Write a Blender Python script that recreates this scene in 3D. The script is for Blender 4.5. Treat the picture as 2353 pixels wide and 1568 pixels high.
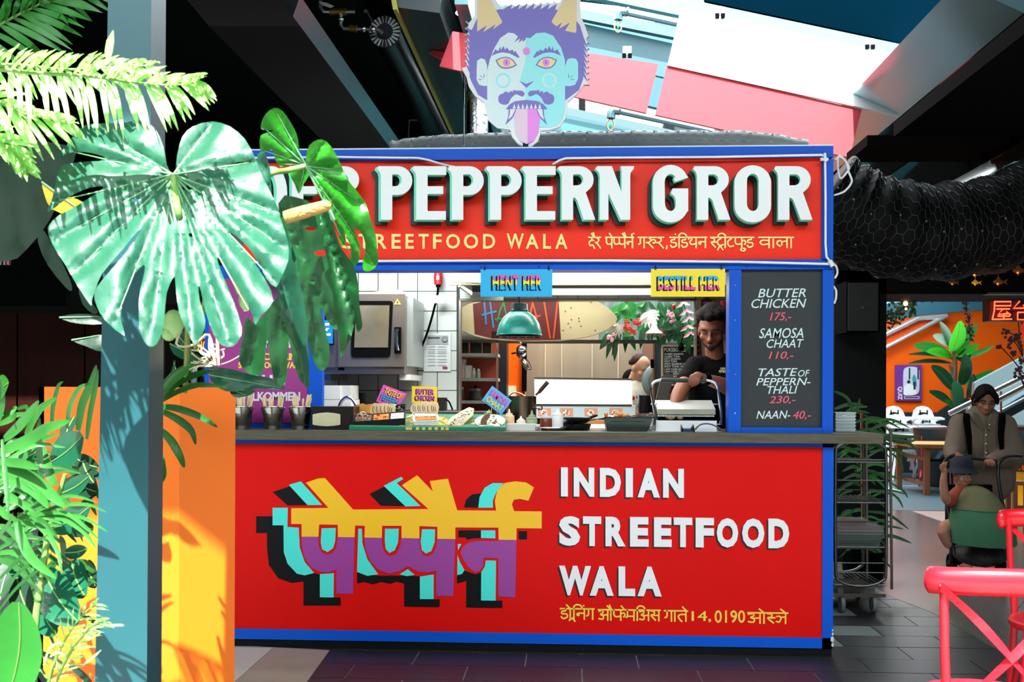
import bpy, bmesh, math, random
from mathutils import Vector, Matrix, Euler
random.seed(7)
S=bpy.context.scene
for o in list(bpy.data.objects): bpy.data.objects.remove(o)
COL=S.collection
# ------------------------------------------------------------ camera, sky, sun, exposure
F=2500.0; CX=1176.5; CY=900.0; CAM=Vector((0,-6.04,1.45)); PSI=.0536; RHO=.004
_f=Vector((-math.sin(PSI),math.cos(PSI),0)); _r0=Vector((math.cos(PSI),math.sin(PSI),0)); _u0=Vector((0,0,1))
RT=_r0*math.cos(RHO)+_u0*math.sin(RHO); UP=_u0*math.cos(RHO)-_r0*math.sin(RHO)
cd=bpy.data.cameras.new('camera'); cam=bpy.data.objects.new('camera',cd); COL.objects.link(cam)
cam.matrix_world=Matrix(((RT.x,UP.x,-_f.x,CAM.x),(RT.y,UP.y,-_f.y,CAM.y),(RT.z,UP.z,-_f.z,CAM.z),(0,0,0,1)))
cd.sensor_width=36; cd.lens=36*F/2353; cd.shift_y=(CY-784)/2353; cd.clip_start=.05; cd.clip_end=200
cd.dof.use_dof=True; cd.dof.focus_distance=6.0; cd.dof.aperture_fstop=7.0
S.camera=cam
w=bpy.data.worlds.new('sky'); S.world=w; w.use_nodes=True
bg=w.node_tree.nodes['Background']; bg.inputs[0].default_value=(.88,.96,1.0,1); bg.inputs[1].default_value=7.5
def light(name,kind,loc,energy,col=(1,1,1),size=.3,rot=(0,0,0),sy=None):
    l=bpy.data.lights.new(name,kind); l.energy=energy; l.color=col
    o=bpy.data.objects.new(name,l); COL.objects.link(o); o.location=loc; o.rotation_euler=rot
    if kind=='AREA':
        l.size=size
        if sy: l.shape='RECTANGLE'; l.size_y=sy
    elif kind=='SUN': l.angle=.009
    else: l.shadow_soft_size=size
    return o
SUN=Vector((-.06,-1.0,1.45)).normalized()
sun=light('sun','SUN',(0,0,9),22.0,(1,.97,.90)); sun.rotation_euler=SUN.to_track_quat('Z','Y').to_euler()
vs=S.view_settings; vs.view_transform='Standard'; vs.look='None'; vs.exposure=0.12; vs.gamma=1; vs.use_curve_mapping=False
# ------------------------------------------------------------ helpers
def at(px,py,Y=0.0):
    d=_f+RT*((px-CX)/F)+UP*(-(py-CY)/F); t=(Y-CAM.y)/d.y
    return CAM+d*t
def atz(px,py,Z=0.0):
    d=_f+RT*((px-CX)/F)+UP*(-(py-CY)/F); t=(Z-CAM.z)/d.z
    return CAM+d*t
def mpp(Y): return (Y-CAM.y)/F           # metres per photo pixel at depth Y
def lin(h):
    h=h.lstrip('#'); c=[int(h[i:i+2],16)/255 for i in (0,2,4)]
    return tuple((x/12.92 if x<=.04045 else ((x+.055)/1.055)**2.4) for x in c)+(1,)
MATS={}
def mat(name,hexc,rough=.5,metal=0,noise=0,scale=8,hex2=None,bump=0,bscale=60,emit=0,stretch=None,spec=None,alpha=None,trans=0,sub=0,coat=0):
    if name in MATS: return MATS[name]
    m=bpy.data.materials.new(name); m.use_nodes=True; nt=m.node_tree; b=nt.nodes['Principled BSDF']
    c=lin(hexc); b.inputs['Base Color'].default_value=c; b.inputs['Roughness'].default_value=rough; b.inputs['Metallic'].default_value=metal
    if spec is not None: b.inputs['Specular IOR Level'].default_value=spec
    if trans: b.inputs['Transmission Weight'].default_value=trans
    if coat: b.inputs['Coat Weight'].default_value=coat
    if emit: b.inputs['Emission Color'].default_value=c; b.inputs['Emission Strength'].default_value=emit
    if alpha is not None: b.inputs['Alpha'].default_value=alpha
    tc=nt.nodes.new('ShaderNodeTexCoord'); vec=tc.outputs['Object']
    if stretch:
        mp=nt.nodes.new('ShaderNodeMapping'); mp.inputs['Scale'].default_value=stretch; nt.links.new(vec,mp.inputs[0]); vec=mp.outputs[0]
    nz=nt.nodes.new('ShaderNodeTexNoise'); nz.inputs['Scale'].default_value=scale; nz.inputs['Detail'].default_value=5; nt.links.new(vec,nz.inputs[0])
    if noise:
        cr=nt.nodes.new('ShaderNodeValToRGB'); e=cr.color_ramp.elements
        e[0].position=.5-.25/max(noise,.3)*.6; e[1].position=.5+.25/max(noise,.3)*.6
        c2=lin(hex2) if hex2 else tuple(x*(1-noise) for x in c[:3])+(1,)
        e[0].color=c2; e[1].color=c; nt.links.new(nz.outputs['Fac'],cr.inputs[0]); nt.links.new(cr.outputs[0],b.inputs['Base Color'])
    if bump:
        n2=nt.nodes.new('ShaderNodeTexNoise'); n2.inputs['Scale'].default_value=bscale; nt.links.new(vec,n2.inputs[0])
        bp=nt.nodes.new('ShaderNodeBump'); bp.inputs['Strength'].default_value=bump; bp.inputs['Distance'].default_value=.01
        nt.links.new(n2.outputs['Fac'],bp.inputs['Height']); nt.links.new(bp.outputs[0],b.inputs['Normal'])
    if sub:  # thin leaf: let light through
        tr=nt.nodes.new('ShaderNodeBsdfTranslucent'); tr.inputs[0].default_value=tuple(min(1,x*1.6+.02) for x in c[:3])+(1,)
        mx=nt.nodes.new('ShaderNodeMixShader'); mx.inputs[0].default_value=sub
        out=nt.nodes['Material Output']; nt.links.new(b.outputs[0],mx.inputs[1]); nt.links.new(tr.outputs[0],mx.inputs[2]); nt.links.new(mx.outputs[0],out.inputs[0])
    MATS[name]=m; return m
class MB:
    def __init__(s): s.v=[]; s.f=[]; s.m=[]
    def add(s,vs,fs,m=0):
        k=len(s.v); s.v+= [tuple(p) for p in vs]; s.f+=[tuple(i+k for i in f) for f in fs]; s.m+=[m]*len(fs); return s
    def box(s,x0,x1,y0,y1,z0,z1,m=0):
        return s.add([(x0,y0,z0),(x1,y0,z0),(x1,y1,z0),(x0,y1,z0),(x0,y0,z1),(x1,y0,z1),(x1,y1,z1),(x0,y1,z1)],
            [(0,3,2,1),(4,5,6,7),(0,1,5,4),(1,2,6,5),(2,3,7,6),(3,0,4,7)],m)
    def hexa(s,a,b,m=0):   # a: 4 pts, b: 4 pts
        return s.add(list(a)+list(b),[(0,3,2,1),(4,5,6,7),(0,1,5,4),(1,2,6,5),(2,3,7,6),(3,0,4,7)],m)
    def bar(s,p,q,w,h,m=0,up=(0,0,1)):
        p=Vector(p); q=Vector(q); d=(q-p).normalized(); u=Vector(up)
        if abs(d.dot(u))>.95: u=Vector((0,1,0))
        r=d.cross(u).normalized()*(w/2); u2=r.cross(d).normalized()*(h/2)
        return s.hexa([p-r-u2,p+r-u2,p+r+u2,p-r+u2],[q-r-u2,q+r-u2,q+r+u2,q-r+u2],m)
    def tube(s,pts,r,n=8,m=0,cap=True,closed=False):
        pts=[Vector(p) for p in pts]; N=len(pts); R=r if isinstance(r,(list,tuple)) else [r]*N
        vs=[]; fs=[]; pu=None
        for i,p in enumerate(pts):
            a=pts[max(i-1,0)] if not closed else pts[i-1]; b=pts[min(i+1,N-1)] if not closed else pts[(i+1)%N]
            d=(b-a).normalized() if (b-a).length>1e-9 else Vector((0,0,1))
            u=pu if pu is not None else (Vector((0,0,1)) if abs(d.z)<.9 else Vector((1,0,0)))
            x=d.cross(u)
            if x.length<1e-5: x=d.cross(Vector((1,.3,0)))
            x.normalize(); y=x.cross(d).normalized(); pu=y
            for k in range(n):
                t=2*math.pi*k/n; vs.append(p+x*math.cos(t)*R[i]+y*math.sin(t)*R[i])
        for i in range(N-1 if not closed else N):
            j=(i+1)%N
            for k in range(n):
                k2=(k+1)%n; fs.append((i*n+k,i*n+k2,j*n+k2,j*n+k))
        if cap and not closed: fs.append(tuple(range(n))); fs.append(tuple((N-1)*n+k for k in range(n)))
        return s.add(vs,fs,m)
    def lathe(s,prof,c,n=20,m=0,axis='z',sx=1,sy=1):
        c=Vector(c); vs=[]; fs=[]
        for r,z in prof:
            for k in range(n):
                t=2*math.pi*k/n; a=r*math.cos(t)*sx; b=r*math.sin(t)*sy
                vs.append(c+(Vector((a,b,z)) if axis=='z' else Vector((a,z,b)) if axis=='y' else Vector((z,a,b))))
        for i in range(len(prof)-1):
            for k in range(n): fs.append((i*n+k,i*n+(k+1)%n,(i+1)*n+(k+1)%n,(i+1)*n+k))
        if prof[0][0]>1e-6: fs.append(tuple(range(n)))
        if prof[-1][0]>1e-6: fs.append(tuple((len(prof)-1)*n+k for k in range(n)))
        return s.add(vs,fs,m)
    def sph(s,c,r,n=12,m=0,rot=None):
        if not isinstance(r,(tuple,list)): r=(r,r,r)
        c=Vector(c); vs=[]; fs=[]; h=max(4,n//2+1)
        for i in range(1,h):
            a=math.pi*i/h
            for k in range(n):
                t=2*math.pi*k/n; p=Vector((r[0]*math.sin(a)*math.cos(t),r[1]*math.sin(a)*math.sin(t),r[2]*math.cos(a)))
                vs.append(c+(rot@p if rot else p))
        A=len(vs); tp=Vector((0,0,r[2])); vs.append(c+(rot@tp if rot else tp)); vs.append(c-(rot@tp if rot else tp))
        for i in range(h-2):
            for k in range(n): fs.append((i*n+k,i*n+(k+1)%n,(i+1)*n+(k+1)%n,(i+1)*n+k))
        for k in range(n):
            fs.append((A,(k+1)%n,k)); fs.append((A+1,(h-2)*n+k,(h-2)*n+(k+1)%n))
        return s.add(vs,fs,m)
    def blade(s,pts,wid,side=None,fold=.15,m=0,th=0):
        """leaf ribbon through pts with widths wid; V fold"""
        pts=[Vector(p) for p in pts]; N=len(pts); vs=[]; fs=[]
        for i,p in enumerate(pts):
            d=(pts[min(i+1,N-1)]-pts[max(i-1,0)]).normalized()
            sd=Vector(side) if side is not None else d.cross(Vector((0,-1,.2)))
            sd=(sd-d*sd.dot(d))
            if sd.length<1e-4: sd=d.cross(Vector((0,0,1)))
            sd.normalize(); nn=sd.cross(d).normalized(); W=wid[i]/2 if isinstance(wid,(list,tuple)) else wid/2*math.sin(math.pi*min(.97,max(.06,i/(N-1))))**.7
            vs+=[p-sd*W+nn*W*fold,p,p+sd*W+nn*W*fold]
        for i in range(N-1):
            a=3*i; fs+=[(a,a+1,a+4,a+3),(a+1,a+2,a+5,a+4)]
        return s.add(vs,fs,m)
    def poly(s,pts,off,m=0):
        pts=[Vector(p) for p in pts]; off=Vector(off); n=len(pts)
        fs=[tuple(range(n)),tuple(range(2*n-1,n-1,-1))]+[(i,(i+1)%n,n+(i+1)%n,n+i) for i in range(n)]
        return s.add(pts+[p+off for p in pts],fs,m)
    def mesh(s,name,mats,smooth=None):
        me=bpy.data.meshes.new(name); me.from_pydata(s.v,[],s.f)
        for m in (mats if isinstance(mats,(list,tuple)) else [mats]): me.materials.append(m)
        me.polygons.foreach_set('material_index',s.m)
        b=bmesh.new(); b.from_mesh(me); bmesh.ops.recalc_face_normals(b,faces=b.faces); b.to_mesh(me); b.free()
        if smooth is not None: smoothen(me,smooth)
        return me
def smoothen(me,ang=40):
    me.polygons.foreach_set('use_smooth',[True]*len(me.polygons))
    try: me.set_sharp_from_angle(angle=math.radians(ang))
    except Exception: pass
def wl(p):                                  # world location of a parent chain
    v=Vector((0,0,0))
    while p: v=v+p.location; p=p.parent
    return v
def link(name,me,parent=None,label=None,kind=None):
    o=bpy.data.objects.new(name,me); COL.objects.link(o)
    if parent: o.parent=parent; o.location=-wl(parent)
    if label: o['label']=label
    if kind: o['kind']=kind
    return o
def part(name,mb,mats,parent=None,smooth=None,label=None,kind=None): return link(name,mb.mesh(name,mats,smooth),parent,label,kind)
def mark(o,label,cat,group=None,kind=None):
    o['label']=label; o['category']=cat
    if group: o['group']=group
    if kind: o['kind']=kind
    return o
def thing(name,label,cat,loc=(0,0,0),group=None):
    o=bpy.data.objects.new(name,None); COL.objects.link(o); o.location=loc; o.empty_display_size=.1
    return mark(o,label,cat,group)
def single(name,mb,mats,label,cat,group=None,smooth=None,kind=None):
    return mark(part(name,mb,mats,None,smooth),label,cat,group,kind)
def struct(name,mb,mats,parent=None,smooth=None,label=None):
    o=part(name,mb,mats,parent,smooth,label)
    if not parent: o['kind']='structure'
    return o
def dup(root,loc,rotz=None,label=None,mats=None):
    def cp(o,p):
        c=o.copy(); COL.objects.link(c)
        if p: c.parent=p
        for ch in list(o.children): cp(ch,c)
        return c
    r=cp(root,None); r.location=loc
    if rotz is not None: r.rotation_euler=(0,0,rotz)
    if label: r['label']=label
    return r
def eval_mesh(ob):
    COL.objects.link(ob); dg=bpy.context.evaluated_depsgraph_get(); dg.update()
    me=bpy.data.meshes.new_from_object(ob.evaluated_get(dg)); COL.objects.unlink(ob); return me
def curve_mesh(loops,th,bev=0):
    c=bpy.data.curves.new('c','CURVE'); c.dimensions='2D'; c.fill_mode='BOTH'; c.extrude=th/2; c.resolution_u=1
    for lp in loops:
        sp=c.splines.new('POLY'); sp.points.add(len(lp)-1); sp.use_cyclic_u=True
        for i,p in enumerate(lp): sp.points[i].co=(p[0],p[1],0,1)
    o=bpy.data.objects.new('c',c); me=eval_mesh(o); bpy.data.objects.remove(o); bpy.data.curves.remove(c); return me
def flat(name,loops,Y,th,m,parent=None,tf=None,label=None):
    """flat piece standing in the plane Y (front face at Y-th); loops in photo pixels (even-odd holes)"""
    if loops and not isinstance(loops[0][0],(tuple,list)): loops=[loops]
    L=[]
    for lp in loops:
        q=[]
        for p in lp:
            if tf: p=tf(p)
            w_=at(p[0],p[1],Y); q.append((w_.x,w_.z))
        L.append(q)
    me=curve_mesh(L,th)
    for v in me.vertices: x,z,d=v.co; v.co=(x,Y-th/2-d,z)
    me.materials.clear(); me.materials.append(m); me.name=name
    me.transform(Matrix.Identity(4)); me.update(); b=bmesh.new(); b.from_mesh(me); bmesh.ops.remove_doubles(b,verts=b.verts,dist=1e-6); bmesh.ops.recalc_face_normals(b,faces=b.faces); b.to_mesh(me); b.free()
    return link(name,me,parent,label)
_tc={}
def text_mesh(s,bold=0,shear=0,th=.1,res=3,space=1.0):
    c=bpy.data.curves.new('t','FONT'); c.body=s; c.offset=bold; c.shear=shear; c.extrude=th/2; c.resolution_u=res; c.space_character=space
    o=bpy.data.objects.new('t',c); me=eval_mesh(o); bpy.data.objects.remove(o); bpy.data.curves.remove(c); return me
def text(name,s,quad,Y,th,m,parent=None,bold=.03,shear=0,space=1.0,label=None,clip=None):
    """lettering stretched over quad = (x0,y0,x1,y1) or 4 corners TL,TR,BR,BL (photo pixels) in plane Y"""
    if len(quad)==4 and not isinstance(quad[0],(tuple,list)): x0,y0,x1,y1=quad; quad=[(x0,y0),(x1,y0),(x1,y1),(x0,y1)]
    me=text_mesh(s,bold,shear,.1,space=space)
    xs=[v.co.x for v in me.vertices]; ys=[v.co.y for v in me.vertices]
    if not xs: return None
    a,b,c,d=min(xs),max(xs),min(ys),max(ys)
    (ax,ay),(bx,by),(cx,cy),(dx,dy)=quad
    for v in me.vertices:
        u=(v.co.x-a)/(b-a); t=(v.co.y-c)/(d-c)
        X=(dx*(1-u)+cx*u)*(1-t)+(ax*(1-u)+bx*u)*t; Yp=(dy*(1-u)+cy*u)*(1-t)+(ay*(1-u)+by*u)*t
        p=at(X,Yp,Y); p.y=Y-th if v.co.z>0 else Y; v.co=p
    me.materials.clear(); me.materials.append(m); me.name=name
    b_=bmesh.new(); b_.from_mesh(me); bmesh.ops.recalc_face_normals(b_,faces=b_.faces); b_.to_mesh(me); b_.free()
    return link(name,me,parent,label)
def pbox(mb,x0,y0,x1,y1,Y0,Y1,m=0):
    """axis box whose front face (plane Y0) covers the photo rectangle"""
    a=at(x0,(y0+y1)/2,Y0); b=at(x1,(y0+y1)/2,Y0); xm=(x0+x1)/2
    return mb.box(a.x,b.x,Y0,Y1,at(xm,y1,Y0).z,at(xm,y0,Y0).z,m)
def strokes(mb,lines,Y,wpx,tf=None,dy=.004,m=0):
    """painted strokes as flat ribbons (photo pixels) standing dy proud of plane Y"""
    for k,ln in enumerate(lines):
        pts=[tf(p) if tf else p for p in ln]; n=len(pts); L=[];R=[]
        for i in range(n):
            a=pts[max(i-1,0)]; b=pts[min(i+1,n-1)]; dx,dyy=b[0]-a[0],b[1]-a[1]; l=math.hypot(dx,dyy) or 1
            nx,ny=-dyy/l*wpx/2,dx/l*wpx/2
            ex=0
            if i==0: ex=-wpx*.3
            if i==n-1: ex=wpx*.3
            px,py=pts[i][0]+dx/l*ex,pts[i][1]+dyy/l*ex
            L.append((px+nx,py+ny)); R.append((px-nx,py-ny))
        off=dy+.0006*(k%5)
        vs=[]
        for i in range(n): vs+=[at(*L[i],Y)-Vector((0,off,0)),at(*R[i],Y)-Vector((0,off,0))]
        mb.add(vs,[(2*i,2*i+1,2*i+3,2*i+2) for i in range(n-1)],m)
    return mb
def spl(pts,k=4):
    """Catmull-Rom refinement of a polyline (2D or 3D tuples)"""
    out=[]; n=len(pts)
    for i in range(n-1):
        p0=pts[max(i-1,0)];p1=pts[i];p2=pts[i+1];p3=pts[min(i+2,n-1)]
        for j in range(k):
            t=j/k; out.append(tuple(.5*((2*b)+(-a+c)*t+(2*a-5*b+4*c-d)*t*t+(-a+3*b-3*c+d)*t**3) for a,b,c,d in zip(p0,p1,p2,p3)))
    out.append(tuple(pts[-1])); return out
def cspl(pts,k=3):
    n=len(pts); out=[]
    for i in range(n):
        p0=pts[i-1];p1=pts[i];p2=pts[(i+1)%n];p3=pts[(i+2)%n]
        for j in range(k):
            t=j/k; out.append(tuple(.5*((2*b)+(-a+c)*t+(2*a-5*b+4*c-d)*t*t+(-a+3*b-3*c+d)*t**3) for a,b,c,d in zip(p0,p1,p2,p3)))
    return out
def ell(cx,cy,rx,ry,n=24,a0=0,a1=360): return [(cx+rx*math.cos(math.radians(a0+(a1-a0)*i/n)),cy+ry*math.sin(math.radians(a0+(a1-a0)*i/n))) for i in range(n if a1-a0==360 else n+1)]
# ------------------------------------------------------------ materials
RED=mat('red_paint','#e30c08',.42,spec=.15,noise=.12,scale=3,bump=.03,bscale=140)
BLUE=mat('blue_paint','#0459d2',.42,spec=.2,noise=.1,scale=5,bump=.02,bscale=90)
BLACKP=mat('black_paint','#070b0d',.5,spec=.2); DARK=mat('dark_metal','#060708',.5,spec=.2); BLK=mat('black_matte','#030404',.85,spec=.05)
WHITEP=mat('white_paint','#f2f4f5',.4,noise=.05,scale=6); WHITE=mat('white_plastic','#eef0f0',.35)
YEL=mat('yellow_paint','#f7d84a',.45); AMB=mat('amber_paint','#f9c21e',.4); TEALP=mat('turquoise_paint','#46e6d8',.4); PURP=mat('purple_paint','#9a3c96',.4)
STEEL=mat('steel','#b9b6ae',.28,1,noise=.15,scale=4,stretch=(1,1,12)); CHROME=mat('chrome','#dfe3e6',.12,1); DSTEEL=mat('dark_steel','#6f6a62',.35,1,noise=.2,scale=5)
TEAL=mat('teal_steel','#1f5c63',.35,noise=.08,scale=3); GRN=mat('green_paint','#0c8a5c',.45)
WOODD=mat('dark_wood','#3d3a2c',.55,noise=.55,scale=6,hex2='#5f5a44',stretch=(1,8,14),bump=.25,bscale=30)
WOOD=mat('pine_wood','#a9713f',.5,noise=.35,scale=5,stretch=(6,6,1)); WOODL=mat('light_wood','#e2cfa0',.55,noise=.15,scale=8)
ORANGE=mat('orange_paint','#fb6206',.5,spec=.2,noise=.06,scale=2); PINKP=mat('pink_paint','#f04fb4',.4); CYANP=mat('cyan_paint','#12b4ec',.4); YELP=mat('sun_yellow','#fbe022',.4)
NEON=mat('neon_red','#ff3a20',.4,emit=7); BULB=mat('warm_bulb','#ffb060',.4,emit=9); LED=mat('white_tube','#f2f8ff',.3,coat=.3)
CREAM=mat('cream','#efe3b8',.6); SKIN=mat('skin_brown','#8a5138',.5,noise=.12,scale=20); SKINP=mat('skin_pale','#d9a283',.5,noise=.1,scale=20); HAIR=mat('black_hair','#050505',.7,spec=.2,bump=.6,bscale=120); HAIRB=mat('brown_hair','#2e2014',.6,spec=.2,bump=.5,bscale=140)
BTEE=mat('black_cloth','#060607',.9,spec=.1,bump=.2,bscale=200); GLASS=mat('glass','#dff2f4',.06,trans=.9,alpha=.35)
# ------------------------------------------------------------ the hall (setting)
TILE=mat('slate_tile','#222428',.38,noise=.3,scale=7,hex2='#2a2f32',bump=.12,bscale=120)
TILE2=mat('slate_tile_warm','#262326',.38,noise=.3,scale=7,hex2='#2f2f34',bump=.12,bscale=120)
GROUT=mat('pale_grout','#79807e',.9); POL=mat('polished_screed','#6d6360',.22,noise=.25,scale=2,hex2='#5a5352')
BLUEF=mat('grey_blue_boards','#4d6873',.42,noise=.2,scale=3,stretch=(1,10,1)); CONC=mat('pale_concrete','#b5ab9c',.7,noise=.3,scale=4,bump=.1)
floor=struct('floor',MB().box(-9,9,-13,18,-.10,-.004),GROUT)
rb=random.Random(3)
def fx(px,py): p=atz(px,py,0); return p
tw,tdp=.60,.29
k=0
tm=[MB().box(0,tw-.008,0,tdp-.008,-.02,0).mesh('tile',t) for t in (TILE,TILE2)]
# edge between tiles and the polished screed runs from behind the rack towards the lower right
e0=atz(2046,1355,0); e1=atz(2353,1530,0)
def edge_x(y):
    t=(y-e0.y)/(e1.y-e0.y); return e0.x+(e1.x-e0.x)*t
for j in range(-14,9):
    y=j*tdp-.02
    for i in range(-8,9):
        x=i*tw+(.3 if j%2 else 0)+.07
        if x+tw<-1.45 or x>edge_x(y+.15)-.05: continue
        if y>.1 and x<1.3: continue
        if y<-3.2 and abs(x)>1.5: continue
        o=link('tile',tm[rb.random()<.45],floor); o.location=(x,y,rb.uniform(.0005,.002)); k+=1
pol=struct('floor_polished',MB().poly([(edge_x(-4),-4,0),(8.5,-4,0),(8.5,7.6,0),(edge_x(1.3)-1.3,7.6,0),(edge_x(1.3),1.3,0)],(0,0,-.02)),POL)
pol.location.z=.003
bl=MB()
struct('floor_far',MB().box(.8,8.6,7.6,15.0,-.03,-.004),GROUT)
fb=bpy.data.objects['floor_far']; bm_=MB().box(0,7.6,0,.235,-.02,.004).mesh('plank',BLUEF)
for j in range(31):
    o=link('plank',bm_,fb); o.location=(.9,7.62+j*.24,0)
a=atz(620,1490,0)
struct('trim_1',MB().poly([fx(430,1480),fx(757,1497),fx(690,1590),fx(420,1600)],(0,0,.006)),CONC)
single('floor_mat',MB().poly([fx(430,1490)+Vector((0,0,.007)),fx(626,1494)+Vector((0,0,.007)),fx(535,1575)+Vector((0,0,.007)),fx(410,1585)+Vector((0,0,.007))],(0,0,.004)),mat('white_sheet','#c9ccc6',.7),
  'pale grey sheet lying on the floor beside the orange planter','mat')
# walls
WALLD=mat('near_black_wall','#050607',.7,spec=.1,noise=.3,scale=2); WALLW=mat('dark_red_wood','#2c0d06',.5,spec=.15,noise=.4,scale=3,stretch=(6,6,1))
struct('wall_left',MB().box(-8.6,-8.4,-12,16,-.02,7),WALLD)
struct('wall_right',MB().box(8.4,8.6,-12,16,-.02,7),WALLD)
struct('wall_back_left',MB().box(-8.4,1.9,14.6,14.8,-.02,7),WALLD)
struct('wall_back',MB().box(1.9,8.4,14.12,14.8,-.02,3.7),ORANGE)
struct('wall_back_upper',MB().box(1.9,8.4,14.12,14.8,3.7,7),mat('dark_teal_cladding','#0c2228',.6,spec=.2))
struct('wall_sky_block',MB().box(-8.6,8.6,-12.2,-12.0,-.02,5.6),WALLD)  # added behind the camera to cut low sky light
# warm dark cladding boards behind the plants
wp=struct('wall_cladding',MB().box(-7.2,-2.2,5.08,5.2,-.01,3.2),DARK)
for i in range(7):
    x=-7.2+i*.72; o=struct('panel',MB().box(x,x+.70,5.03,5.08,0,2.25 if i else 2.1),WALLW,wp)
# dark service core left of the passage, with a recessed panel
core=MB(); pbox(core,1917,622,2036,1330,3.4,4.6); struct('wall_core',core,mat('dark_green_grey','#090f11',.6,noise=.3,scale=3,spec=.15))
struct('ceiling_hall_sun_block',MB().box(1.9,8.35,8.6,14.1,3.85,3.95),mat('dark_soffit','#050505',.9,spec=.05))  # added out of view to keep the sun off the orange wall
# low bulkhead over the passage and the big dark mass above it
zlo=at(2150,676,3.4).z
struct('ceiling_bulkhead',MB().box(at(1925,640,3.4).x,7.5,3.4,4.2,zlo,3.2),WALLD)
struct('ceiling_passage',MB().box(2.35,8.3,2.75,3.4,3.42,3.5),mat('dark_soffit','#050505',.9,spec=.05))
struct('ceiling_low_right',MB().box(at(2010,640,.6).x+.5,8.3,-3.4,1.95,3.3,3.4),mat('dark_soffit_matt','#050505',.9,spec=.05))  # carried forward out of view to shade the passage
# slab added out of view above the stall; its edges shape the sunlight
struct('ceiling_sun_block',MB().box(-8.4,8.4,-5.1,2.0,5.2,5.4),WALLD)
struct('ceiling_left',MB().box(-8.4,-1.25,2.0,14.6,5.75,5.9),WALLD)
wood=MB()
for i in range(16):
    y=5.2+i*.22
    pass
cw=struct('ceiling_slatted',MB().box(3.0,8.3,5.5,8.0,3.0,3.04),mat('walnut','#5b3216',.5))
sl=MB().box(0,5.2,0,.13,-.05,0).mesh('slat',mat('walnut_slat','#8a4c22',.5,noise=.2,scale=6,stretch=(1,12,1)))
for i in range(11):
    o=link('slat',sl,cw); o.location=(3.05,5.52+i*.22,3.0)
# ---------------- steel roof: long purlins running into the depth
BEAM=mat('black_green_beam','#0a1012',.4,noise=.2,scale=2); BEAMG=mat('graphite_beam','#25272b',.35); TB=mat('teal_beam','#22505a',.4,noise=.06,scale=2); RIM=mat('yellow_edge','#8d8a2c',.5)
def deep(name,a,b,Ya,Yb,th,mt,down=(0,0,-.3),label=None):
    """beam whose visible face runs from photo points a[0],a[1] at depth Ya to b[0],b[1] at depth Yb"""
    P=[at(*a[0],Ya),at(*a[1],Ya),at(*b[1],Yb),at(*b[0],Yb)]
    return struct(name,MB().poly(P,th),mt,label=label)
VPX,VPY=1310,900
def vp(p,Y0,Y1):
    """photo point of the line through p (at depth Y0) running along +Y, seen at depth Y1"""
    w_=at(*p,Y0); w_.y=Y1; return w_
def long_beam(name,pts,Y0,Y1,mt):
    A=[vp(p,Y0,Y0) for p in pts]; B=[vp(p,Y0,Y1) for p in pts]; n=len(A)
    mb=MB(); mb.add(A+B,[tuple(range(n)),tuple(range(2*n-1,n-1,-1))]+[(i,(i+1)%n,n+(i+1)%n,n+i) for i in range(n)])
    return struct(name,mb,mt)
long_beam('beam_1',[(380,-60),(600,-60),(690,60),(480,60)],2.0,13.5,mat('brown_grey_panel','#2a2627',.4,spec=.2))
long_beam('beam_2',[(640,-10),(690,-10),(660,75),(600,60)],2.4,13.5,mat('blue_grey_beam','#12242a',.4))
long_beam('beam_3',[(905,-40),(1020,-40),(1010,30),(908,16)],4.0,13.2,mat('teal_black_beam','#0e2226',.35))
long_beam('beam_4',[(894,-30),(903,-30),(912,22),(903,22)],3.9,13.1,RIM)
long_beam('beam_5',[(1040,-90),(1075,-90),(1075,10),(1045,10)],4.2,13.2,mat('teal_edge_beam','#25535c',.35))
# right hand mirror-finish edge beams of the skylight
MIR=mat('black_mirror','#0b0d0e',.08,.9); MIRW=mat('polished_panel','#9aa5a8',.06,1.0)
long_beam('beam_6',[(2353,30),(2500,-100),(2600,60),(2420,140)],1.6,10.5,MIR)
long_beam('beam_7',[(2420,140),(2600,60),(2660,200),(2470,260)],1.7,10.4,mat('polished_dark_panel','#2c3335',.05,1.0))
long_beam('beam_8',[(2200,-40),(2340,-40),(2500,-100),(2353,30)],1.6,10.4,mat('pale_teal_panel','#a8dce6',.2,.3))
# ---------------- sloped skylight: frames, glass, teal rafters falling to the right
fr=MB(); SK=struct('window_1',MB().poly([at(1030,-60,9.5),at(2330,90,9.5),at(2330,112,9.5),at(1030,-36,9.5)],(0,.1,0)),TB)
def raft(x0,y0,x1,y1,h,Y,d=.12,mt=TB,name='skylight_bar'):
    return struct(name,MB().poly([at(x0,y0,Y),at(x1,y1,Y),at(x1,y1+h,Y),at(x0,y0+h,Y)],(0,d,0)),mt,SK)
raft(1040,-10,2330,215,26,9.3)
for (x0,y0,x1,y1,h,Y,mt) in [(1330,52,1600,112,82,8.6,TB),(1240,250,1800,372,90,7.75,TB),(1330,30,1580,60,12,8.6,TB),(1060,70,1980,290,70,8.2,TB),(1200,240,1900,400,60,7.9,TB),(1250,-90,2353,140,60,6.5,mat('pale_teal','#4d7f88',.4)),
    (1040,30,1420,110,30,8.7,mat('steel_rail','#3a5256',.35)),(1330,20,1560,66,22,8.4,mat('steel_rail','#3a5256',.35)),(1090,200,2100,420,18,8.0,mat('steel_rail','#3a5256',.35)),(1290,270,1700,350,30,7.4,mat('mid_teal','#24606a',.4))]:
    raft(x0,y0,x1,y1,h,Y,.12,mt)
gl=MB()
for Y,z in ((10.2,0),):
    pass
GL=mat('skylight_glass','#eaf6f8',.05,trans=1,alpha=.25)
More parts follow.
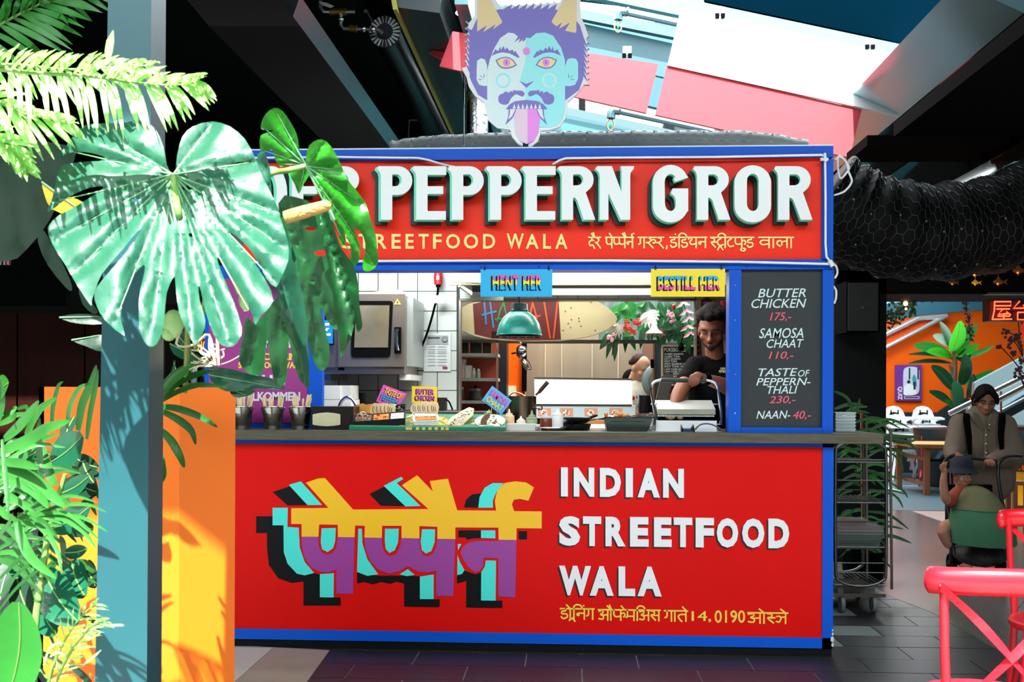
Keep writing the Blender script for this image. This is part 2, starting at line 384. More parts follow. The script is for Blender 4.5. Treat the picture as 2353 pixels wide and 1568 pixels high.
for (x0,x1) in ((1040,1330),(1345,1650),(1665,1980),(1995,2330)):
    yy0=-60+(x0-1030)*.2; yy1=-60+(x1-1030)*.2
    struct('pane',MB().poly([at(x0,yy0,10.2),at(x1,yy1,10.2),at(x1,yy1+360,10.2),at(x0,yy0+360,10.2)],(0,.02,0)),GL,SK)
# dark wall strip under the skylight behind the ducts
ww=MB(); pbox(ww,930,318,1960,620,10.4,10.6); struct('wall_upstand_glass',ww,mat('teal_wall','#2f747c',.5))
# hanging acoustic boards
def board(name,pts,Y,mt,label,th=.04):
    t=thing(name,label,'ceiling panel',at(pts[0][0],pts[0][1],Y),'boards hung under the skylight')
    part('board',MB().poly([at(*p,Y) for p in pts],(0,th,0)),mt,t); return t
PK=mat('salmon_board','#c03c46',.8,bump=.25,bscale=350); PK2=mat('salmon_red_board','#c03a42',.8,bump=.25,bscale=350); WB=mat('white_board','#f4fafc',.8); NV=mat('navy_board','#01131f',1,spec=0)
def clip_plate(x,y,Y,t):
    mb=MB(); pbox(mb,x-10,y-22,x+10,y-2,Y+.02,Y+.03); part('bracket',mb,STEEL,t)
    mb=MB(); pbox(mb,x-11,y-6,x-2,y+4,Y-.005,Y+.02); pbox(mb,x+2,y-6,x+11,y+4,Y-.005,Y+.02); part('clamp',mb,BLK,t)
b1=board('hanging_board',[(1040,72),(1513,147),(1485,260),(1010,152)],4.6,PK,'salmon hanging board partly behind the cut-out face sign'); clip_plate(1441,128,4.6,b1)
b2=board('hanging_board',[(1532,150),(1980,252),(1952,362),(1506,264)],4.4,PK,'wide salmon hanging board just above the stall sign')
b3=board('hanging_board',[(1565,18),(2092,131),(2063,266),(1534,150)],4.38,WB,'wide white hanging board sloping down above the salmon one'); clip_plate(1655,36,4.36,b3); clip_plate(2000,108,4.36,b3)
b4=board('hanging_board',[(1600,-60),(2262,-60),(2213,128),(1620,2)],3.2,NV,'dark navy hanging board at the top edge')
b5=board('hanging_board',[(985,120),(1062,95),(1056,160),(1048,158)],5.2,PK2,'sliver of red board left of the cut-out face sign')
b6=board('hanging_board',[(2098,200),(2118,240),(2005,340),(1990,305)],5.4,PK2,'narrow red board beside the polished beam')
single('fluorescent_tube',MB().tube([at(2143,112,3.9),at(2138,142,3.9)],.03),mat('tube_white','#ffffff',.4,emit=2.5),'small glowing white lamp at the end of the navy board','lamp')
single('fluorescent_tube',MB().tube([at(1082,-20,6),at(1052,34,6)],.035),mat('tube_white','#ffffff',.4,emit=2.5),'glowing tube lamp left of the cut-out face sign horns','lamp')
# sprinkler pipes
def sprinkler(x,y,x2,y2,Y,label):
    t=thing('sprinkler_pipe',label,'pipe',at(x,y,Y)); r=7*mpp(Y)
    part('pipe',MB().tube([at(x+6,y,Y),at(x2,y2,Y)],r),mat('slate_pipe','#41606a',.35,.4),t,40)
    part('elbow',MB().tube([at(x+12,y+1,Y),at(x+2,y,Y),at(x-3,y+6,Y),at(x-4,y+18,Y)],r*1.4),mat('slate_pipe','#41606a',.35,.4),t,40)
    part('collar',MB().tube([at(x+14,y-1,Y),at(x+18,y,Y)],r*1.7),mat('slate_pipe','#41606a',.35,.4),t,40)
    mb=MB(); c=at(x-5,y+33,Y); mb.tube([c+Vector((8*mpp(Y)*math.cos(a),0,14*mpp(Y)*math.sin(a))) for a in [i*math.pi/6 for i in range(12)]],.008,6,closed=True); part('sprinkler_head',mb,mat('brass','#c9b06a',.3,1),t)
    part('bulb',MB().sph(c,(.012,.012,.03),8),GRN,t,60)
sprinkler(1425,28,1562,56,6.2,'upper sprinkler pipe with brass head beside the horned face sign')
sprinkler(1408,254,1640,303,5.6,'lower sprinkler pipe with brass head under the salmon boards')
# left ceiling services
def pipe_run(name,pts,r,mt,label,n=12):
    return single(name,MB().tube(pts,r,n),mt,label,'pipe',smooth=40)
A=at(885,75,5.5); B=vp((885,75),5.5,10.3)
d=thing('round_duct','ribbed black round duct running along the dark ceiling','duct',A)
part('duct_body',MB().tube([A,B],.16,20),mat('duct_black','#15191b',.28,.6,bump=.3,bscale=90),d,40)
part('end_cap',MB().tube([A+Vector((0,-.03,0)),A+Vector((0,.0,0))],.17,20),DARK,d)
fl=MB()
for i in range(22):
    a=i*math.pi*2/22; c=Vector((math.cos(a),0,math.sin(a))); fl.bar(A+Vector((0,-.035,0))+c*.09,A+Vector((0,-.035,0))+c*.165,.006,.02)
part('end_cap_rib',fl,mat('zinc_rib','#7d8688',.4,.9),d,kind='stuff')
pipe_run('thin_pipe',[vp((840,25),5.6,5.6),vp((840,25),5.6,10.3)],.02,DSTEEL,'thin steel pipe beside the ribbed black duct')
zp=thing('valve_pipe','stepped galvanised pipe with brass valves under the dark ceiling','pipe',at(740,10,5.3))
ZN=mat('galvanised','#a5aaa6',.35,1); BR=mat('old_brass','#6d5524',.4,.9)
part('pipe',MB().tube([at(*p,5.3) for p in [(736,-40),(737,18),(744,27),(770,28),(815,27)]],.022,8),ZN,zp,40)
part('pipe',MB().tube([at(*p,5.3) for p in [(782,28),(783,58),(790,66),(830,67),(868,68),(878,76)]],.02,8),ZN,zp,40)
part('valve',MB().tube([at(758,28,5.3),at(795,27,5.3)],.04,8),BR,zp,40); part('valve',MB().tube([at(803,66,5.3),at(820,67,5.3)],.038,8),BR,zp,40)
for q in ((783,45),(783,32),(857,68),(835,67)): part('fitting',MB().sph(at(*q,5.3),.032,8),ZN,zp,60)
part('lever',MB().poly([at(732,3,5.25),at(750,6,5.25),at(768,14,5.25),at(760,18,5.25),at(740,12,5.25)],(0,.01,0)),ZN,zp)
for i,(x0,y0,x1,y1) in enumerate(((940,272,885,272),(965,272,965,325))): pass
pipe_run('thin_pipe',[at(*p,9) for p in [(970,276),(940,276),(938,320)]],.02,DSTEEL,'thin bent pipe above the left end of the padded duct')
for i,(x,y) in enumerate(((690,90),(745,150),(800,210))):
    pipe_run('hanger_rod',[at(x,y-160,9.5),at(x,y,9.5)],.02,mat('black_green_beam','#10181a'),['nearest','middle','far'][i]+' hanger rod under the dark left ceiling',6)
sp=thing('foil_pipe','silver foil-wrapped vertical pipe left of the face sign chin','pipe',at(1097,330,6.5))
FO=mat('foil','#c8d2d6',.22,1,bump=.9,bscale=14)
part('pipe',MB().tube([at(1097,330,6.5),at(1097,195,6.5)],.125,16),FO,sp,40)
part('bend',MB().tube([at(1078,330,6.6),at(1078,225,6.6),at(1085,216,6.6),at(1097,214,6.6)],.03,8),CHROME,sp,40)
# padded ducts wrapped in chicken wire
PAD=mat('padded_duct','#33393c',.6,.1,noise=.4,scale=3,bump=1.0,bscale=7); WIRE=mat('chicken_wire','#8fa3a6',.4,.8); KNOT=mat('wire_knot','#d8cfae',.6)
def padded(name,path,rad,label,wire_cell=.055,seed=1,PAD=PAD,WIRE=WIRE,KNOT=KNOT):
    t=thing(name,label,'duct',path[0]); P=[Vector(p) for p in spl([tuple(p) for p in path],7)]; n=len(P); r_=random.Random(seed)
    R=[rad*(1+.05*math.sin(i*1.7)+r_.uniform(-.02,.02)) for i in range(n)]
    part('duct_body',MB().tube(P,R,28),PAD,t,60)
    # hexagonal wire laid over the surface
    cum=[0]
    for i in range(1,n): cum.append(cum[-1]+(P[i]-P[i-1]).length)
    L=cum[-1]; nu=max(6,int(2*math.pi*rad/(wire_cell*1.73/1.0))); 
    frames=[]; pu=None
    for i in range(n):
        dd=(P[min(i+1,n-1)]-P[max(i-1,0)]).normalized(); u=pu or Vector((0,0,1)); x=dd.cross(u).normalized(); y=x.cross(dd).normalized(); pu=y; frames.append((x,y))
    def sp_(s,th,lift=1.012):
        s=max(0,min(L*.999,s)); i=0
        while i<n-2 and cum[i+1]<s: i+=1
        k_=(s-cum[i])/max(1e-6,cum[i+1]-cum[i]); c=P[i].lerp(P[i+1],k_); x=frames[i][0].lerp(frames[i+1][0],k_); y=frames[i][1].lerp(frames[i+1][1],k_); rr=R[i]*(1-k_)+R[i+1]*k_
        return c+(x*math.cos(th)+y*math.sin(th))*rr*lift
    mb=MB(); c=wire_cell; dth=2*math.pi/nu; rows=int(L/(c*.75))
    def seg(a,b):
        dd=(b-a); s_=dd.cross(Vector((.1,.9,.2))).normalized()*.0022; mb.add([a-s_,a+s_,b+s_,b-s_],[(0,1,2,3)])
    for i in range(rows):
        for j in range(nu):
            s0=i*c*.75*1.0; th=(j+(.5 if i%2 else 0))*dth
            a=sp_(s0+c*.25,th); b=sp_(s0+c*.25+c*.25,th+dth*.5); seg(a,sp_(s0+c*.75*1.0+c*0,th+dth*.5)) if False else None
            a=sp_(s0,th-dth*.0); q1=sp_(s0+c*.25,th+dth*.5); q2=sp_(s0+c*.25,th-dth*.5); seg(a,q1); seg(a,q2); seg(q1,sp_(s0+c*.75,th+dth*.5))
    part('wire_mesh',mb,WIRE,t,kind='stuff')
    kb=MB()
    for i in range(int(L/.16)):
        for j in range(7): kb.sph(sp_(i*.16+r_.uniform(0,.03),j*.9+r_.uniform(-.1,.1),1.02),(.009,.009,.009),5)
    part('wire_knot',kb,KNOT,t,kind='stuff')
    return t
padded('padded_duct',[at(900,352,1.9),at(960,342,1.9),at(1060,335,1.8),at(1250,330,1.7),at(1500,328,1.6),at(1720,330,1.6),at(1850,350,1.6)],.083,'long grey padded duct in chicken wire lying on the stall roof',.05,1,mat('lit_padded_duct','#b9c4c8',.6,.1,noise=.4,scale=3,bump=1.0,bscale=7))  # duct colour lightened against the shade of the slab above
padded('padded_duct',[at(1890,450,2.42),at(1950,490,2.42),at(2030,520,2.42),at(2130,535,2.5),at(2300,510,2.6),at(2450,430,2.8)],.365,'thick black padded duct in chicken wire leading right from the stall',.06,4,mat('black_padded_duct','#040505',.65,spec=.2,noise=.3,scale=4,bump=1.0,bscale=7),mat('shaded_chicken_wire','#343c3e',.45,.6),mat('shaded_wire_knot','#7a735c',.6))  # wire and knots darkened, shade put into their colours
# ------------------------------------------------------------ the stall: sign, counter, menu board
def rail(name,x0,y0,x1,y1,Y,dep,mt,parent,label=None):
    mb=MB(); pbox(mb,x0,y0,x1,y1,Y,Y+dep); return part(name,mb,mt,parent,label=label)
sg=thing('stall_sign','long red stall sign with blue frame, raised white letters and white tube lighting','sign',at(1240,620,0))
rail('sign_panel',560,360,1893,604,.02,.06,mat('lit_red_paint','#ff3217',.4,spec=.2,noise=.06,scale=2),sg)  # brighter red than the counter, stronger light worked into the colour
rail('frame_rail',560,340,1915,366,0,.16,BLUE,sg); rail('frame_rail',560,598,1915,620,0,.16,BLUE,sg); rail('frame_rail',1889,366,1915,598,0,.16,BLUE,sg)
rail('rail_cap',560,337.5,1915,340.5,-.004,.17,mat('pale_edge','#cfe4ee',.4),sg)
# white tube lights with clips
def tube2(name,pts,Y,rpx,mt,parent): return part(name,MB().tube([at(p[0],p[1],Y) for p in pts],rpx*mpp(Y),8),mt,parent,50)
tube2('light_tube',[(560,363),(780,361),(960,363),(985,368),(1010,376),(1034,382),(1056,386)],-.03,2.6,LED,sg)
tube2('light_tube',[(1270,378),(1285,369),(1300,364),(1400,362.5),(1640,361),(1888,356),(1897,362)],-.03,3,LED,sg)
tube2('light_tube',[(1896,368),(1897,450),(1897,560),(1899,590),(1908,602),(1915,606)],-.03,2.8,LED,sg)
tube2('light_tube',[(560,603),(900,600),(1150,599),(1400,599),(1700,602),(1906,607)],-.03,3,LED,sg)
tube2('tube_clip',[(1885,366),(1903,366)],-.04,4,WHITE,sg); tube2('tube_clip',[(1895,352),(1897,372)],-.04,3.5,WHITE,sg); tube2('tube_clip',[(1906,599),(1914,612)],-.04,6,WHITE,sg)
# raised letters
LT,LB=383.0,506.0; SW=26
def arcpts(cx,cy,rx,ry,a0,a1,n=10): return [(cx+rx*math.cos(math.radians(a0+(a1-a0)*i/n)),cy-ry*math.sin(math.radians(a0+(a1-a0)*i/n))) for i in range(n+1)]
def flagL(x): return [(x,LB),(x,LT+24),(x-2,LT+15),(x-9,LT+7),(x-6,LT),]
def gP(x,xr,leg=False):
    ym=449.0 if not leg else 447.0; r=30
    out=flagL(x)+[(xr-32,LT)]+arcpts(xr-33,(LT+ym)/2,33,(ym-LT)/2,88,-88,12)+([(x+SW,ym),(x+SW,LB)] if not leg else [])
    if leg:
        out=flagL(x)+[(xr-32,LT)]+arcpts(xr-33,(LT+ym)/2-1,33,(ym-LT)/2-1,88,-40,10)+[(xr-18,ym-4),(xr+4,LB),(xr-23,LB),(x+SW+9,ym+14),(x+SW+4,ym+9),(x+SW,ym+8),(x+SW,LB)]
    hole=[(x+SW,LT+19),(xr-34,LT+19)]+arcpts(xr-38,(LT+ym)/2-1,14,(ym-LT)/2-19,88,-88,8)+[(x+SW,ym-20)]
    return [out,hole]
def gE(x,xr): return [flagL(x)+[(xr,LT),(xr,LT+20),(x+SW,LT+20),(x+SW,429),(xr-7,429),(xr-7,447),(x+SW,447),(x+SW,486),(xr-1,486),(xr-1,LB)]]
def gN(x,xr): return [flagL(x)+[(x+28,LT),(xr-20,442),(xr-20,LT+10),(xr-22,LT),(xr+9,LT),(xr+8,LT+6),(xr+1,LT+14),(xr,LT+22),(xr,LB),(xr-22,LB),(x+20,446),(x+20,LB)]]
def gO(x,xr):
    cx=(x+xr)/2; rx=(xr-x)/2
    return [arcpts(cx,LT+38,rx,40,180,0,14)+arcpts(cx,LB-32,rx,38,0,-180,14),arcpts(cx,LT+34,13.5,17,180,0,8)+arcpts(cx,LB-37,13.5,17,0,-180,8)]
def gG(x,xr):
    cx=(x+xr)/2; rx=(xr-x)/2
    return [arcpts(cx,LB-32,rx,38,-20,-180,12)+arcpts(cx,LT+38,rx,41,180,25,12)+[(xr,LT+26),(xr-30,LT+36),(xr-34,LT+26)]+arcpts(cx,LT+36,13.5,18,30,180,6)+arcpts(cx,LB-38,13,18,180,340,8)+[(xr-29,460),(xr-32,452),(xr-40,446),(xr-36,434),(xr,434),(xr,LB-20)]]
def gD(x,xr): return [flagL(x)+[(xr-32,LT)]+arcpts(xr-32,(LT+LB)/2,32,(LB-LT)/2,88,-88,12),[(x+SW,LT+20),(xr-36,LT+20)]+arcpts(xr-37,(LT+LB)/2,13,(LB-LT)/2-20,85,-85,8)+[(x+SW,LB-20)]]
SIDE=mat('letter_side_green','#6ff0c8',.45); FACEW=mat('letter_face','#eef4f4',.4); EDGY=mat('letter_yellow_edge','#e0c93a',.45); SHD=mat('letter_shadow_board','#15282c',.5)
for g in (gD(592,661),gE(672,737),gP(750,826,True),gP(876,948),gE(957,1026),gP(1039,1112),gP(1126,1199),gE(1208,1277),gP(1291,1364,True),gN(1378,1448),gG(1500,1581),gP(1601,1674,True),gO(1687,1771),gP(1787,1862,True)):
    o=flat('letter',g,-.082,.012,FACEW,sg)
    flat('letter_edge',g,-.074,.008,EDGY,o); flat('letter_side',g,-.035,.038,SIDE,o,tf=lambda p:(p[0]-3.5,p[1]+4.5))
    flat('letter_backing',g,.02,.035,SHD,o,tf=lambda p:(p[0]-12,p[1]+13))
CR=mat('cream_yellow_paint','#fbe98c',.45)
txt='STREETFOOD WALA'; xs=[(786,815),(824,850),(862,889),(900,921),(932,951),(962,985),(995,1015),(1025,1057),(1066,1099),(1110,1138),None,(1164,1204),(1208,1238),(1248,1266),(1276,1304)]
for ch,q in zip(txt,xs):
    if q: text('lettering',ch,(q[0],538 if ch not in 'W' else 537,q[1],572),.016,.003,CR,sg,bold=.02)
# Devanagari brush letters (strokes in header-to-base units)
G={'d':([[(.45,0),(.45,.22),(.75,.3),(.35,.3),(.1,.5),(.25,.8),(.55,.72),(.8,1.05)]],.82),'r':([[(.1,.0),(.45,.12),(.5,.3),(.3,.48),(.08,.5)],[(.25,.5),(.72,1.02)]],.75),
'p':([[(.12,0),(.12,.45),(.3,.66),(.72,.6)],[(.74,0),(.74,1)]],.88),'P':([[(.12,0),(.12,.45),(.3,.66),(.66,.6)]],.6),'n':([[(.72,.42),(.22,.42),(.1,.55),(.25,.66),(.3,.48)],[(.74,0),(.74,1)]],.88),
'g':([[(.22,0),(.22,.55),(.05,.66)],[(.58,0),(.58,1)]],.72),'R':([[(.1,.0),(.45,.12),(.5,.3),(.3,.48),(.08,.5)],[(.25,.5),(.72,1.02)],[(.42,.4),(.75,.2),(.95,.35),(.85,.55),(.7,.5)]],1.0),
'D':([[(.45,0),(.45,.2),(.15,.26),(.15,.48),(.55,.52),(.6,.8),(.25,.95),(.08,.75)]],.72),'y':([[(.0,.16),(.2,.06),(.34,.2),(.14,.42),(.32,.68),(.72,.58)],[(.74,0),(.74,1)]],.88),
's':([[(.08,.05),(.38,.15),(.34,.4),(.08,.48),(.5,.95)],[(.3,.48),(.78,.48)],[(.8,0),(.8,1)]],.93),'S':([[(.08,.05),(.38,.15),(.34,.4),(.08,.48),(.5,.95)],[(.3,.48),(.6,.45)]],.6),
't':([[(.45,0),(.4,.15),(.12,.35),(.12,.7),(.35,.88),(.66,.8)]],.7),'T':([[(.45,0),(.4,.12),(.12,.3),(.12,.6),(.35,.78),(.66,.68)],[(.34,.78),(.1,1.2)],[(.34,.78),(.62,1.2)]],.7),
'f':([[(.12,0),(.12,.45),(.3,.66),(.72,.6)],[(.74,0),(.74,1)],[(.74,.38),(1.0,.28),(1.12,.5),(1.0,.68)]],1.2),'u':([[(-.45,1.0),(-.55,1.2),(-.25,1.3),(-.1,1.1),(-.3,1.05)]],0),
'v':([[(.66,.3),(.25,.28),(.1,.5),(.28,.7),(.66,.62)],[(.7,0),(.7,1)]],.84),'l':([[(.2,.35),(.08,.6),(.3,.85)],[(.1,.4),(.3,.3),(.42,.5),(.4,.8),(.44,.45),(.72,.35)],[(.76,0),(.76,1)]],.9),
'L':([[(.1,.35),(.3,.3),(.42,.5),(.3,.85),(.1,.8)],[(.42,.4),(.66,.38)]],.6),'c':([[(.72,.35),(.3,.35),(.12,.55),(.3,.9),(.42,1)],[(.74,0),(.74,1)]],.88),'m':([[(.14,0),(.14,.62),(.02,.7)],[(.14,.6),(.72,.6)],[(.74,0),(.74,1)]],.88),
'a':([[(.05,.15),(.38,.08),(.42,.3),(.2,.45),(.46,.6),(.4,.9),(.05,.85)],[(.42,.52),(.84,.48)],[(.86,0),(.86,1)]],1.0),'A':([[(.14,0),(.14,1)]],.3),
'e':([[(-.12,-.03),(-.42,-.38)]],0),'E':([[(-.12,-.03),(-.42,-.38)],[(-.02,-.03),(-.2,-.45)]],0),'o':([[(.14,0),(.14,1)],[(.12,-.03),(-.2,-.38)]],.3),'O':([[(.14,0),(.14,1)],[(.12,-.03),(-.2,-.38)],[(.18,-.03),(.02,-.45)]],.3),
'i':([[(.16,1),(.16,0),(.16,-.22),(.4,-.4),(.75,-.3),(.9,0)]],.32),'I':([[(.14,1),(.14,0),(.1,-.25),(-.2,-.38),(-.5,-.25),(-.55,0)]],.3),'M':([[(-.22,-.3),(-.18,-.3)]],0),'H':([[(-.14,-.02),(-.24,-.28),(.02,-.36)]],0),
'x':([[(.34,.9),(.05,1.12)],[(.34,.9),(.55,1.2)]],0),',':([[(.2,.8),(.25,.9),(.12,1.1)]],.32),' ':([],.42)}
def deva(name,word,x0,x1,yh,hpx,Y,wpx,mt,parent,slope=0,dy=.004):
    W=sum(G[c][1] for c in word); sx=(x1-x0)/W; x=x0; mb=MB()
    for c in word:
        ss,w_=G[c]
        strokes(mb,[spl([(x+p[0]*sx,yh+p[1]*hpx+slope*(x+p[0]*sx-x0)) for p in s_],3) for s_ in ss],Y,wpx,dy=dy); x+=w_*sx
    h=[]; x=x0
    words=[]; xx=x0; st=x0
    for c in word+' ':
        if c in ' ,':
            if xx>st+2: words.append((st,xx))
            xx+=G[c][1]*sx; st=xx
        else: xx+=G[c][1]*sx
    strokes(mb,[[(a,yh+slope*(a-x0)),(b_,yh+slope*(b_-x0))] for a,b_ in words],Y,wpx,dy=dy)
    return part(name,mb,mt,parent)
for wd,x0,x1 in (('dEr',1350,1383),('pePpEnH',1389,1459),('gRr',1464,1528),(',',1528,1536),('DMiDyn',1537,1627),('STItfuD',1630,1735),('vAlA',1741,1826)):
    deva('lettering',wd,x0+2,x1-3,546,24,.016,3.6,CR,sg)
# rivets on the lower blue rail
for x in (838,1105,1238,1507,1655,1716,1847):
    part('rivet',MB().sph(at(x,613,-.004),.006,8),CHROME,sg)
# ---- counter front
cf=thing('stall_counter','red and blue painted counter front with large lettering','counter',at(1240,1500,0))
rail('front_panel',470,1020,1891,1466,.012,.05,RED,cf)
zt=at(1240,1014,0).z; xl=at(470,1200,0).x; xr=at(1915,1200,0).x; xi=at(1890,1200,0).x; z1=at(1890,1467,0).z; z2=at(1890,1491,0).z; z3=at(1240,1024,0).z
part('frame_rail',MB().box(xl,xr,0,.08,z3,zt),BLUE,cf); part('frame_rail',MB().box(xl,xr,0,.08,z2,z1),BLUE,cf); part('frame_rail',MB().box(xi,xr,0,.58,z2,zt),BLUE,cf)
part('plinth',MB().box(xl,xr-.004,.012,.58,0,z2),BLACKP,cf)
part('carcass',MB().box(xl,xi,.06,.58,.02,zt-.02),BLACKP,cf)
ch=MB()
for k,(dx,dz,s) in enumerate(((-.006,.02,.012),(-.01,.05,.017),(-.004,.08,.009),(-.007,.1,.007))): ch.sph((xr+dx*.3,.0,z2+dz),(s*.6,.004,s),6)
part('chipped_corner',ch,mat('chipped_white','#d5d8d6',.8),cf)
def Z4(p): return (560+p[0]/3.268,1060+p[1]/3.268)
A_=[[(218,232),(345,190),(478,330),(330,333)],[(95,415),(218,415),(218,482),(300,482),(302,700),(345,790),(440,852),(530,842),(575,850),(573,1024),(728,1024),(728,1085),(450,1085),(450,905),(360,915),(260,880),(190,780),(176,650),(176,540),(95,540)],
[(945,247),(1058,190),(1215,338),(1030,335)],[(852,835),(1000,860),(1170,860),(1285,862),(1322,866),(1324,1038),(1474,1038),(1470,1097),(1206,1093),(1204,920),(1150,905),(1100,922),(1035,908),(970,926),(905,908),(852,920)],
[(1655,348),(1670,290),(1715,250),(1782,242),(1764,350)],[(1612,520),(1782,520),(1782,578),(1720,580),(1672,592),(1672,575),(1612,572)],[(1602,852),(1655,820),(1740,850),(1785,835),(1782,1046),(1943,1048),(1943,1104),(1670,1100),(1672,900),(1602,920)],[(2065,526),(2128,526),(2128,589),(2065,588)]]
B_=[[(340,178),(430,152),(590,330),(480,330)],[(218,350),(332,350),(330,495),(414,500),(422,650),(460,760),(530,840),(460,858),(400,845),(330,770),(302,680),(300,482),(218,482)],[(586,505),(692,502),(688,600),(672,655),(630,683),(590,662),(580,610)],[(573,850),(678,842),(676,1024),(573,1022)],
[(1052,186),(1182,118),(1200,134),(1150,165),(1330,338),(1215,340)],[(862,508),(888,508),(892,620),(930,740),(1010,850),(930,862),(852,832)],[(1062,508),(1165,508),(1160,610),(1135,670),(1095,690),(1068,660),(1060,600)],[(1340,512),(1438,512),(1434,610),(1410,675),(1370,695),(1338,668),(1330,600)],[(1170,850),(1232,812),(1285,855),(1225,864)],[(1324,868),(1427,852),(1427,1036),(1324,1036)],
[(1762,350),(1772,270),(1810,200),(1870,165),(1952,166),(1900,225),(1870,300),(1872,350)],[(1782,520),(1890,520),(1890,580),(1782,577)],[(1608,622),(1635,624),(1610,668)],[(1606,706),(1625,760),(1658,820),(1640,848),(1604,856)],[(1818,746),(1895,748),(1892,1048),(1782,1046),(1784,835),(1812,790)]]
C_=[[(358,354),(638,352),(468,162),(560,130),(612,128),(822,364),(1388,360),(1188,182),(1303,106),(1420,228),(1398,150),(1534,132),(1604,370),(1896,372),(1886,300),(1905,215),(1960,165),(2040,152),(2120,160),(2180,198),(2138,298),(2075,284),(2030,290),(2014,325),(2032,376),(2238,378),(2238,506),(2050,504),(2048,592),(1915,590),(1913,500),(1590,498),(1590,585),(1455,584),(1455,494),(1320,488),(1320,580),(1186,578),(1186,486),(1040,486),(1038,576),(908,574),(910,486),(838,484),(834,572),(708,570),(708,478),(568,476),(562,568),(436,567),(436,472),(358,472)]]
D_=[[(436,567),(562,568),(566,640),(590,690),(630,704),(670,690),(696,650),(708,570),(834,572),(822,996),(696,995),(698,815),(640,836),(580,832),(510,800),(460,730),(440,650)],
[(908,574),(1038,576),(1045,650),(1068,700),(1100,716),(1145,700),(1176,640),(1186,578),(1320,580),(1325,660),(1348,708),(1385,718),(1425,690),(1448,640),(1455,584),(1590,585),(1574,1014),(1446,1012),(1446,820),(1380,836),(1310,830),(1234,788),(1170,826),(1090,845),(1010,815),(950,750),(915,660)],
[(1915,590),(2048,592),(2040,1022),(1913,1018),(1913,728),(1802,726),(1798,790),(1770,826),(1735,834),(1690,800),(1650,740),(1628,690),(1645,645),(1690,612),(1750,600),(1915,600)]]
for nm,L,mt,d_ in (('painted_shadow',A_,BLACKP,.003),('painted_shade',B_,TEALP,.004),('painted_script',C_,AMB,.004),('painted_script',D_,PURP,.004)):
    for lp in L: flat(nm,[[Z4(p) for p in lp]],.012,d_,mt,cf)
def Z5(p): return (1240+p[0]/3.266,1040+p[1]/3.266)
def bigline(s,cells,y0,y1):
    for c,(a,b_) in zip(s,cells):
        if c==' ': continue
        sl=(a-150)*.012
        q=[Z5((a,y0+sl)),Z5((b_,y0+sl+(b_-a)*.012)),Z5((b_,y1+sl+(b_-a)*.012)),Z5((a,y1+sl))]
        text('letter_shadow',c,[(p[0]-4,p[1]+4) for p in q],.012,.003,mat('dark_red_black','#2a0b0c',.5),cf,bold=.05)
        text('painted_letter',c,q,.012,.005,WHITEP,cf,bold=.055)
bigline('INDIAN',[(160,212),(256,410),(452,610),(646,700),(735,902),(926,1082)],112,330)
bigline('STREETFOOD',[(146,305),(325,462),(494,645),(678,818),(858,990),(1006,1145),(1170,1308),(1328,1490),(1518,1686),(1716,1872)],478,700)
bigline('WALA',[(146,386),(376,556),(592,716),(734,916)],850,1072)
for wd,x0,x1,y in (('DxoinMg',155,410,1172),('aOfemias',440,905,1180),('gAce',935,1110,1188),('aoSLo',1560,1862,1203)):
    wd=wd.replace('oin','oin')
    p=Z5((x0,y)); q=Z5((x1,y)); deva('lettering',wd,p[0],q[0],p[1],24,.012,3.6,YEL,cf,slope=.012)
text('lettering','14,',(1589,1405,1634,1431),.012,.004,YEL,cf,bold=.01); text('lettering','0190',(1642,1403,1712,1432),.012,.004,YEL,cf,bold=.01)
# ---- worktop
wt=MB().box(at(470,1000,0).x,at(2022,1000,0).x,-.07,.62,zt,at(1240,993,-.07).z)
ZC=at(1240,993,-.07).z
single('worktop',wt,WOODD,'long weathered dark wooden counter top running the width of the stall','worktop')
# ---- menu board
mbd=thing('menu_board','chalkboard menu in a blue frame at the right end of the counter','menu board',at(1790,995,0))
rail('chalkboard',1700,620,1892,985,.03,.03,mat('chalkboard','#1f2a2c',.5,noise=.3,scale=4,bump=.05),mbd)
rail('frame_rail',1675,620,1703,998,0,.12,BLUE,mbd); rail('frame_rail',1890,620,1915,998,0,.12,BLUE,mbd); rail('frame_rail',1703,983,1890,998,0,.12,BLUE,mbd)
CHW=mat('chalk_white','#d8eef0',.7); CHP=mat('chalk_pink','#ef5f78',.7)
def Z7(p): return (1680+p[0]/3.824,600+p[1]/3.824)
def chalk(s,x0,y0,x1,y1,m=CHW,rise=-2):
    a=Z7((x0,y0)); b_=Z7((x1,y1)); text('chalk_lettering',s,[(a[0],a[1]),(b_[0],a[1]+rise*.5),(b_[0],b_[1]+rise*.5),(a[0],b_[1])],.03,.002,m,mbd,bold=.004,shear=.25)
for s,x0,y0,x1,y1,m in (('BUTTER',236,245,655,322,CHW),('CHICKEN',178,335,660,415,CHW),('175,-',340,455,528,535,CHP),('SAMOSA',246,592,635,680,CHW),('CHAAT',312,690,638,765,CHW),('110,-',330,798,548,872,CHP),
    ('TASTE',240,945,584,1015,CHW),('OF',588,960,690,1018,CHW),('PEPPERN-',220,1030,698,1095,CHW),('THALI',318,1100,582,1168,CHW),('230,-',335,1188,566,1262,CHP),('NAAN-',222,1318,520,1388,CHW),('40,-',543,1320,702,1400,CHP)): chalk(s,x0,y0,x1,y1,m)
for y in (655,735,860,950): part('rivet',MB().sph(at(1689,y,0),.005,6),CHROME,mbd)
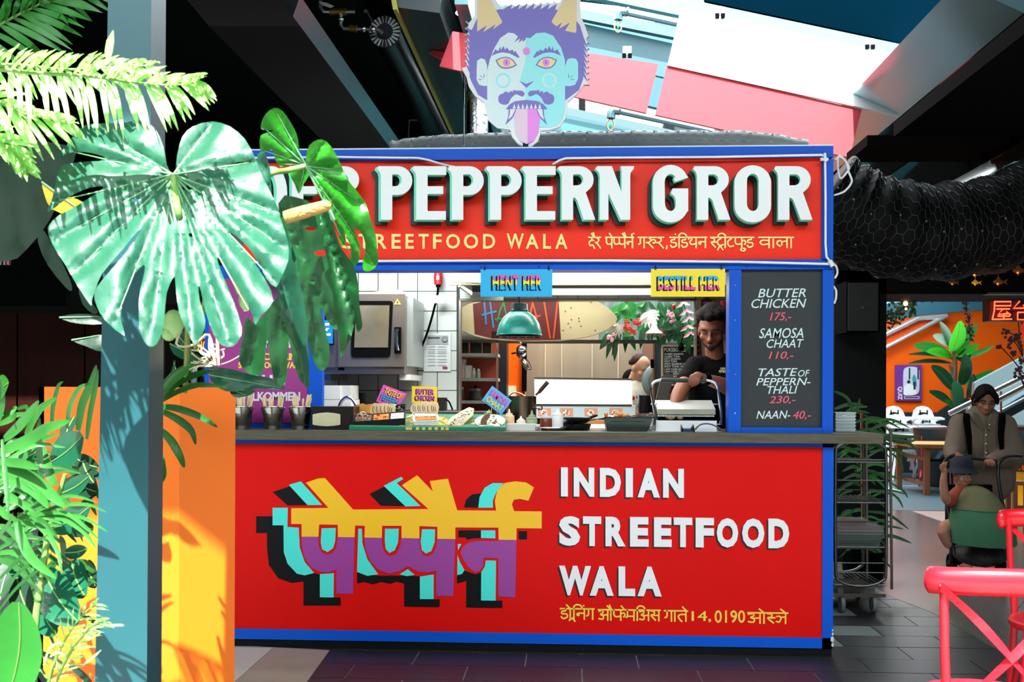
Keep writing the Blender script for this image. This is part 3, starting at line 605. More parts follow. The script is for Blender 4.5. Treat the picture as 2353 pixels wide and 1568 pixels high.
# ---- hanging signs
def hsign(label,x0,y0,x1,y1,mt,s,box,cols,Y=-.035):
    t=thing('hanging_sign',label,'sign',at((x0+x1)/2,y0,Y))
    rail('sign_plate',x0,y0,x1,y1,Y,.012,mt,t)
    n=len(s)
    bx0,by0,bx1,by1=box
    for k,(dx,dy) in enumerate(((-4,2.6),(-3,2),(-2,1.3),(-1,.6))):
        text('lettering_shadow',s,(bx0+dx,by0+dy,bx1+dx,by1+dy),Y,.0012+.0002*k,BLACKP,t,bold=.02,space=1.08)
    o=text('lettering',s,box,Y-.003,.0016,cols[0],t,bold=.032,space=1.08)
    me=o.data; zs=[at(bx0,by0+(by1-by0)*f,Y).z for f in (.34,.67)]
    b=bmesh.new(); b.from_mesh(me)
    for z in zs: bmesh.ops.bisect_plane(b,geom=b.verts[:]+b.edges[:]+b.faces[:],plane_co=(0,0,z),plane_no=(0,0,1))
    for f in b.faces:
        z=f.calc_center_median().z; f.material_index=0 if z>zs[0] else 1 if z>zs[1] else 2
    b.to_mesh(me); b.free(); me.materials.append(cols[1]); me.materials.append(cols[2])
    for x in (x0+10,x1-8):
        part('hook',MB().tube([at(x,y0+2,Y-.004),at(x,y0-8,Y-.004)],.006,8),CHROME,t,50)
    return t
hsign('blue plate with HENT HER in striped letters hanging over the counter',1104,619,1269,682,CYANP,'HENT HER',(1132,633,1246,666),(PINKP,YELP,CYANP))
hsign('yellow plate with BESTILL HER in striped letters hanging over the counter',1496,618,1666,682,YELP,'BESTILL HER',(1512,634,1655,667),(CYANP,YELP,PINKP))
# ---- cut-out face sign on the roof
fc=thing('face_sign','cut-out sign of a blue horned face with moustache and pink tongue','sign',at(1210,336,.06))
def Z6(p): return (1000+p[0]/4.355,p[1]/4.355)
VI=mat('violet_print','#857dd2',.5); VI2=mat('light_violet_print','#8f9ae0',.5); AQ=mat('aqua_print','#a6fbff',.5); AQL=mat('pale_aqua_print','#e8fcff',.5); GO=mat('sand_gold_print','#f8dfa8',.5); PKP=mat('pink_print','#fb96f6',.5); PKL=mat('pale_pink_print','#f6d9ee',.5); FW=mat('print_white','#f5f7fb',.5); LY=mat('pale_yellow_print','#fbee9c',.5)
YF=.06
def teeth(x0,y0,x1,y1,n,dx,dy):
    out=[]
    for i in range(n):
        t0=i/n; t1=(i+.55)/n
        out+= [(x0+(x1-x0)*t0,y0+(y1-y0)*t0),(x0+(x1-x0)*t1+dx,y0+(y1-y0)*t1+dy)]
    return out+[(x1,y1)]
def scal(x0,y0,x1,y1,n,r,sgn=1):
    out=[]; a=math.atan2(y1-y0,x1-x0); 
    for i in range(n):
        cx=x0+(x1-x0)*(i+.5)/n; cy=y0+(y1-y0)*(i+.5)/n
        for k in range(6):
            t=a+math.pi-sgn*math.pi*k/5; out.append((cx+r*math.cos(t),cy+r*math.sin(t)))
    return out
outline=[(400,-260),(560,-60),(640,60)]+scal(640,60,1260,10,9,34)+[(1340,-60),(1450,-260),(1455,180),(1500,280),(1530,370)]+scal(1540,380,1545,860,8,32)+[(1490,860),(1420,950),(1330,1030),(1310,1180),(1250,1280),(1150,1310),(1060,1320),(1030,1420),(960,1475),(900,1482),(830,1450),(770,1380),(752,1310),(620,1290),(530,1210),(490,1040),(400,970),(340,880),(320,790),(270,700)]+scal(285,690,305,230,7,36)+[(340,250),(400,180)]
flat('backing_board',[[Z6(p) for p in outline]],YF+.03,.03,FW,fc)
hair=[(580,110),(700,60)]
hair=[(430,170),(590,112),(640,95)]+teeth(680,98,1200,98,7,50,-58)+[(1265,110),(1400,190),(1450,260),(1480,360)]+teeth(1482,370,1480,760,7,45,80)+[(1480,790),(1440,900),(1300,1005),(1300,600),(1260,480),(1180,360),(1100,330),(1010,340),(950,390),(905,420),(910,395),(870,425),(880,395),(835,430),(850,385),(795,425),(830,365),(790,335),(730,328),(650,380),(580,500),(545,600),(520,700),(520,1005),(430,950),(360,810),(345,770)]+teeth(348,740,352,300,7,-42,-60)+[(370,300),(400,230)]
flat('hair_print',[[Z6(p) for p in hair]],YF,.004,VI,fc)
face=[(520,860),(525,700),(545,600),(590,490),(650,385),(730,328),(790,335),(830,370),(900,380),(950,385),(1010,335),(1100,328),(1180,360),(1260,480),(1290,580),(1300,700),(1300,1080),(1280,1180),(1220,1260),(1140,1275),(700,1275),(600,1245),(545,1170),(522,1080)]
L_=[p for p in face if p[0]<=905]+[]
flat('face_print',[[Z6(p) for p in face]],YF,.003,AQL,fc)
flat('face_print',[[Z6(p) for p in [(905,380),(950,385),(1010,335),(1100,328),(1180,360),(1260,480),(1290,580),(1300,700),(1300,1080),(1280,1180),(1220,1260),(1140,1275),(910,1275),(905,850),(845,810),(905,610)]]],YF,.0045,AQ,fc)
for pts,mt in (([(520,660),(500,600),(460,586),(420,610),(415,700),(415,800),(440,850),(480,863),(520,862)],AQL),([(1300,660),(1325,595),(1365,584),(1410,592),(1430,630),(1430,790),(1400,850),(1350,865),(1300,862)],AQ)):
    flat('ear_print',[[Z6(p) for p in pts]],YF,.005,mt,fc)
flat('horn_print',[[Z6(p) for p in [(432,-220),(670,215),(665,235),(580,295),(605,245),(480,325),(520,255),(420,318)]]],YF,.006,GO,fc)
flat('horn_print',[[Z6(p) for p in [(1420,-220),(1165,215),(1175,235),(1215,268),(1270,225),(1240,290),(1350,228),(1300,310),(1400,332),(1412,320)]]],YF,.006,GO,fc)
for sx in (1,-1):
    m_=lambda p:Z6((912+sx*(p[0]-912),p[1]))
    brow=[(1258,560),(1225,505),(1232,495),(1190,515),(1175,470),(1165,505),(1140,465),(1125,502),(1105,480),(1080,515),(1050,500),(1035,530),(1025,510),(980,575),(995,580),(1080,535),(1150,525),(1200,535)]
    flat('brow_print',[[m_(p) for p in (brow if sx>0 else brow)]],YF,.007,VI,fc)
    flat('eye_print',[[m_(p) for p in [(1005,655),(1040,605),(1080,580),(1120,572),(1165,580),(1220,605),(1195,655),(1160,685),(1110,692),(1060,682)]]],YF,.007,VI,fc)
    flat('eye_print',[[m_(p) for p in [(1022,652),(1050,612),(1085,590),(1120,583),(1165,592),(1205,612),(1183,650),(1155,673),(1110,680),(1062,670)]]],YF,.008,LY,fc)
    flat('iris_print',[[m_(p) for p in ell(1110,630,36,38)]],YF,.009,PKP,fc); flat('pupil_print',[[m_(p) for p in ell(1110,630,8,20,10)]],YF,.010,VI,fc)
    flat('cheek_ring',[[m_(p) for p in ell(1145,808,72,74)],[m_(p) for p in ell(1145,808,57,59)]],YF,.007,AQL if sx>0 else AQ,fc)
    mo=cspl([(930,935),(960,912),(1010,912),(1045,905),(1040,925),(1075,915),(1080,935),(1120,920),(1140,938),(1180,955),(1192,995),(1175,1035),(1130,1050),(1090,1035),(1070,990),(1020,945),(985,955),(945,968)],2)
    flat('moustache_print',[[m_(p) for p in mo]],YF,.008,VI,fc)
    flat('tusk_print',[[m_(p) for p in [(1012,1095),(1085,1095),(1092,1180),(1118,1248),(1060,1190),(1030,1150)]]],YF,.012,VI,fc)
    flat('tusk_print',[[m_(p) for p in [(1020,1098),(1072,1098),(1078,1150),(1090,1205),(1050,1165)]]],YF,.013,FW,fc)
    for a_ in ((1335,735,1335,790),(1345,785,1380,755),(1350,800,1395,800)):
        x0,y0,x1,y1=a_; dx,dy=(y1-y0)*.06,(x1-x0)*.06
        flat('ear_mark',[[m_((x0,y0)),m_(((x0+x1)/2-dx-1,(y0+y1)/2+dy+1)),m_((x1,y1)),m_(((x0+x1)/2+dx+1,(y0+y1)/2-dy-1))]],YF,.007,VI,fc)
flat('bindi_print',[[Z6(p) for p in ell(914,516,36,37)]],YF,.008,PKP,fc)
flat('nose_print',[[Z6(p) for p in [(845,815),(912,845),(985,815),(912,882)]]],YF,.008,VI,fc)
flat('mouth_print',[[Z6(p) for p in [(710,1095),(745,1050),(800,1018),(915,1005),(1030,1018),(1085,1050),(1122,1095)]]],YF,.009,VI,fc)
flat('tongue_print',[[Z6(p) for p in [(790,1095),(1048,1095),(1048,1200),(1030,1330),(985,1415),(915,1445),(850,1415),(805,1320),(788,1200)]]],YF,.009,PKL,fc)
flat('tongue_print',[[Z6(p) for p in [(925,1095),(1048,1095),(1048,1200),(1030,1330),(985,1415),(925,1443)]]],YF,.010,PKP,fc)
for i in range(7): x=792+i*42.5; flat('tooth_print',[[Z6(p) for p in [(x-15,1092),(x,1044),(x+15,1092)]]],YF,.012,FW,fc)
part('stay_wire',MB().tube([at(1066,170,.3),at(1066,335,.1)],.004,6),CHROME,fc)
part('foot_bracket',MB().bar(at(1208,345,.08),at(1208,330,.08),.03,.05),BLACKP,fc)
# cables at the sign's right end
def cable(label,pts,r,mt,Y=None):
    P=[at(p[0],p[1],p[2] if len(p)>2 else Y) for p in pts]; P=[Vector(q) for q in spl([tuple(p) for p in P],5)]
    return single('cable',MB().tube(P,r,6),mt,label,'cable',smooth=50)
cable('white cable looping from the sign top right corner',[(1918,368),(1926,361),(1936,363),(1948,378),(1950,390),(1932,410),(1926,392),(1925,366),(1930,358),(1944,372),(1950,395),(1957,418),(1940,440),(1916,449)],.006,WHITE,.08)
cable('thin white cable with connector below the sign corner',[(1915,606),(1922,614),(1924,628),(1918,640)],.006,WHITE,.02)
cable('short white cable arc beside the blue menu frame',[(1915,658),(1921,668),(1921,684),(1917,698)],.006,WHITE,.02)
# left end panel of the stall with poster
lp=thing('hatch_screen','blue painted panel at the left end of the serving hatch','panel',at(650,990,.3)); rail('board',470,610,741,992,.30,.05,BLUE,lp)
ps=thing('welcome_poster','purple poster reading ALLE VELKOMMEN behind the spork buckets','poster',at(620,975,.295)); rail('poster_sheet',480,640,706,972,.292,.004,mat('magenta_poster','#a02c86',.5),ps)
PW=mat('poster_white','#e9e6f0',.5)
for s,b_,m in (('DER PEPPERN',(560,690,690,716),PW),('GROR',(575,770,690,800),PW),('INDIAN',(566,812,690,828),YEL),('STREETFOOD WALA',(548,832,696,847),YEL),('ALLE',(575,862,655,884),PW),('VELKOMMEN',(553,901,690,922),PW)): text('lettering',s,b_,.291,.003,m,ps,bold=.04)
# ------------------------------------------------------------ inside the stall
def X_(px,Y,py=950): return at(px,py,Y).x
def Z_(py,Y,px=1200): return at(px,py,Y).z
YW=1.9
TW=mat('white_wall_tile','#b9c2bd',.3,noise=.06,scale=2); GR2=mat('dark_wall_grout','#3b3f3c',.8); TPK=mat('warm_lit_wall_tile','#c0a190',.35,noise=.06,scale=3)  # right-hand tiles are the white ones, warm light put in the colour
wk=MB()
for b_ in ((560,600,1056,1200),(1056,560,1597,687),(1597,560,1800,1200)): pbox(wk,*b_,YW+.012,YW+.1)
wk_=struct('wall_kitchen',wk,GR2)
tc_={}
def tilebox(x0,y0,x1,y1,mt):
    key=(round(x1-x0),round(y1-y0),mt.name); p=at(x0,y1,YW)
    if key not in tc_:
        s=mpp(YW); tc_[key]=MB().box(.5*s,(x1-x0-1.0)*s,0,.012,.5*s,(y1-y0-1.0)*s).mesh('tile',mt)
    o=link('tile',tc_[key],wk_); o.location=(p.x,YW,p.z)
for i in range(-3,8):
    for j in range(-2,9):
        x0=733.4+45.3*(i+0); y0=623.6+45.6*j
        x1=min(x0+45.3,1055); 
        if x0>1050 or x1<640 or y0>1000: continue
        tilebox(x0,y0,x1,y0+45.6,TW)
for i in range(12):
    x0=1055+46*i-3 if i else 1056; x1=1052+46*(i+1)
    for y0,y1 in ((597,643),(643,687)): tilebox(x0,y0,min(x1,1597),y1,TW)
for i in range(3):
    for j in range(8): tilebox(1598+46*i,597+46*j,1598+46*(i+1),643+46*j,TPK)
struct('trim_2',pbox(MB(),1054,687,1600,691,YW-.01,YW+.1),DSTEEL); struct('trim_3',pbox(MB(),1054,691,1058,1010,YW-.01,YW+.1),STEEL)
# stall body: roof, right wall, raised floor
struct('ceiling_stall',MB().box(xl,xr-.02,.17,1.9,Z_(345,0),Z_(340,0)),BLACKP)
struct('wall_stall_right',MB().box(xr-.06,xr-.02,.13,1.9,0,Z_(345,0)),DARK)
struct('wall_stall_left',MB().box(xl,xl+.04,.36,1.9,0,Z_(345,0)),DARK)
struct('floor_platform',MB().box(xl+.05,xr-.06,.62,1.88,0,.16),DARK)
struct('wall_neighbour_back',pbox(MB(),850,560,1800,1300,4.35,4.45),mat('neighbour_wall','#2b2622',.6))
# extractor hood
hd=thing('extractor_hood','long stainless steel extractor hood above the hatch','extractor hood',at(1300,650,1.0))
HS=mat('hood_steel','#a9a49a',.35,.3,noise=.1,scale=2,stretch=(1,1,8))
part('hood_front',pbox(MB(),1032,590,1672,655,1.0,1.03),HS,hd); part('hood_body',pbox(MB(),1034,560,1670,640,1.03,1.8),DSTEEL,hd)
part('hood_lip',pbox(MB(),1085,671,1672,678,1.25,1.3),HS,hd); part('hood_shade_strip',pbox(MB(),1085,656,1672,671,1.3,1.34),DSTEEL,hd)  # dark strip stands in for the shade in the hood's recess
part('strip_lamp',MB().tube([at(1048,646,.98),at(1104,646,.98)],.012,8),mat('warm_white_lamp','#ffe9cc',.4,emit=6),hd)
part('rail',MB().tube([at(1040,651,.97),at(1040,648,.97),at(1105,652,.97)],.006,6),CHROME,hd)
part('hinge_arm',MB().bar(at(1055,656,1.0),at(1082,675,1.1),.02,.02),STEEL,hd)
pbx=MB(); pbox(pbx,1081,680,1156,691,1.2,1.24); single('hood_tray',pbx,mat('olive_tray','#6a7367',.4),'grey green tray under the hood beside the blue hanging plate','tray')
# oven
ov=thing('combi_oven','stainless combi oven with glass door on the tiled wall','oven',at(850,865,1.2))
OS=mat('oven_steel','#8d8478',.33,.85,noise=.15,scale=2,stretch=(1,1,6)); yo=1.2
part('body',pbox(MB(),741,678,929,845,yo,1.86),OS,ov)
part('side_housing',pbox(MB(),929,684,949,842,yo+.12,1.86),mat('side_steel','#a7b0ad',.35,.6),ov)
o=part('door',pbox(MB(),777,676,930,843,yo-.02,yo),OS,ov)
W_=[(812,692),(898,692),(902,694),(903,698),(897,814),(895,820),(890,822),(814,822),(809,820),(807,815),(808,697),(809,694)]
flat('door_frame',[W_],yo-.02,.008,BLK,o); 
flat('door_glass',[[(818,702),(895,702),(892,799),(814,799)]],yo-.029,.003,mat('oven_glass','#57503f',.12,.3,noise=.5,scale=3,hex2='#8b826c'),o)
part('handle',MB().tube([at(*p,yo-.06) for p in [(913,756),(911,765),(911,790),(914,806)]],.012,8),CHROME,ov,50); part('handle_mount',pbox(MB(),906,752,921,812,yo-.04,yo-.02),BLK,ov)
flat('warning_sign',[[(913,687),(906,700),(921,700)]],yo-.021,.003,YEL,ov); flat('warning_bolt',[[(913,691),(911,697),(913,696),(912,699),(916,694),(914,694)]],yo-.025,.002,BLK,ov)
flat('control_screen',[[(700,676),(764,676),(768,794),(700,794)]],yo-.022,.01,mat('screen_black','#06080b',.2),ov)
flat('display',[[(705,736),(765,736),(765,790),(705,790)]],yo-.034,.003,mat('screen_blue','#0d5f9c',.3,emit=.6),ov)
for s,b_ in (('100°',(744,742,760,749)),('-8°',(746,754,756,761)),('00:00',(743,766,760,772))): text('display_text',s,b_,yo-.038,.002,mat('screen_white','#e8f2ff',.4,emit=1),ov)
part('foot_rail',pbox(MB(),741,845,929,860,yo+.02,1.86),OS,ov); part('stand_bracket',pbox(MB(),745,861,760,874,yo+.1,1.86),STEEL,ov); part('stand_bracket',pbox(MB(),918,861,943,874,yo+.1,1.86),mat('white_bracket','#c7cbc7',.4),ov)
part('badge',pbox(MB(),777,845,790,851,yo+.0,yo+.03),BLK,ov)
part('top_foil',MB().poly([at(*p,yo+.2) for p in [(822,678),(870,669),(920,666),(930,672),(946,690),(930,684),(900,678)]],(0,.4,0)),mat('cling_film','#aebfbe',.15,.4),ov)
pl=thing('red_plug','red industrial plug with a white tag on its black cable','plug',at(1008,640,1.85))
part('plug_body',MB().lathe([(.012,-.05),(.03,-.045),(.034,0),(.03,.05),(.02,.07)],at(1007,640,1.82),14),mat('plug_red','#a81c22',.4),pl,40); part('label',pbox(MB(),1003,634,1009,643,1.78,1.785),WHITE,pl)
part('plug_neck',MB().tube([at(1007,650,1.82),at(1007,660,1.82)],.018,8),BLK,pl,40)
part('cord',MB().tube([at(*p,1.8) for p in spl([(1007,658),(1006,672),(1000,700),(988,745),(972,790),(951,826),(945,815),(935,790)],4)],.009,6),BLK,pl,50)
part('tag',pbox(MB(),998,679,1022,697,1.77,1.775),mat('paper_tag','#c9c3bb',.7),pl)
po=thing('inspection_poster','laminated inspection notice with a smiley on the tiles','poster',at(1005,852,1.88))
part('sheet',pbox(MB(),974,766,1036,854,1.89,1.895),mat('paper_grey','#c3cbcb',.4),po); part('header_print',pbox(MB(),980,771,1030,792,1.886,1.89),mat('print_grey','#8f9898',.6),po)
text('print',"Stoyresmittel",(983,774,1010,780),1.885,.001,BLACKP,po)
flat('smiley_print',[ell(1022,781,7,7,16),ell(1022,781,6,6,16)],1.885,.001,BLACKP,po)
sm=MB(); strokes(sm,[[(1018,783),(1022,786),(1026,783)],[(1019.5,778),(1020,779.5)],[(1024,778),(1024.5,779.5)]],1.885,1); part('smiley_print',sm,BLACKP,po)
tx=MB()
for y in (797,803,808,812,818,826,832,840): strokes(tx,[[(984,y),(1000,y)],[(1006,y),(1026,y)]],1.889,1.2)
part('print',tx,mat('print_grey','#8f9898',.6),po); part('print_stamp',pbox(MB(),1017,843,1028,848,1.885,1.889),mat('stamp_magenta','#8a1d55',.6),po)
# pendant lamp
lm=thing('pendant_lamp','worn turquoise enamel dome lamp over the counter','lamp',at(1194,770,.35)); s_=mpp(.35); c=at(1193,770,.35)
EN=mat('turquoise_enamel','#3fc0a8',.3,noise=.75,scale=5,hex2='#0f3f3c',stretch=(1,1,2.5)); 
prof=[(52*s_,0),(51*s_,10*s_),(46*s_,26*s_),(36*s_,42*s_),(25*s_,51*s_),(19.5*s_,54*s_)]
part('shade',MB().lathe([(r,z) for r,z in prof],c,32),EN,lm,50); part('shade_lining',MB().lathe([(51.6*s_,0),(45*s_,22*s_),(30*s_,42*s_),(.001,50*s_)],c,32),mat('dark_enamel','#0e2a26',.4),lm,50)
part('neck',MB().lathe([(20*s_,53*s_),(21*s_,56*s_),(19*s_,60*s_),(19*s_,70*s_),(18*s_,72*s_),(.001,72.5*s_)],c,28),mat('dark_teal_enamel','#0f4a45',.35,noise=.5,scale=8),lm,40)
part('rim',MB().tube([c+Vector((52*s_*math.cos(a),52*s_*math.sin(a),0)) for a in [i*math.pi/14 for i in range(28)]],.003,6,closed=True),EN,lm,50)
part('chain',MB().tube([c+Vector((0,0,72*s_)),c+Vector((0,0,.62))],.004,6),CHROME,lm); part('bulb',MB().sph(c+Vector((0,0,.04)),.03,10),mat('bulb_off','#fff0c8',.3,emit=3),lm,60)
# surfboard
sb=thing('surfboard','pale wooden surfboard with dark red middle and painted letters','surfboard',at(1230,783,2.3))
PLY=mat('pale_plywood','#e0d2a0',.5,noise=.18,scale=2,stretch=(1,4,9)); out=cspl([(1040,735),(1062,708),(1095,695),(1150,687),(1240,682),(1310,684),(1352,688),(1385,700),(1405,716),(1418,733),(1408,748),(1385,763),(1345,775),(1290,782),(1200,784),(1120,779),(1070,764)],2)
flat('deck',[out],2.34,.04,PLY,sb); flat('rail_edge',[cspl([(p[0],p[1]+2) for p in out[::2]],1)],2.36,.02,WOODL,sb)
flat('red_band',[[(1087,699),(1120,691),(1180,686),(1283,683),(1289,781),(1200,782.5),(1130,778),(1091,768)]],2.30,.004,mat('dark_red_stain','#6e1c1a',.55,noise=.2,scale=3,stretch=(1,1,6)),sb)
for nm,col,ls in (('painted_letter','#2a86c4',[[(1113,694),(1117,745)],[(1126,693),(1134,752)],[(1108,724),(1140,716)]]),('painted_letter','#148a4c',[[(1157,695),(1149,715),(1143,738)],[(1157,695),(1166,735)],[(1138,734),(1160,732)]]),('painted_letter','#e2561a',[[(1224,696),(1219,720),(1214,745)],[(1224,696),(1234,732)],[(1216,730),(1241,726)]]),('painted_letter','#e2561a',[[(1250,693),(1264,777)],[(1281,693),(1272,777)]])):
    mb=MB(); strokes(mb,ls,2.295,4); part(nm,mb,mat('letter_'+col[1:],col,.5),sb)
text('painted_word','BARCODE',(1130,762,1240,777),2.296,.003,BLACKP,sb,bold=.04)
for k,(x,y) in enumerate(((1335,692),(1358,695),(1299,716),(1312,708),(1313,735),(1330,732),(1306,744),(1331,739),(1335,750),(1294,760),(1311,753),(1368,760))): part('knot',MB().lathe([(.007,0),(.001,-.003)],at(x,y,2.299),8,axis='y'),mat('knot_brown','#8f6f38',.6),sb)
# neighbour stall seen through the opening
LIN=mat('dark_lintel','#1b1613',.6)
struct('beam_9',pbox(MB(),1050,781,1512,788,2.6,2.75),LIN)
struct('wall_steel_splash',pbox(MB(),1206,700,1486,1010,4.1,4.15),mat('splash_steel','#b9a48c',.35,.6,noise=.35,scale=1.4,hex2='#8d8a7c',stretch=(6,1,.3)))
for i,x in enumerate((1252,1290,1360,1420)): part('joint',pbox(MB(),x,786,x+1.2,905,4.09,4.1),mat('pale_joint','#d8c8b0',.5),bpy.data.objects['wall_steel_splash'])
struct('pillar_1',pbox(MB(),1164,700,1206,1010,3.6,3.75),ORANGE); struct('pillar_2',pbox(MB(),1143,700,1164,1010,3.3,3.6),mat('navy_black','#0c141d',.5)); struct('pillar_3',pbox(MB(),1199,786,1210,900,3.55,3.6),BLK)
struct('wall_board_teal',pbox(MB(),1376,640,1602,788,3.1,3.15),mat('teal_grey_boards','#7f9a98',.6,noise=.5,scale=5,hex2='#38494a',stretch=(14,1,.4)))
struct('pillar_4',pbox(MB(),1501,784,1519,1010,2.95,3.05),mat('grey_teal_wood','#4d6065',.6,noise=.4,scale=5,stretch=(8,8,.5)))
struct('pillar_5',pbox(MB(),1478,783,1502,1010,3.9,4.0),mat('brown_panel','#6d4b3c',.6))
struct('trim_4',pbox(MB(),1500,788,1504,1010,2.93,2.96),WOOD)
single('socket',pbox(MB(),1168,887,1186,912,3.58,3.6),CREAM,'cream wall socket on the orange pillar','socket')
# shelving
sh=thing('shelf_unit','steel shelf unit with kitchen goods behind the tiled wall','shelf',at(1100,1000,2.7))
part('back_panel',pbox(MB(),1056,784,1145,1010,3.0,3.02),mat('burnt_orange','#8a2d0c',.5),sh)
for y in (812,869,921): part('shelf_board',pbox(MB(),1058,y,1142,y+7,2.62,3.0),mat('shelf_grey','#a8adb0',.35,.4),sh); 
for x in (1057,1140): part('post',pbox(MB(),x,784,x+3,1010,2.6,2.64),STEEL,sh)
rs=random.Random(5)
zc_={}
def shelfitem(x0,y0,x1,y1,Y,hexc,label,cat,rnd=False,group='goods on the steel shelves'):
    if rnd:
        r=(x1-x0)/2*mpp(Y); c=at((x0+x1)/2,y1,Y+r); h=(y1-y0)*mpp(Y); t=thing(cat.replace(' ','_'),label,cat,c,group)
        part('body',MB().lathe([(r*.95,0),(r,h*.1),(r,h*.7),(r*.55,h*.85)],c,14),mat('ware_'+hexc[1:],hexc,.3,.3),t,40); part('lid',MB().lathe([(r*.6,h*.84),(r*.6,h),(.001,h*1.02)],c,14),WHITE,t,40); return t
    t=thing(cat.replace(' ','_'),label,cat,at((x0+x1)/2,y1,Y),group); part('body',pbox(MB(),x0,y0,x1,y1,Y,Y+.12),mat('ware_'+hexc[1:],hexc,.5,noise=.2,scale=8),t); part('lid',pbox(MB(),x0-.6,y0,x1+.6,y0+max(1.5,(y1-y0)*.12),Y-.004,Y+.124),mat('ware_'+hexc[1:],hexc,.5),t); return t
for a_ in ((1059,786,1075,812,'#10161c','black binder box at the left of the top shelf','box'),(1080,788,1105,812,'#18202c','dark navy box in the middle of the top shelf','box'),(1109,788,1128,812,'#0e1218','black box at the right of the top shelf','box'),
    (1060,826,1068,869,'#d6d2cf','narrow white carton upright on the middle shelf','carton'),(1069,840,1082,869,'#e9ebec','white box with a label on the middle shelf','box')): shelfitem(*a_[:4],2.7,*a_[4:])
shelfitem(1084,846,1094,869,2.75,'#c8d2cc','clear jar with white lid on the middle shelf','jar',True); shelfitem(1095,848,1104,869,2.75,'#a5b5a0','greenish jar at the right of the middle shelf','jar',True)
shelfitem(1060,890,1066,921,2.75,'#54606a','dark glass bottle at the left of the lower shelf','bottle',True)
t=thing('cooking_pot','dull lidded cooking pot on the lower shelf','pot',at(1092,921,2.8)); r=16*mpp(2.8); c=at(1092,921,2.8+r)
part('pot_body',MB().lathe([(r*.95,0),(r,.02),(r,.08)],c,20),DSTEEL,t,40); part('pot_lid',MB().lathe([(r*1.05,.08),(r*.8,.098),(.001,.105)],c,20),STEEL,t,40); part('knob',MB().sph(c+Vector((0,0,.112)),.012,8),BLK,t,60)
single('tomato',MB().sph(at(1064,917,2.75),(.014,.014,.011),10),mat('tomato','#c01818',.3),'small red tomato beside the cooking pot','fruit',smooth=60)
# ladle and sieve hanging
hs=thing('strainer','steel strainers hanging on a hook in front of the orange pillar','strainer',at(1195,790,2.2))
c=at(1196,808,2.2)
part('bowl',MB().lathe([(.045,0),(.044,.02),(.035,.04),(.001,.05)],c,16,axis='x'),CHROME,hs,50); part('bowl',MB().lathe([(.03,-.03),(.05,-.01),(.05,.0)],c,16,axis='x'),DSTEEL,hs,50)
part('handle',MB().tube([at(1175,813,2.2),at(1186,811,2.2)],.007,6),BLK,hs)
mb=MB(); rot=Euler((0,-.5,0)).to_matrix(); mb.sph(at(1207,838,2.2),(.022,.03,.05),12,rot=rot); part('bowl',mb,STEEL,hs,50); part('rim',MB().tube([at(*p,2.17) for p in cspl([(1197,825),(1212,828),(1221,848),(1212,848),(1201,838)],3)],.004,6,closed=True),CHROME,hs,50)
part('hook',MB().tube([at(1197,796,2.2),at(1198,789,2.2),at(1194,786,2.2)],.004,6),CHROME,hs)
# pokebowl board
pk=thing('menu_board','framed black letter board listing pokebowls behind the cook','menu board',at(1556,900,2.85))
part('board_face',pbox(MB(),1524,797,1596,905,2.87,2.88),mat('letterboard','#1d1614',.8),pk)
for b_ in ((1520,793,1600,797),(1520,797,1524,905)): part('frame_rail',pbox(MB(),*b_,2.85,2.88),WOODL,pk)
def Z3(p): return (1350+p[0]/5.226,600+p[1]/5.226)
for s,x0,y0,x1,y1 in (('POKEBOWLS',920,1042,1182,1090),('CLASSIC SALMON',920,1105,1150,1130),('CLASSIC TUNA',920,1136,1110,1160),('SPICY SALMON',920,1166,1115,1188),('SPICY TUNA',920,1194,1078,1218),('SPICY SALMON AV',920,1224,1190,1250),('SPICY TUNA AVO',920,1255,1180,1280),('LOW CARB SAL',920,1288,1140,1313),('LOW CARB TU',920,1318,1130,1342),('#FREE',1025,1346,1110,1370),('#FREE',1025,1376,1110,1400),('HUL',998,1475,1055,1500)):
    a=Z3((x0,y0)); b_=Z3((x1,y1)); text('lettering',s,(a[0],a[1],b_[0],b_[1]),2.868,.002,WHITE,pk,bold=.03)
# hanging microphone lamp
g_=thing('gooseneck_lamp','small black gooseneck spotlight hanging in front of the pokebowl board','lamp',at(1566,800,2.4))
part('neck',MB().tube([at(*p,2.4) for p in spl([(1572,768),(1568,778),(1565,788),(1565,797)],3)],.005,6),BLK,g_,50); part('lamp_head',MB().lathe([(.012,.05),(.022,.02),(.025,0),(.015,-.012)],at(1565,803,2.4),10),BLK,g_,50)
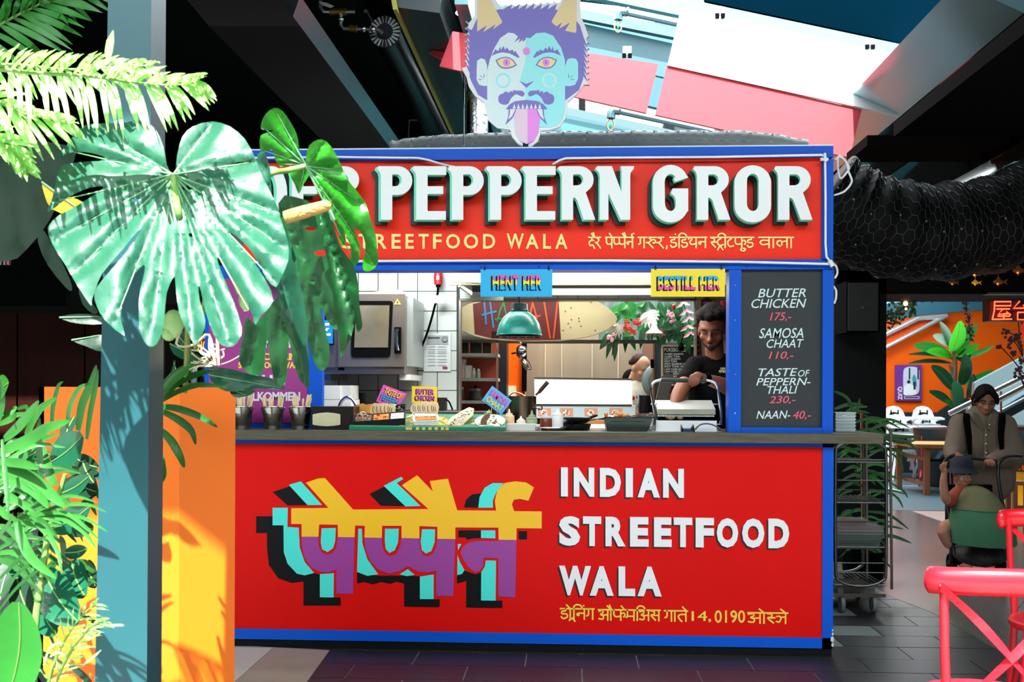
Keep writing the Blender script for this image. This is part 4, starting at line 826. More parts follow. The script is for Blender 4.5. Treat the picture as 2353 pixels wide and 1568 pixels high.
# salad bar with open lid
sbn=thing('salad_bar','white refrigerated counter unit with raised lid and food stickers','salad bar',at(1340,1000,2.0)); yb=2.05
WH=mat('bright_enamel','#f3f7f8',.3)
part('lid',MB().poly([at(1228,870,yb+.3),at(1451,873,yb+.3),at(1453,930,yb),at(1229,930,yb)],(0,.02,0)),WH,sbn); part('lid_rail',MB().bar(at(1228,869,yb+.3),at(1452,872,yb+.3),.02,.012),STEEL,sbn)
part('cabinet_front',pbox(MB(),1232,932,1460,962,yb-.02,yb+.6),mat('pale_blue_enamel','#c4dbe0',.35),sbn); part('seal',pbox(MB(),1232,929,1452,932,yb-.03,yb),DSTEEL,sbn); part('lower_body',MB().box(X_(1232,yb),X_(1460,yb),yb,yb+.6,0,Z_(962,yb)),DARK,sbn)
for i,x in enumerate((1236,1287,1343,1400)):
    st=flat('food_sticker',[[(x,938),(x+30,938),(x+30,957),(x,957)]],yb-.02,.002,mat('sticker_salmon','#d89a80',.6),sbn); flat('sticker_print',[ell(x+14,949,8,7,14)],yb-.023,.001,mat('sticker_white','#eef0e6',.6),st)
    q=random.Random(i)
    for k in range(7): 
        cx,cy=x+14+q.uniform(-6,6),949+q.uniform(-5,5); flat('sticker_print',[ell(cx,cy,2.2,1.8,8)],yb-.0245-.0001*k,.001,[mat('stk_a','#c42a5e'),mat('stk_b','#5da33a'),mat('stk_c','#e08a2a')][k%3],st)
struct('trim_5',pbox(MB(),1300,966,1420,975,1.6,1.7),WOOD)
single('wash_up_board',pbox(MB(),1350,976,1420,1000,1.2,1.25),WHITE,'white tile fronted ledge behind the frying pans','ledge')
# right side wall fittings
br=thing('shelf_bracket','slotted steel wall rail with bracket beside the cook','bracket',at(1606,760,1.86)); part('rail',pbox(MB(),1601,709,1608,830,1.86,1.9),DSTEEL,br); part('arm',pbox(MB(),1594,746,1634,751,1.80,1.86),STEEL,br)
for i in range(9): part('slot',pbox(MB(),1603,712+12*i,1606,718+12*i,1.857,1.86),BLK,br)
hg=thing('brown_packet','dark purple brown packet hanging behind the yellow plate','packet',at(1625,700,1.8)); part('packet',MB().poly([at(*p,1.8) for p in [(1611,690),(1625,682),(1638,692),(1638,722),(1611,722)]],(0,.03,0)),mat('packet_brown','#4a2c34',.4,noise=.3,scale=20),hg); part('print',pbox(MB(),1616,694,1633,698,1.796,1.8),mat('packet_print','#9a7aa0',.5),hg)
single('steel_shelf',pbox(MB(),1652,745,1676,757,1.3,1.86),STEEL,'small steel shelf behind the cook head','shelf')
single('paper_cup',MB().lathe([(.02,0),(.028,.07)],at(1664,716,1.5),12),mat('cup_red','#b32020',.5),'red cup on the shelf behind the cook','cup')
# flower arrangement
fw=thing('flower_arrangement','tropical garland of dark leaves, pink blooms and a white monstera leaf','flowers',at(1490,790,2.7))
LF=mat('leaf_dark_green','#0f5226',.4,noise=.35,scale=6,sub=.15); LF2=mat('leaf_mid_green','#2a8a3c',.4,noise=.3,scale=6,sub=.2); LFW=mat('leaf_white','#dfe3dc',.5); PKF=mat('petal_pink','#f0a4b8',.5); RDF=mat('petal_red','#d8392c',.5); BGF=mat('petal_burgundy','#6e2230',.5); CRF=mat('petal_cream','#f3efdc',.5)
def leaf2(px,py,ang,L,W,Y,mt,droop=.02,n=6):
    P=[]; dx,dy=math.cos(ang),math.sin(ang)
    for i in range(n+1):
        t=i/n; P.append(at(px+dx*L*t,py+dy*L*t+L*.18*t*t,Y-droop*math.sin(t*2.2)))
    return MB().blade(P,[W*mpp(Y)*s_ for s_ in ([.15]+[math.sin(math.pi*(i/n)**.75)*1.0+.04 for i in range(1,n)]+[.02])],side=Vector((-dy,.25,-dx)) if False else None,fold=.25)
rf=random.Random(11)
for k in range(95):
    cx=rf.uniform(1398,1592); cy=rf.uniform(690,768)
    if cx<1425 and cy<745: continue
    L=rf.uniform(24,48); part('leaf',leaf2(cx,cy,rf.uniform(.2,2.9),L,rf.uniform(9,17),2.7+rf.uniform(0,.2),LF if rf.random()<.7 else LF2),LF if rf.random()<.72 else LF2,fw,60)
for (x,y,a,L) in ((1400,765,2.2,38),(1408,772,1.9,48),(1420,770,2.6,50),(1390,758,2.9,26),(1415,785,1.65,40),(1428,760,2.0,55)): part('leaf',leaf2(x,y,a,L,12,2.62,LF),LF,fw,60)
def fanleaf(cx,cy,R,a0,Y,mt,n=9,W=.3):
    mb=MB()
    for i in range(n):
        a=a0+(i-(n-1)/2)*.33; mb2=leaf2(cx,cy,a,R*(1-.05*abs(i-(n-1)/2)),R*W,Y-.004*i,mt); mb.add(mb2.v,mb2.f)
    return mb
part('monstera_leaf',fanleaf(1488,718,34,1.1,2.58,LFW),LFW,fw,60,'white monstera leaf'); part('fan_leaf',fanleaf(1440,700,34,1.4,2.62,LF2,W=.5),LF2,fw,60); part('fan_leaf',fanleaf(1420,745,30,1.8,2.6,mat('silver_leaf','#a8a59a',.4)),mat('silver_leaf','#a8a59a',.4),fw,60)
part('fan_leaf',fanleaf(1548,745,36,1.5,2.6,LF,W=.6),LF,fw,60)
def cluster(cx,cy,rx,ry,n,r,mt,Y=2.55):
    for k in range(n): 
        c=at(cx+rf.uniform(-rx,rx),cy+rf.uniform(-ry,ry),Y+rf.uniform(-.03,.03)); mb=MB(); 
        for j in range(5): a=j*1.256; mb.sph(c+Vector((math.cos(a)*r*.7,0,math.sin(a)*r*.7)),(r*.6,r*.3,r*.6),6)
        part('blossom',mb,mt,fw,60)
cluster(1444,748,9,10,8,.014,RDF); cluster(1464,738,8,9,8,.014,RDF); cluster(1453,762,7,6,5,.013,RDF); cluster(1404,778,7,9,8,.011,PKF); cluster(1541,728,9,13,12,.011,PKF); cluster(1527,765,7,12,10,.012,BGF)
mb=MB(); c=at(1503,765,2.5)
part('trumpet_flower',MB().lathe([(.008,.13),(.014,.08),(.03,.03),(.07,-.005)],c,10),CRF,fw,50); 
for j in range(5): a=-.6+j*.3; part('petal',MB().poly([c+Vector((x*.03-.06+.03*j,-.02,z)) for x,z in ((-.4,0),(.4,0),(0,-.035))],(0,.004,0)),mat('petal_rose','#d98a90',.5),fw)
for (x,y) in ((1570,694),(1578,712),(1583,728),(1580,748),(1586,763)):
    for sgn in (-1,1): part('petal',MB().blade([at(x+4*0,y,2.55),at(x+sgn*8,y+5+4*(sgn<0),2.53),at(x+sgn*17,y+(14 if sgn<0 else 8),2.52)],[.018,.026,.003],fold=.4),PKF,fw,60)
part('torch_bud',MB().sph(at(1548,706,2.5),(.016,.016,.025),10),mat('bud_red','#b01020',.3),fw,60)
part('stem',MB().tube([at(1567,688,2.56),at(1582,735,2.56),at(1590,790,2.56)],.005,6),LF2,fw)
# ------------------------------------------------------------ things on the counter
TIN=mat('tin','#a9a9a4',.22,1)
def sp(px,Y): return Vector((X_(px,Y,985),Y,ZC))
def bucket(px,Y,label,seed):
    c=sp(px,Y); s=mpp(Y); t=thing('cutlery_bucket',label,'bucket',c,'tin buckets of wooden cutlery'); r0,r1,h=19*s,26.5*s,52*s
    part('bucket_body',MB().lathe([(r0,0),(r0*1.03,h*.16),(r0*1.06,h*.17),(r1*.97,h*.96),(r1,h*.97),(r1,h),(r1*.94,h),(r0*.95,.01),(.001,.01)],c,28),TIN,t,40)
    part('rim',MB().tube([c+Vector((r1*math.cos(a),r1*math.sin(a),h)) for a in [i*math.pi/12 for i in range(24)]],.0025,6,closed=True),CHROME,t,60)
    for sg_ in (-1,1): part('ear',MB().sph(c+Vector((sg_*r1,0,h*.93)),(.004,.008,.008),8),TIN,t,60)
    part('handle',MB().tube([c+Vector((r1*1.02*math.cos(a),-r1*.75*math.sin(a)-.01,h*.93-.10*math.sin(a)*.35)) for a in [i*math.pi/10 for i in range(11)]],.0018,5),CHROME,t,60)
    q=random.Random(seed)
    for k in range(17):
        a=q.uniform(0,6.28); b=c+Vector((math.cos(a)*r0*.6,math.sin(a)*r0*.6,.02)); e=c+Vector((math.cos(a)*r1*.8+q.uniform(-.01,.01),math.sin(a)*r1*.7,h+q.uniform(.03,.068)))
        u=thing('wooden_stick','flat wooden cutlery stick standing in '+label,'cutlery',b,'wooden sticks in the '+label) if False else None
        mb=MB(); d=(e-b); wd=Vector((q.uniform(.7,1),q.uniform(-.6,.6),0)).normalized()*.0055; nn=d.cross(wd).normalized()*.0009; 
        tip=[e-wd*.6+d*.03,e+wd*.6+d*.03]
        mb.hexa([b-wd-nn,b+wd-nn,b+wd+nn,b-wd+nn],[e-wd-nn,e+wd-nn,e+wd+nn,e-wd+nn]); mb.hexa([e-wd-nn,e+wd-nn,e+wd+nn,e-wd+nn],[tip[0]-nn,tip[1]-nn,tip[1]+nn,tip[0]+nn])
        o=single('wooden_fork',mb,WOODL,'flat wooden fork standing in the '+label,'cutlery','wooden forks in the '+label)
    return t
bucket(556,.12,'bucket beside the planter edge',1); bucket(627,.12,'middle bucket in front of the poster',2); bucket(690,.12,'bucket next to the napkin dispenser',3)
nd=thing('napkin_dispenser','black napkin dispenser with cream napkin in its oval opening','dispenser',sp(764,.1)); yn=.06
part('casing',MB().box(X_(715,yn),X_(812,yn),yn,yn+.22,ZC,ZC+54*mpp(yn)),mat('black_plastic','#0c0e11',.3),nd)
part('side_flap',MB().poly([at(783,942,yn),at(812,944,yn),at(800,990,yn),at(783,993,yn)],(0,-.01,0)),mat('black_plastic','#0c0e11',.3),nd)
flat('napkin',[cspl([(719,956),(722,952),(751,948),(780,952),(783,956),(783,972),(780,977),(751,980),(722,977),(719,972)],2)],yn-.001,.006,mat('napkin_cream','#c9c4a0',.8,bump=.3,bscale=40),nd)
single('cut_off_note',pbox(MB(),713,922,716,990,.15,.155),BLUE,'thin blue strip standing beside the napkin dispenser','strip')
single('white_box_stack',pbox(MB(),739,886,782,918,1.0,1.3),mat('carton_white','#cfd0cc',.6),'upper white carton behind the sink tap','box'); 
bx=single('white_box_stack',pbox(MB(),739,919,806,945,1.0,1.3),mat('carton_white','#cfd0cc',.6),'lower white carton behind the napkin dispenser','box'); single('white_box_stack',pbox(MB(),783,886,805,918,1.02,1.3),mat('carton_white2','#b9bab5',.6),'narrow upper white carton right of the sink boxes','box')
tp=thing('tap','chrome arched kitchen tap behind the napkin dispenser','tap',at(790,1000,.9)); part('spout',MB().tube([at(*p,.9) for p in spl([(775,1010),(776,960),(781,930),(793,915),(806,915),(816,928),(820,944)],5)],.011,10),CHROME,tp,50); part('spout_tip',MB().tube([at(820,942,.9),at(821,950,.9)],.013,10),CHROME,tp,50)
single('black_tray',pbox(MB(),808,903,842,960,1.4,1.45),mat('black_plastic','#0c0e11',.3),'black tray leaning on the tiled wall behind the food','tray')
single('card_machine_box',pbox(MB(),1005,914,1024,945,1.2,1.3),mat('black_plastic','#0c0e11',.3),'black device with a curved cord behind the butter chicken','device')
cable('curved black cord behind the butter chicken card',[(1024,918),(1032,924),(1040,942)],.006,BLK,1.2)
single('drain_board',MB().box(X_(1010,.8),X_(1115,.8),.7,1.1,Z_(953,.8),Z_(947,.8)),DSTEEL,'steel drain ledge behind the food board','ledge')
single('back_counter',MB().box(X_(742,.9),X_(1100,.9),.72,1.86,.16,Z_(955,.72)),DSTEEL,'steel back counter along the tiled wall behind the food display','counter')
# green presentation board, tilted towards the customer
fb=thing('serving_board','green tilted display board with yellow floral pattern on the counter','board',sp(985,.1))
a,b_,c,d=at(802,993,.0),at(1161,996,.0),at(1166,958,.42),at(812,957,.42)
for q in (a,b_): q.z=ZC+.022
c.z=d.z=ZC+.085
part('board_slab',MB().hexa([a-Vector((0,0,.02)),b_-Vector((0,0,.02)),c-Vector((0,0,.02)),d-Vector((0,0,.02))],[a,b_,c,d]),mat('green_board','#0a7a56',.45),fb)
part('prop',MB().box(a.x+.05,b_.x-.05,.38,.40,ZC,ZC+.06),BLK,fb)
def onb(u,v,h=0): 
    p=(a*(1-u)+b_*u)*(1-v)+(d*(1-u)+c*u)*v; return p+Vector((0,-.15*h,h))
def bline(mb,pts,w):
    P=spl(pts,4)
    for i in range(len(P)-1):
        p,q=P[i],P[i+1]; dx,dy=(q[0]-p[0])*2.4,(q[1]-p[1]); l=math.hypot(dx,dy) or 1; nx,ny=-dy/l*w/2.4,dx/l*w
        mb.add([onb(p[0]-nx,p[1]-ny,.0012),onb(p[0]+nx,p[1]+ny,.0012),onb(q[0]+nx,q[1]+ny,.0012),onb(q[0]-nx,q[1]-ny,.0012)],[(0,1,2,3)])
pb=MB()
for k in range(8): a_=k*.36; bline(pb,[(.50+.02*math.cos(a_),.1),(.5+.13*math.cos(a_),.2+.3*math.sin(a_)),(.5+.18*math.cos(a_),.1+.75*math.sin(a_))],.05)
for s_ in (0,1): bline(pb,[(.35-.02,.05),(.4,.6),(.52,.85),(.62,.6),(.68,.05)],.035); bline(pb,[(.39,.05),(.44,.4),(.52,.6),(.58,.4),(.63,.05)],.03)
bline(pb,[(.72,.2),(.78,.5),(.84,.5),(.84,.25),(.79,.2),(.8,.35)],.03); bline(pb,[(.86,.15),(.9,.5),(.96,.4)],.03); bline(pb,[(.36,.7),(.40,.95),(.45,.8)],.03)
part('floral_pattern',pb,mat('pattern_sand','#d9c463',.5),fb)
fr_=MB()
for u in (.365,.385,.43,.47,.51,.55,.59,.62): fr_.hexa([onb(u,0)+Vector((0,-.001,-.002)),onb(u+.02,0)+Vector((0,-.001,-.002)),onb(u+.02,0)+Vector((0,-.001,-.018)),onb(u,0)+Vector((0,-.001,-.018))],[onb(u,0)+Vector((0,.001,-.002)),onb(u+.02,0)+Vector((0,.001,-.002)),onb(u+.02,0)+Vector((0,.001,-.018)),onb(u,0)+Vector((0,.001,-.018))])
part('edge_pattern',fr_,mat('pattern_sand','#d9c463',.5),fb)
rq=random.Random(21)
def dab(name,c,r,mt,parent,sq=.5,n=8): return part(name,MB().sph(c,(r,r*.9,r*sq),n,rot=Euler((rq.uniform(-.5,.5),rq.uniform(-.5,.5),rq.uniform(0,3))).to_matrix()),mt,parent,60)
NAAN=mat('naan','#f5e8c0',.7,noise=.3,scale=16,hex2='#cfa560'); GOLD=mat('papad_gold','#e5a63e',.5,noise=.3,scale=20,hex2='#b06a18'); HERB=mat('herb_green','#2f8a34',.5,noise=.3,scale=40); RICE=mat('rice_white','#f4f3ee',.7,bump=1,bscale=300); CUR=mat('curry_orange','#ff8a10',.35,noise=.2,scale=30,bump=.3,bscale=90); CHI=mat('chili_red','#b81c20',.3); GRAIN=mat('brown_grain','#a2774a',.7,noise=.6,scale=60,hex2='#5c3a1c',bump=1,bscale=200); ONI=mat('onion_white','#f2f0f4',.4); BRS=mat('char_brown','#5c3318',.6)
# food on the board: all depths follow the board
def FF(px,py,Y): return at(px,py,Y)
def fbox(name,px0,py0,px1,py1,Y,dep,mt,par): return part(name,pbox(MB(),px0,py0,px1,py1,Y,Y+dep),mt,par)
# bento tray
bt=thing('bento_tray','black compartment tray with curry, rice, grain salad and folded naan','food tray',at(872,984,.05))
Yt=.07
base=[at(813,981,Yt-.02),at(930,973,Yt-.02),at(932,940,.30),at(818,950,.30)]
part('tray_base',MB().poly(base,(0,0,-.015)),BLACKP,bt)
for p,q in ((base[0],base[1]),(base[1],base[2]),(base[2],base[3]),(base[3],base[0])): part('tray_rim',MB().bar(p+Vector((0,0,.012)),q+Vector((0,0,.012)),.005,.034),BLACKP,bt)
def tr(u,v,h=0): return (base[0]*(1-u)+base[1]*u)*(1-v)+(base[3]*(1-u)+base[2]*u)*v+Vector((0,-.1*h,h))
part('divider',MB().bar(tr(.0,.52,.01),tr(1,.52,.01),.005,.03),BLACKP,bt); part('divider',MB().bar(tr(.36,0,.01),tr(.36,.52,.01),.005,.03),BLACKP,bt); part('divider',MB().bar(tr(.70,0,.01),tr(.70,.52,.01),.005,.03),BLACKP,bt)
def fill(u0,u1,v0,v1,mt,nm,h=.022):
    part(nm,MB().poly([tr(u0,v0,h),tr(u1,v0,h),tr(u1,v1,h),tr(u0,v1,h)],(0,0,-.02)),mt,bt)
fill(.38,.68,.03,.49,CUR,'curry'); fill(.72,.98,.03,.49,RICE,'rice'); fill(.02,.34,.03,.49,GRAIN,'grain_salad')
for k in range(60): dab('grain',tr(rq.uniform(.03,.33),rq.uniform(.05,.5),.03+rq.uniform(0,.012)),.004,[GRAIN,CREAM,mat('grain_dark','#6d4426')][k%3],bt)
for u,v in ((.47,.38),(.6,.22),(.44,.13)): 
    c_=tr(u,v,.028); part('chili_ring',MB().tube([c_+Vector((math.cos(a)*.008,math.sin(a)*.007,0)) for a in [i*math.pi/4 for i in range(8)]],.003,6,closed=True),CHI,bt,60)
for k in range(9): dab('herb',tr(rq.uniform(.4,.67),rq.uniform(.05,.45),.027),.004,HERB,bt,.3)
for k in range(4): dab('pomegranate',tr(rq.uniform(.75,.95),rq.uniform(.1,.45),.026),.0025,CHI,bt,.8)
for k in range(7): dab('pomegranate',tr(rq.uniform(.04,.3),rq.uniform(.2,.5),.042),.003,CHI,bt,.8)
for k,(x,y) in enumerate(((828,955),(834,951),(838,957))): part('onion_ring',MB().tube([at(x+7*math.cos(a),y+4*math.sin(a),.16) for a in [i*math.pi/6 for i in range(12)]],.003,6,closed=True),ONI,bt,60)
def slabs(par,xs,y0,y1,Y,mt,marks,nm,lean=.02,w=11):
    for k,x in enumerate(xs):
        rad=(y1-y0)/2; cy=(y0+y1)/2+rq.uniform(-1.5,1.5)
        mb=MB(); n=18; P=[];
        for i in range(n):
            a=2*math.pi*i/n; rr=1+.07*math.sin(3*a+k)+rq.uniform(-.03,.03); P.append(at(x+w*math.cos(a)*rr,cy+rad*math.sin(a)*rr,Y-k*lean*.3))
        o=part(nm,mb.poly(P,(0,.012,0)),mt,par,50)
        if marks:
            sm_=MB(); strokes(sm_,[[(x-w*.4+j*w*.35,cy-rad*.55+j*2),(x-w*.5+j*w*.35,cy),(x-w*.3+j*w*.35,cy+rad*.5)] for j in range(3)],Y-k*lean*.3-.0005,1.5,dy=.001); part('char_mark',sm_,BRS,o)
slabs(bt,(824,833,842,851),929,957,.24,GOLD,False,'papad',w=11); slabs(bt,(862,871,880,889,897),927,957,.22,NAAN,True,'naan_slice',w=12)
for k in range(26): dab('salad_leaf',at(919+rq.gauss(0,5),944+rq.gauss(0,7),.22),.007,[HERB,CREAM,CHI,mat('herb_light','#7fb95a')][k%4],bt,.35)
# butter chicken bowl
bb=thing('curry_bowl','white paper bowl with butter chicken, rice and grilled naan','food bowl',at(980,985,.08))
p0=[at(953,984,.05),at(1004,981,.05),at(1005,962,.18),at(950,966,.18)]
top=[at(950,970,.03),at(1008,968,.03),at(1004,948,.22),at(948,950,.22)]
mb=MB(); mb.hexa(p0,top); part('bowl_body',mb,WHITEP,bb)
def tb(u,v,h=.003): return (top[0]*(1-u)+top[1]*u)*(1-v)+(top[3]*(1-u)+top[2]*u)*v+Vector((0,-.15*h,h))
part('curry',MB().poly([tb(.08,.1),tb(.94,.1),tb(.94,.45),tb(.08,.45)],(0,0,.002)),CUR,bb); part('rice',MB().poly([tb(.08,.45,.005),tb(.94,.45,.005),tb(.94,.9,.006),tb(.08,.9,.006)],(0,0,.004)),RICE,bb)
for q0,q1 in ((0,1),(1,2),(2,3),(3,0)): part('bowl_rim',MB().tube([top[q0]+Vector((0,0,.004)),(top[q0]+top[q1])/2+Vector((0,0,.001)),top[q1]+Vector((0,0,.004))],.003,6),WHITEP,bb,60)
for u in (.12,.5,.72,.84): dab('chili_ring',tb(u,.3,.01),.005,CHI,bb,.4); dab('herb',tb(u+.06,.35,.01),.004,HERB,bb,.4)
slabs(bb,(955,966,977,988,997),927,952,.2,NAAN,True,'naan_slice',w=12); part('naan_base',MB().poly([at(945,935,.24),at(975,922,.24),at(1006,926,.24),at(1008,940,.24),at(950,950,.24)],(0,.01,0)),NAAN,bb)
# boat plate
bo=thing('paper_boat','wooden paper boat filled with onion and pomegranate salad','food boat',at(1057,985,.08))
K=[(1027,972),(1036,960),(1062,944),(1078,936),(1089,939),(1086,955),(1062,978),(1056,982),(1030,976)]
part('boat_shell',MB().poly([at(x,y,.06+.25*(978-y)/40) for x,y in K],(0,.02,-.004)),WOODL,bo); part('boat_side',MB().poly([at(1030,976,.045),at(1056,982,.04),at(1088,952,.16),at(1089,942,.2),at(1058,973,.06),at(1030,970,.06)],(0,-.003,0)),WOODL,bo)
for k in range(70):
    t_=rq.random(); x=1036+42*t_+rq.gauss(0,4); y=972-26*t_+rq.gauss(0,3); dab('salad_piece',at(x,y,.03+.2*(976-y)/40),rq.uniform(.004,.007),[CREAM,HERB,CHI,mat('grilled_piece','#8a6a48'),ONI][k%5],bo,.5)
for x,y in ((1058,962),(1066,959),(1052,966),(1050,969)): part('onion_ring',MB().tube([at(x+4*math.cos(a),y+3.4*math.sin(a),.05) for a in [i*math.pi/6 for i in range(12)]],.0022,6,closed=True),ONI,bo,60)
# round plate
rp=thing('samosa_plate','round white plate with samosa chaat salad heaped on it','food plate',at(1126,983,.1)); cpl=at(1126,969,.10); rot=Euler((.42,0,0)).to_matrix()
mb=MB(); tmp=MB().lathe([(.05,-.006),(.082,.002),(.086,.004),(.080,.005),(.05,-.001),(.001,-.001)],(0,0,0),32); mb.add([cpl+rot@Vector(v) for v in tmp.v],tmp.f); part('plate',mb,WHITEP,rp,50)
for k in range(70):
    t_=rq.random(); sgn=rq.choice((-1,1)); x=1124+sgn*rq.random()*28*(1-t_)**.8; y=976-34*t_*(1-abs(x-1126)/60); dab('salad_piece',at(x,y,.015+.02*rq.random()+.1*(976-y)/60),rq.uniform(.005,.009),[HERB,CREAM,mat('lettuce','#9ccb7a'),CHI,ONI,HERB][k%6],rp,.5)
for k in range(6): part('samosa_slice',MB().tube([at(1104+k*2.4+10,952+abs(k-3),.03),at(1107+k*2,966,.015),at(1106+k*2.2,977,.01)],[.004,.006,.004],6),mat('samosa_brown','#7c5a34',.6,noise=.4,scale=50),rp,60)
# cards
def card(label,quad,mt,lines,shade,cols,Y=.32):
    t=thing('price_card',label,'card',at((quad[2][0]+quad[3][0])/2,max(p[1] for p in quad),Y),'cards standing behind the dishes')
    part('card_sheet',MB().poly([at(*p,Y) for p in quad],(0,.004,0)),mt,t)
    (ax,ay),(bx,by),(cx,cy),(dx,dy)=quad
    def q(u,v): return ((ax*(1-u)+bx*u)*(1-v)+(dx*(1-u)+cx*u)*v,(ay*(1-u)+by*u)*(1-v)+(dy*(1-u)+cy*u)*v)
    for i,(s,u0,v0,u1,v1) in enumerate(lines):
        for k in range(2): text('lettering_shadow',s,[(p[0]-2.4+k,p[1]+1.8-k) for p in (q(u0,v0),q(u1,v0),q(u1,v1),q(u0,v1))],Y,.0008+.0002*k,shade,t,bold=.01)
        text('lettering',s,[q(u0,v0),q(u1,v0),q(u1,v1),q(u0,v1)],Y-.0016,.001,cols[i],t,bold=.02)
    part('skewer',MB().tube([at((cx+dx)/2,(cy+dy)/2-5,Y+.006),at((cx+dx)/2,(cy+dy)/2+24,Y+.006)],.002,5),WOODL,t)
MAG=mat('card_magenta','#ee4fc0',.45); YC=mat('card_yellow','#fbd81a',.45); CB=mat('card_blue','#5cb6f2',.45); PUR=mat('card_purple','#d05ad8',.45)
card('pink card reading TASTE OF PEPPERN tilted behind the bento tray',[(881,884),(935,905),(910,942),(864,923)],MAG,(('TASTE OF',.14,.1,.92,.42),('PEPPERN',.12,.48,.9,.8)),BLACKP,(YELP,CYANP))
card('yellow card reading BUTTER CHICKEN behind the curry bowl',[(946.5,887.5),(1005,890),(1004,928),(946,926)],YC,(('BUTTER',.18,.14,.88,.46),('CHICKEN',.14,.52,.9,.84)),BLACKP,(PUR,PUR))
card('blue card reading SAMOSA CHAAT standing diagonally above the round plate',[(1131,887),(1176,921),(1152,954),(1107,920)],CB,(('SAMOSA',.1,.12,.95,.48),('CHAAT',.12,.55,.9,.9)),mat('card_shade_blue','#3a7fc8',.5),(MAG,YELP))
# stock pot
def pot(label,x0,x1,ytop,Y,mt):
    r=(x1-x0)/2*mpp(Y); c=sp((x0+x1)/2,Y+r); c.z=ZC; h=Z_(ytop,Y)-ZC; t=thing('stock_pot',label,'pot',c); part('pot_body',MB().lathe([(r*.97,0),(r,.01),(r,h-.005),(r*1.03,h),(r*.97,h),(r*.96,.02),(.001,.02)],c,36),mt,t,35)
    return t,c,r,h
t,c,r,h=pot('tall brushed steel stock pot with a ladle inside',1168,1233,911,.42,mat('pot_steel','#77695c',.3,1,noise=.3,scale=3,stretch=(5,5,.2)))
part('side_handle',MB().tube([c+Vector((r*.98,-.02,h*.62)),c+Vector((r*1.18,-.05,h*.62)),c+Vector((r*1.42,-.04,h*.70)),c+Vector((r*1.4,-.0,h*.6)),c+Vector((r*1.1,.02,h*.58))],.004,6),CHROME,t,60)
part('bail_handle',MB().tube([at(*p,.5) for p in spl([(1168,912),(1176,904),(1185,902),(1198,906),(1206,911)],3)],.006,6),CHROME,t,60)
single('ladle',MB().tube([at(1231,908,.46),at(1238,902,.45)],.007,6).tube([at(1238,903,.45),at(1244,895,.445),at(1259,878,.43)],[.010,.013,.013],10),mat('handle_brown','#3d2a20',.5),'brown handled ladle sticking out of the stock pot','ladle',smooth=50)
# squeeze bottles
def sq(px,w,ybot,ytop,Y,hexc,label,ycap,neck=None):
    s=mpp(Y); r=w/2*s; c=at(px,ybot,Y+r); hb=(ybot-ycap)*s; ht=(ybot-ytop)*s; t=thing('squeeze_bottle',label,'bottle',c,'sauce bottles on the counter')
    m1=mat('sauce_'+hexc[1:],hexc,.35); part('bottle_body',MB().lathe([(r*.95,0),(r,.003),(r,hb*.9),(r*.9,hb)],c,20),m1,t,40)
    part('cap',MB().lathe([(r*.98,hb*.98),(r*.98,hb+(ht-hb)*.2),(r*.62,hb+(ht-hb)*.25),(r*.6,hb+(ht-hb)*.45),(r*.3,hb+(ht-hb)*.5),(r*.2,hb+(ht-hb)*.75),(r*.1,ht)],c,16),mat('cap_'+(neck or hexc)[1:],neck or hexc,.35),t,40); return t
sq(1170,25,975,940,.22,'#e9b88e','orange sauce bottle in front of the stock pot',959,'#f0d8bc'); sq(1197,21,975,956,.20,'#efe2cf','short white sauce bottle between the orange and green ones',968,'#f4eee2'); sq(1222,26,975,943,.22,'#9eae86','green sauce bottle on the white tray',964,'#97a585')
sq(1254,27,982,948,.12,'#7a3518','brown sauce bottle on the small steel tray',961,'#c9cfd2'); sq(1281,27,982,940,.12,'#f3f6f4','tall white sauce bottle on the small steel tray',955,'#f8fbf9')
tw_=thing('plastic_tray','white plastic tray under the three small sauce bottles','tray',at(1200,996,.12)); part('tray_body',pbox(MB(),1163,975,1230,994,.14,.34),mat('milky_plastic','#dfe3dc',.35),tw_); part('tray_handle',pbox(MB(),1230,977,1240,982,.16,.3),mat('milky_plastic','#dfe3dc',.35),tw_)
t2=thing('steel_tray','small stemmed steel tray under the brown and white bottles','tray',at(1270,996,.1)); part('tray_top',MB().lathe([(.075,-.004),(.082,.0),(.082,.004),(.001,.002)],at(1270,985,.17),24,sx=1.05),CHROME,t2,40); part('tray_foot',MB().lathe([(.065,0),(.06,.01),(.07,.02)],at(1270,994,.17),24),CHROME,t2,40)
# frying pans
NS=mat('nonstick','#12100f',.35,noise=.2,scale=30); 
def pan(px,w,ybot,ytop,Y,label):
    r=w/2*mpp(Y); c=at(px,ybot,Y+r); h=(ybot-ytop)*mpp(Y); t=thing('frying_pan',label,'pan',c,'frying pans'); part('pan_body',MB().lathe([(r*.7,0),(r*.9,h*.35),(r,h),(r*.97,h),(r*.86,h*.4),(.001,h*.2)],c,30),NS,t,40); return t,c,r,h
t,c,r,h=pan(1322,74,993,974,.15,'lower speckled black frying pan'); part('rivet',MB().sph(c+Vector((-.02,-r*.98,h*1.1)),.011,8),BLK,t,60)
t,c,r,h=pan(1320,76,973,960,.15,'upper black frying pan with a steel handle'); part('handle',MB().bar(at(1355,966,.2),at(1418,957,.28),.018,.007),STEEL,t); part('handle',MB().bar(at(1350,963,.3),at(1370,955,.4),.02,.008),BLK,t)
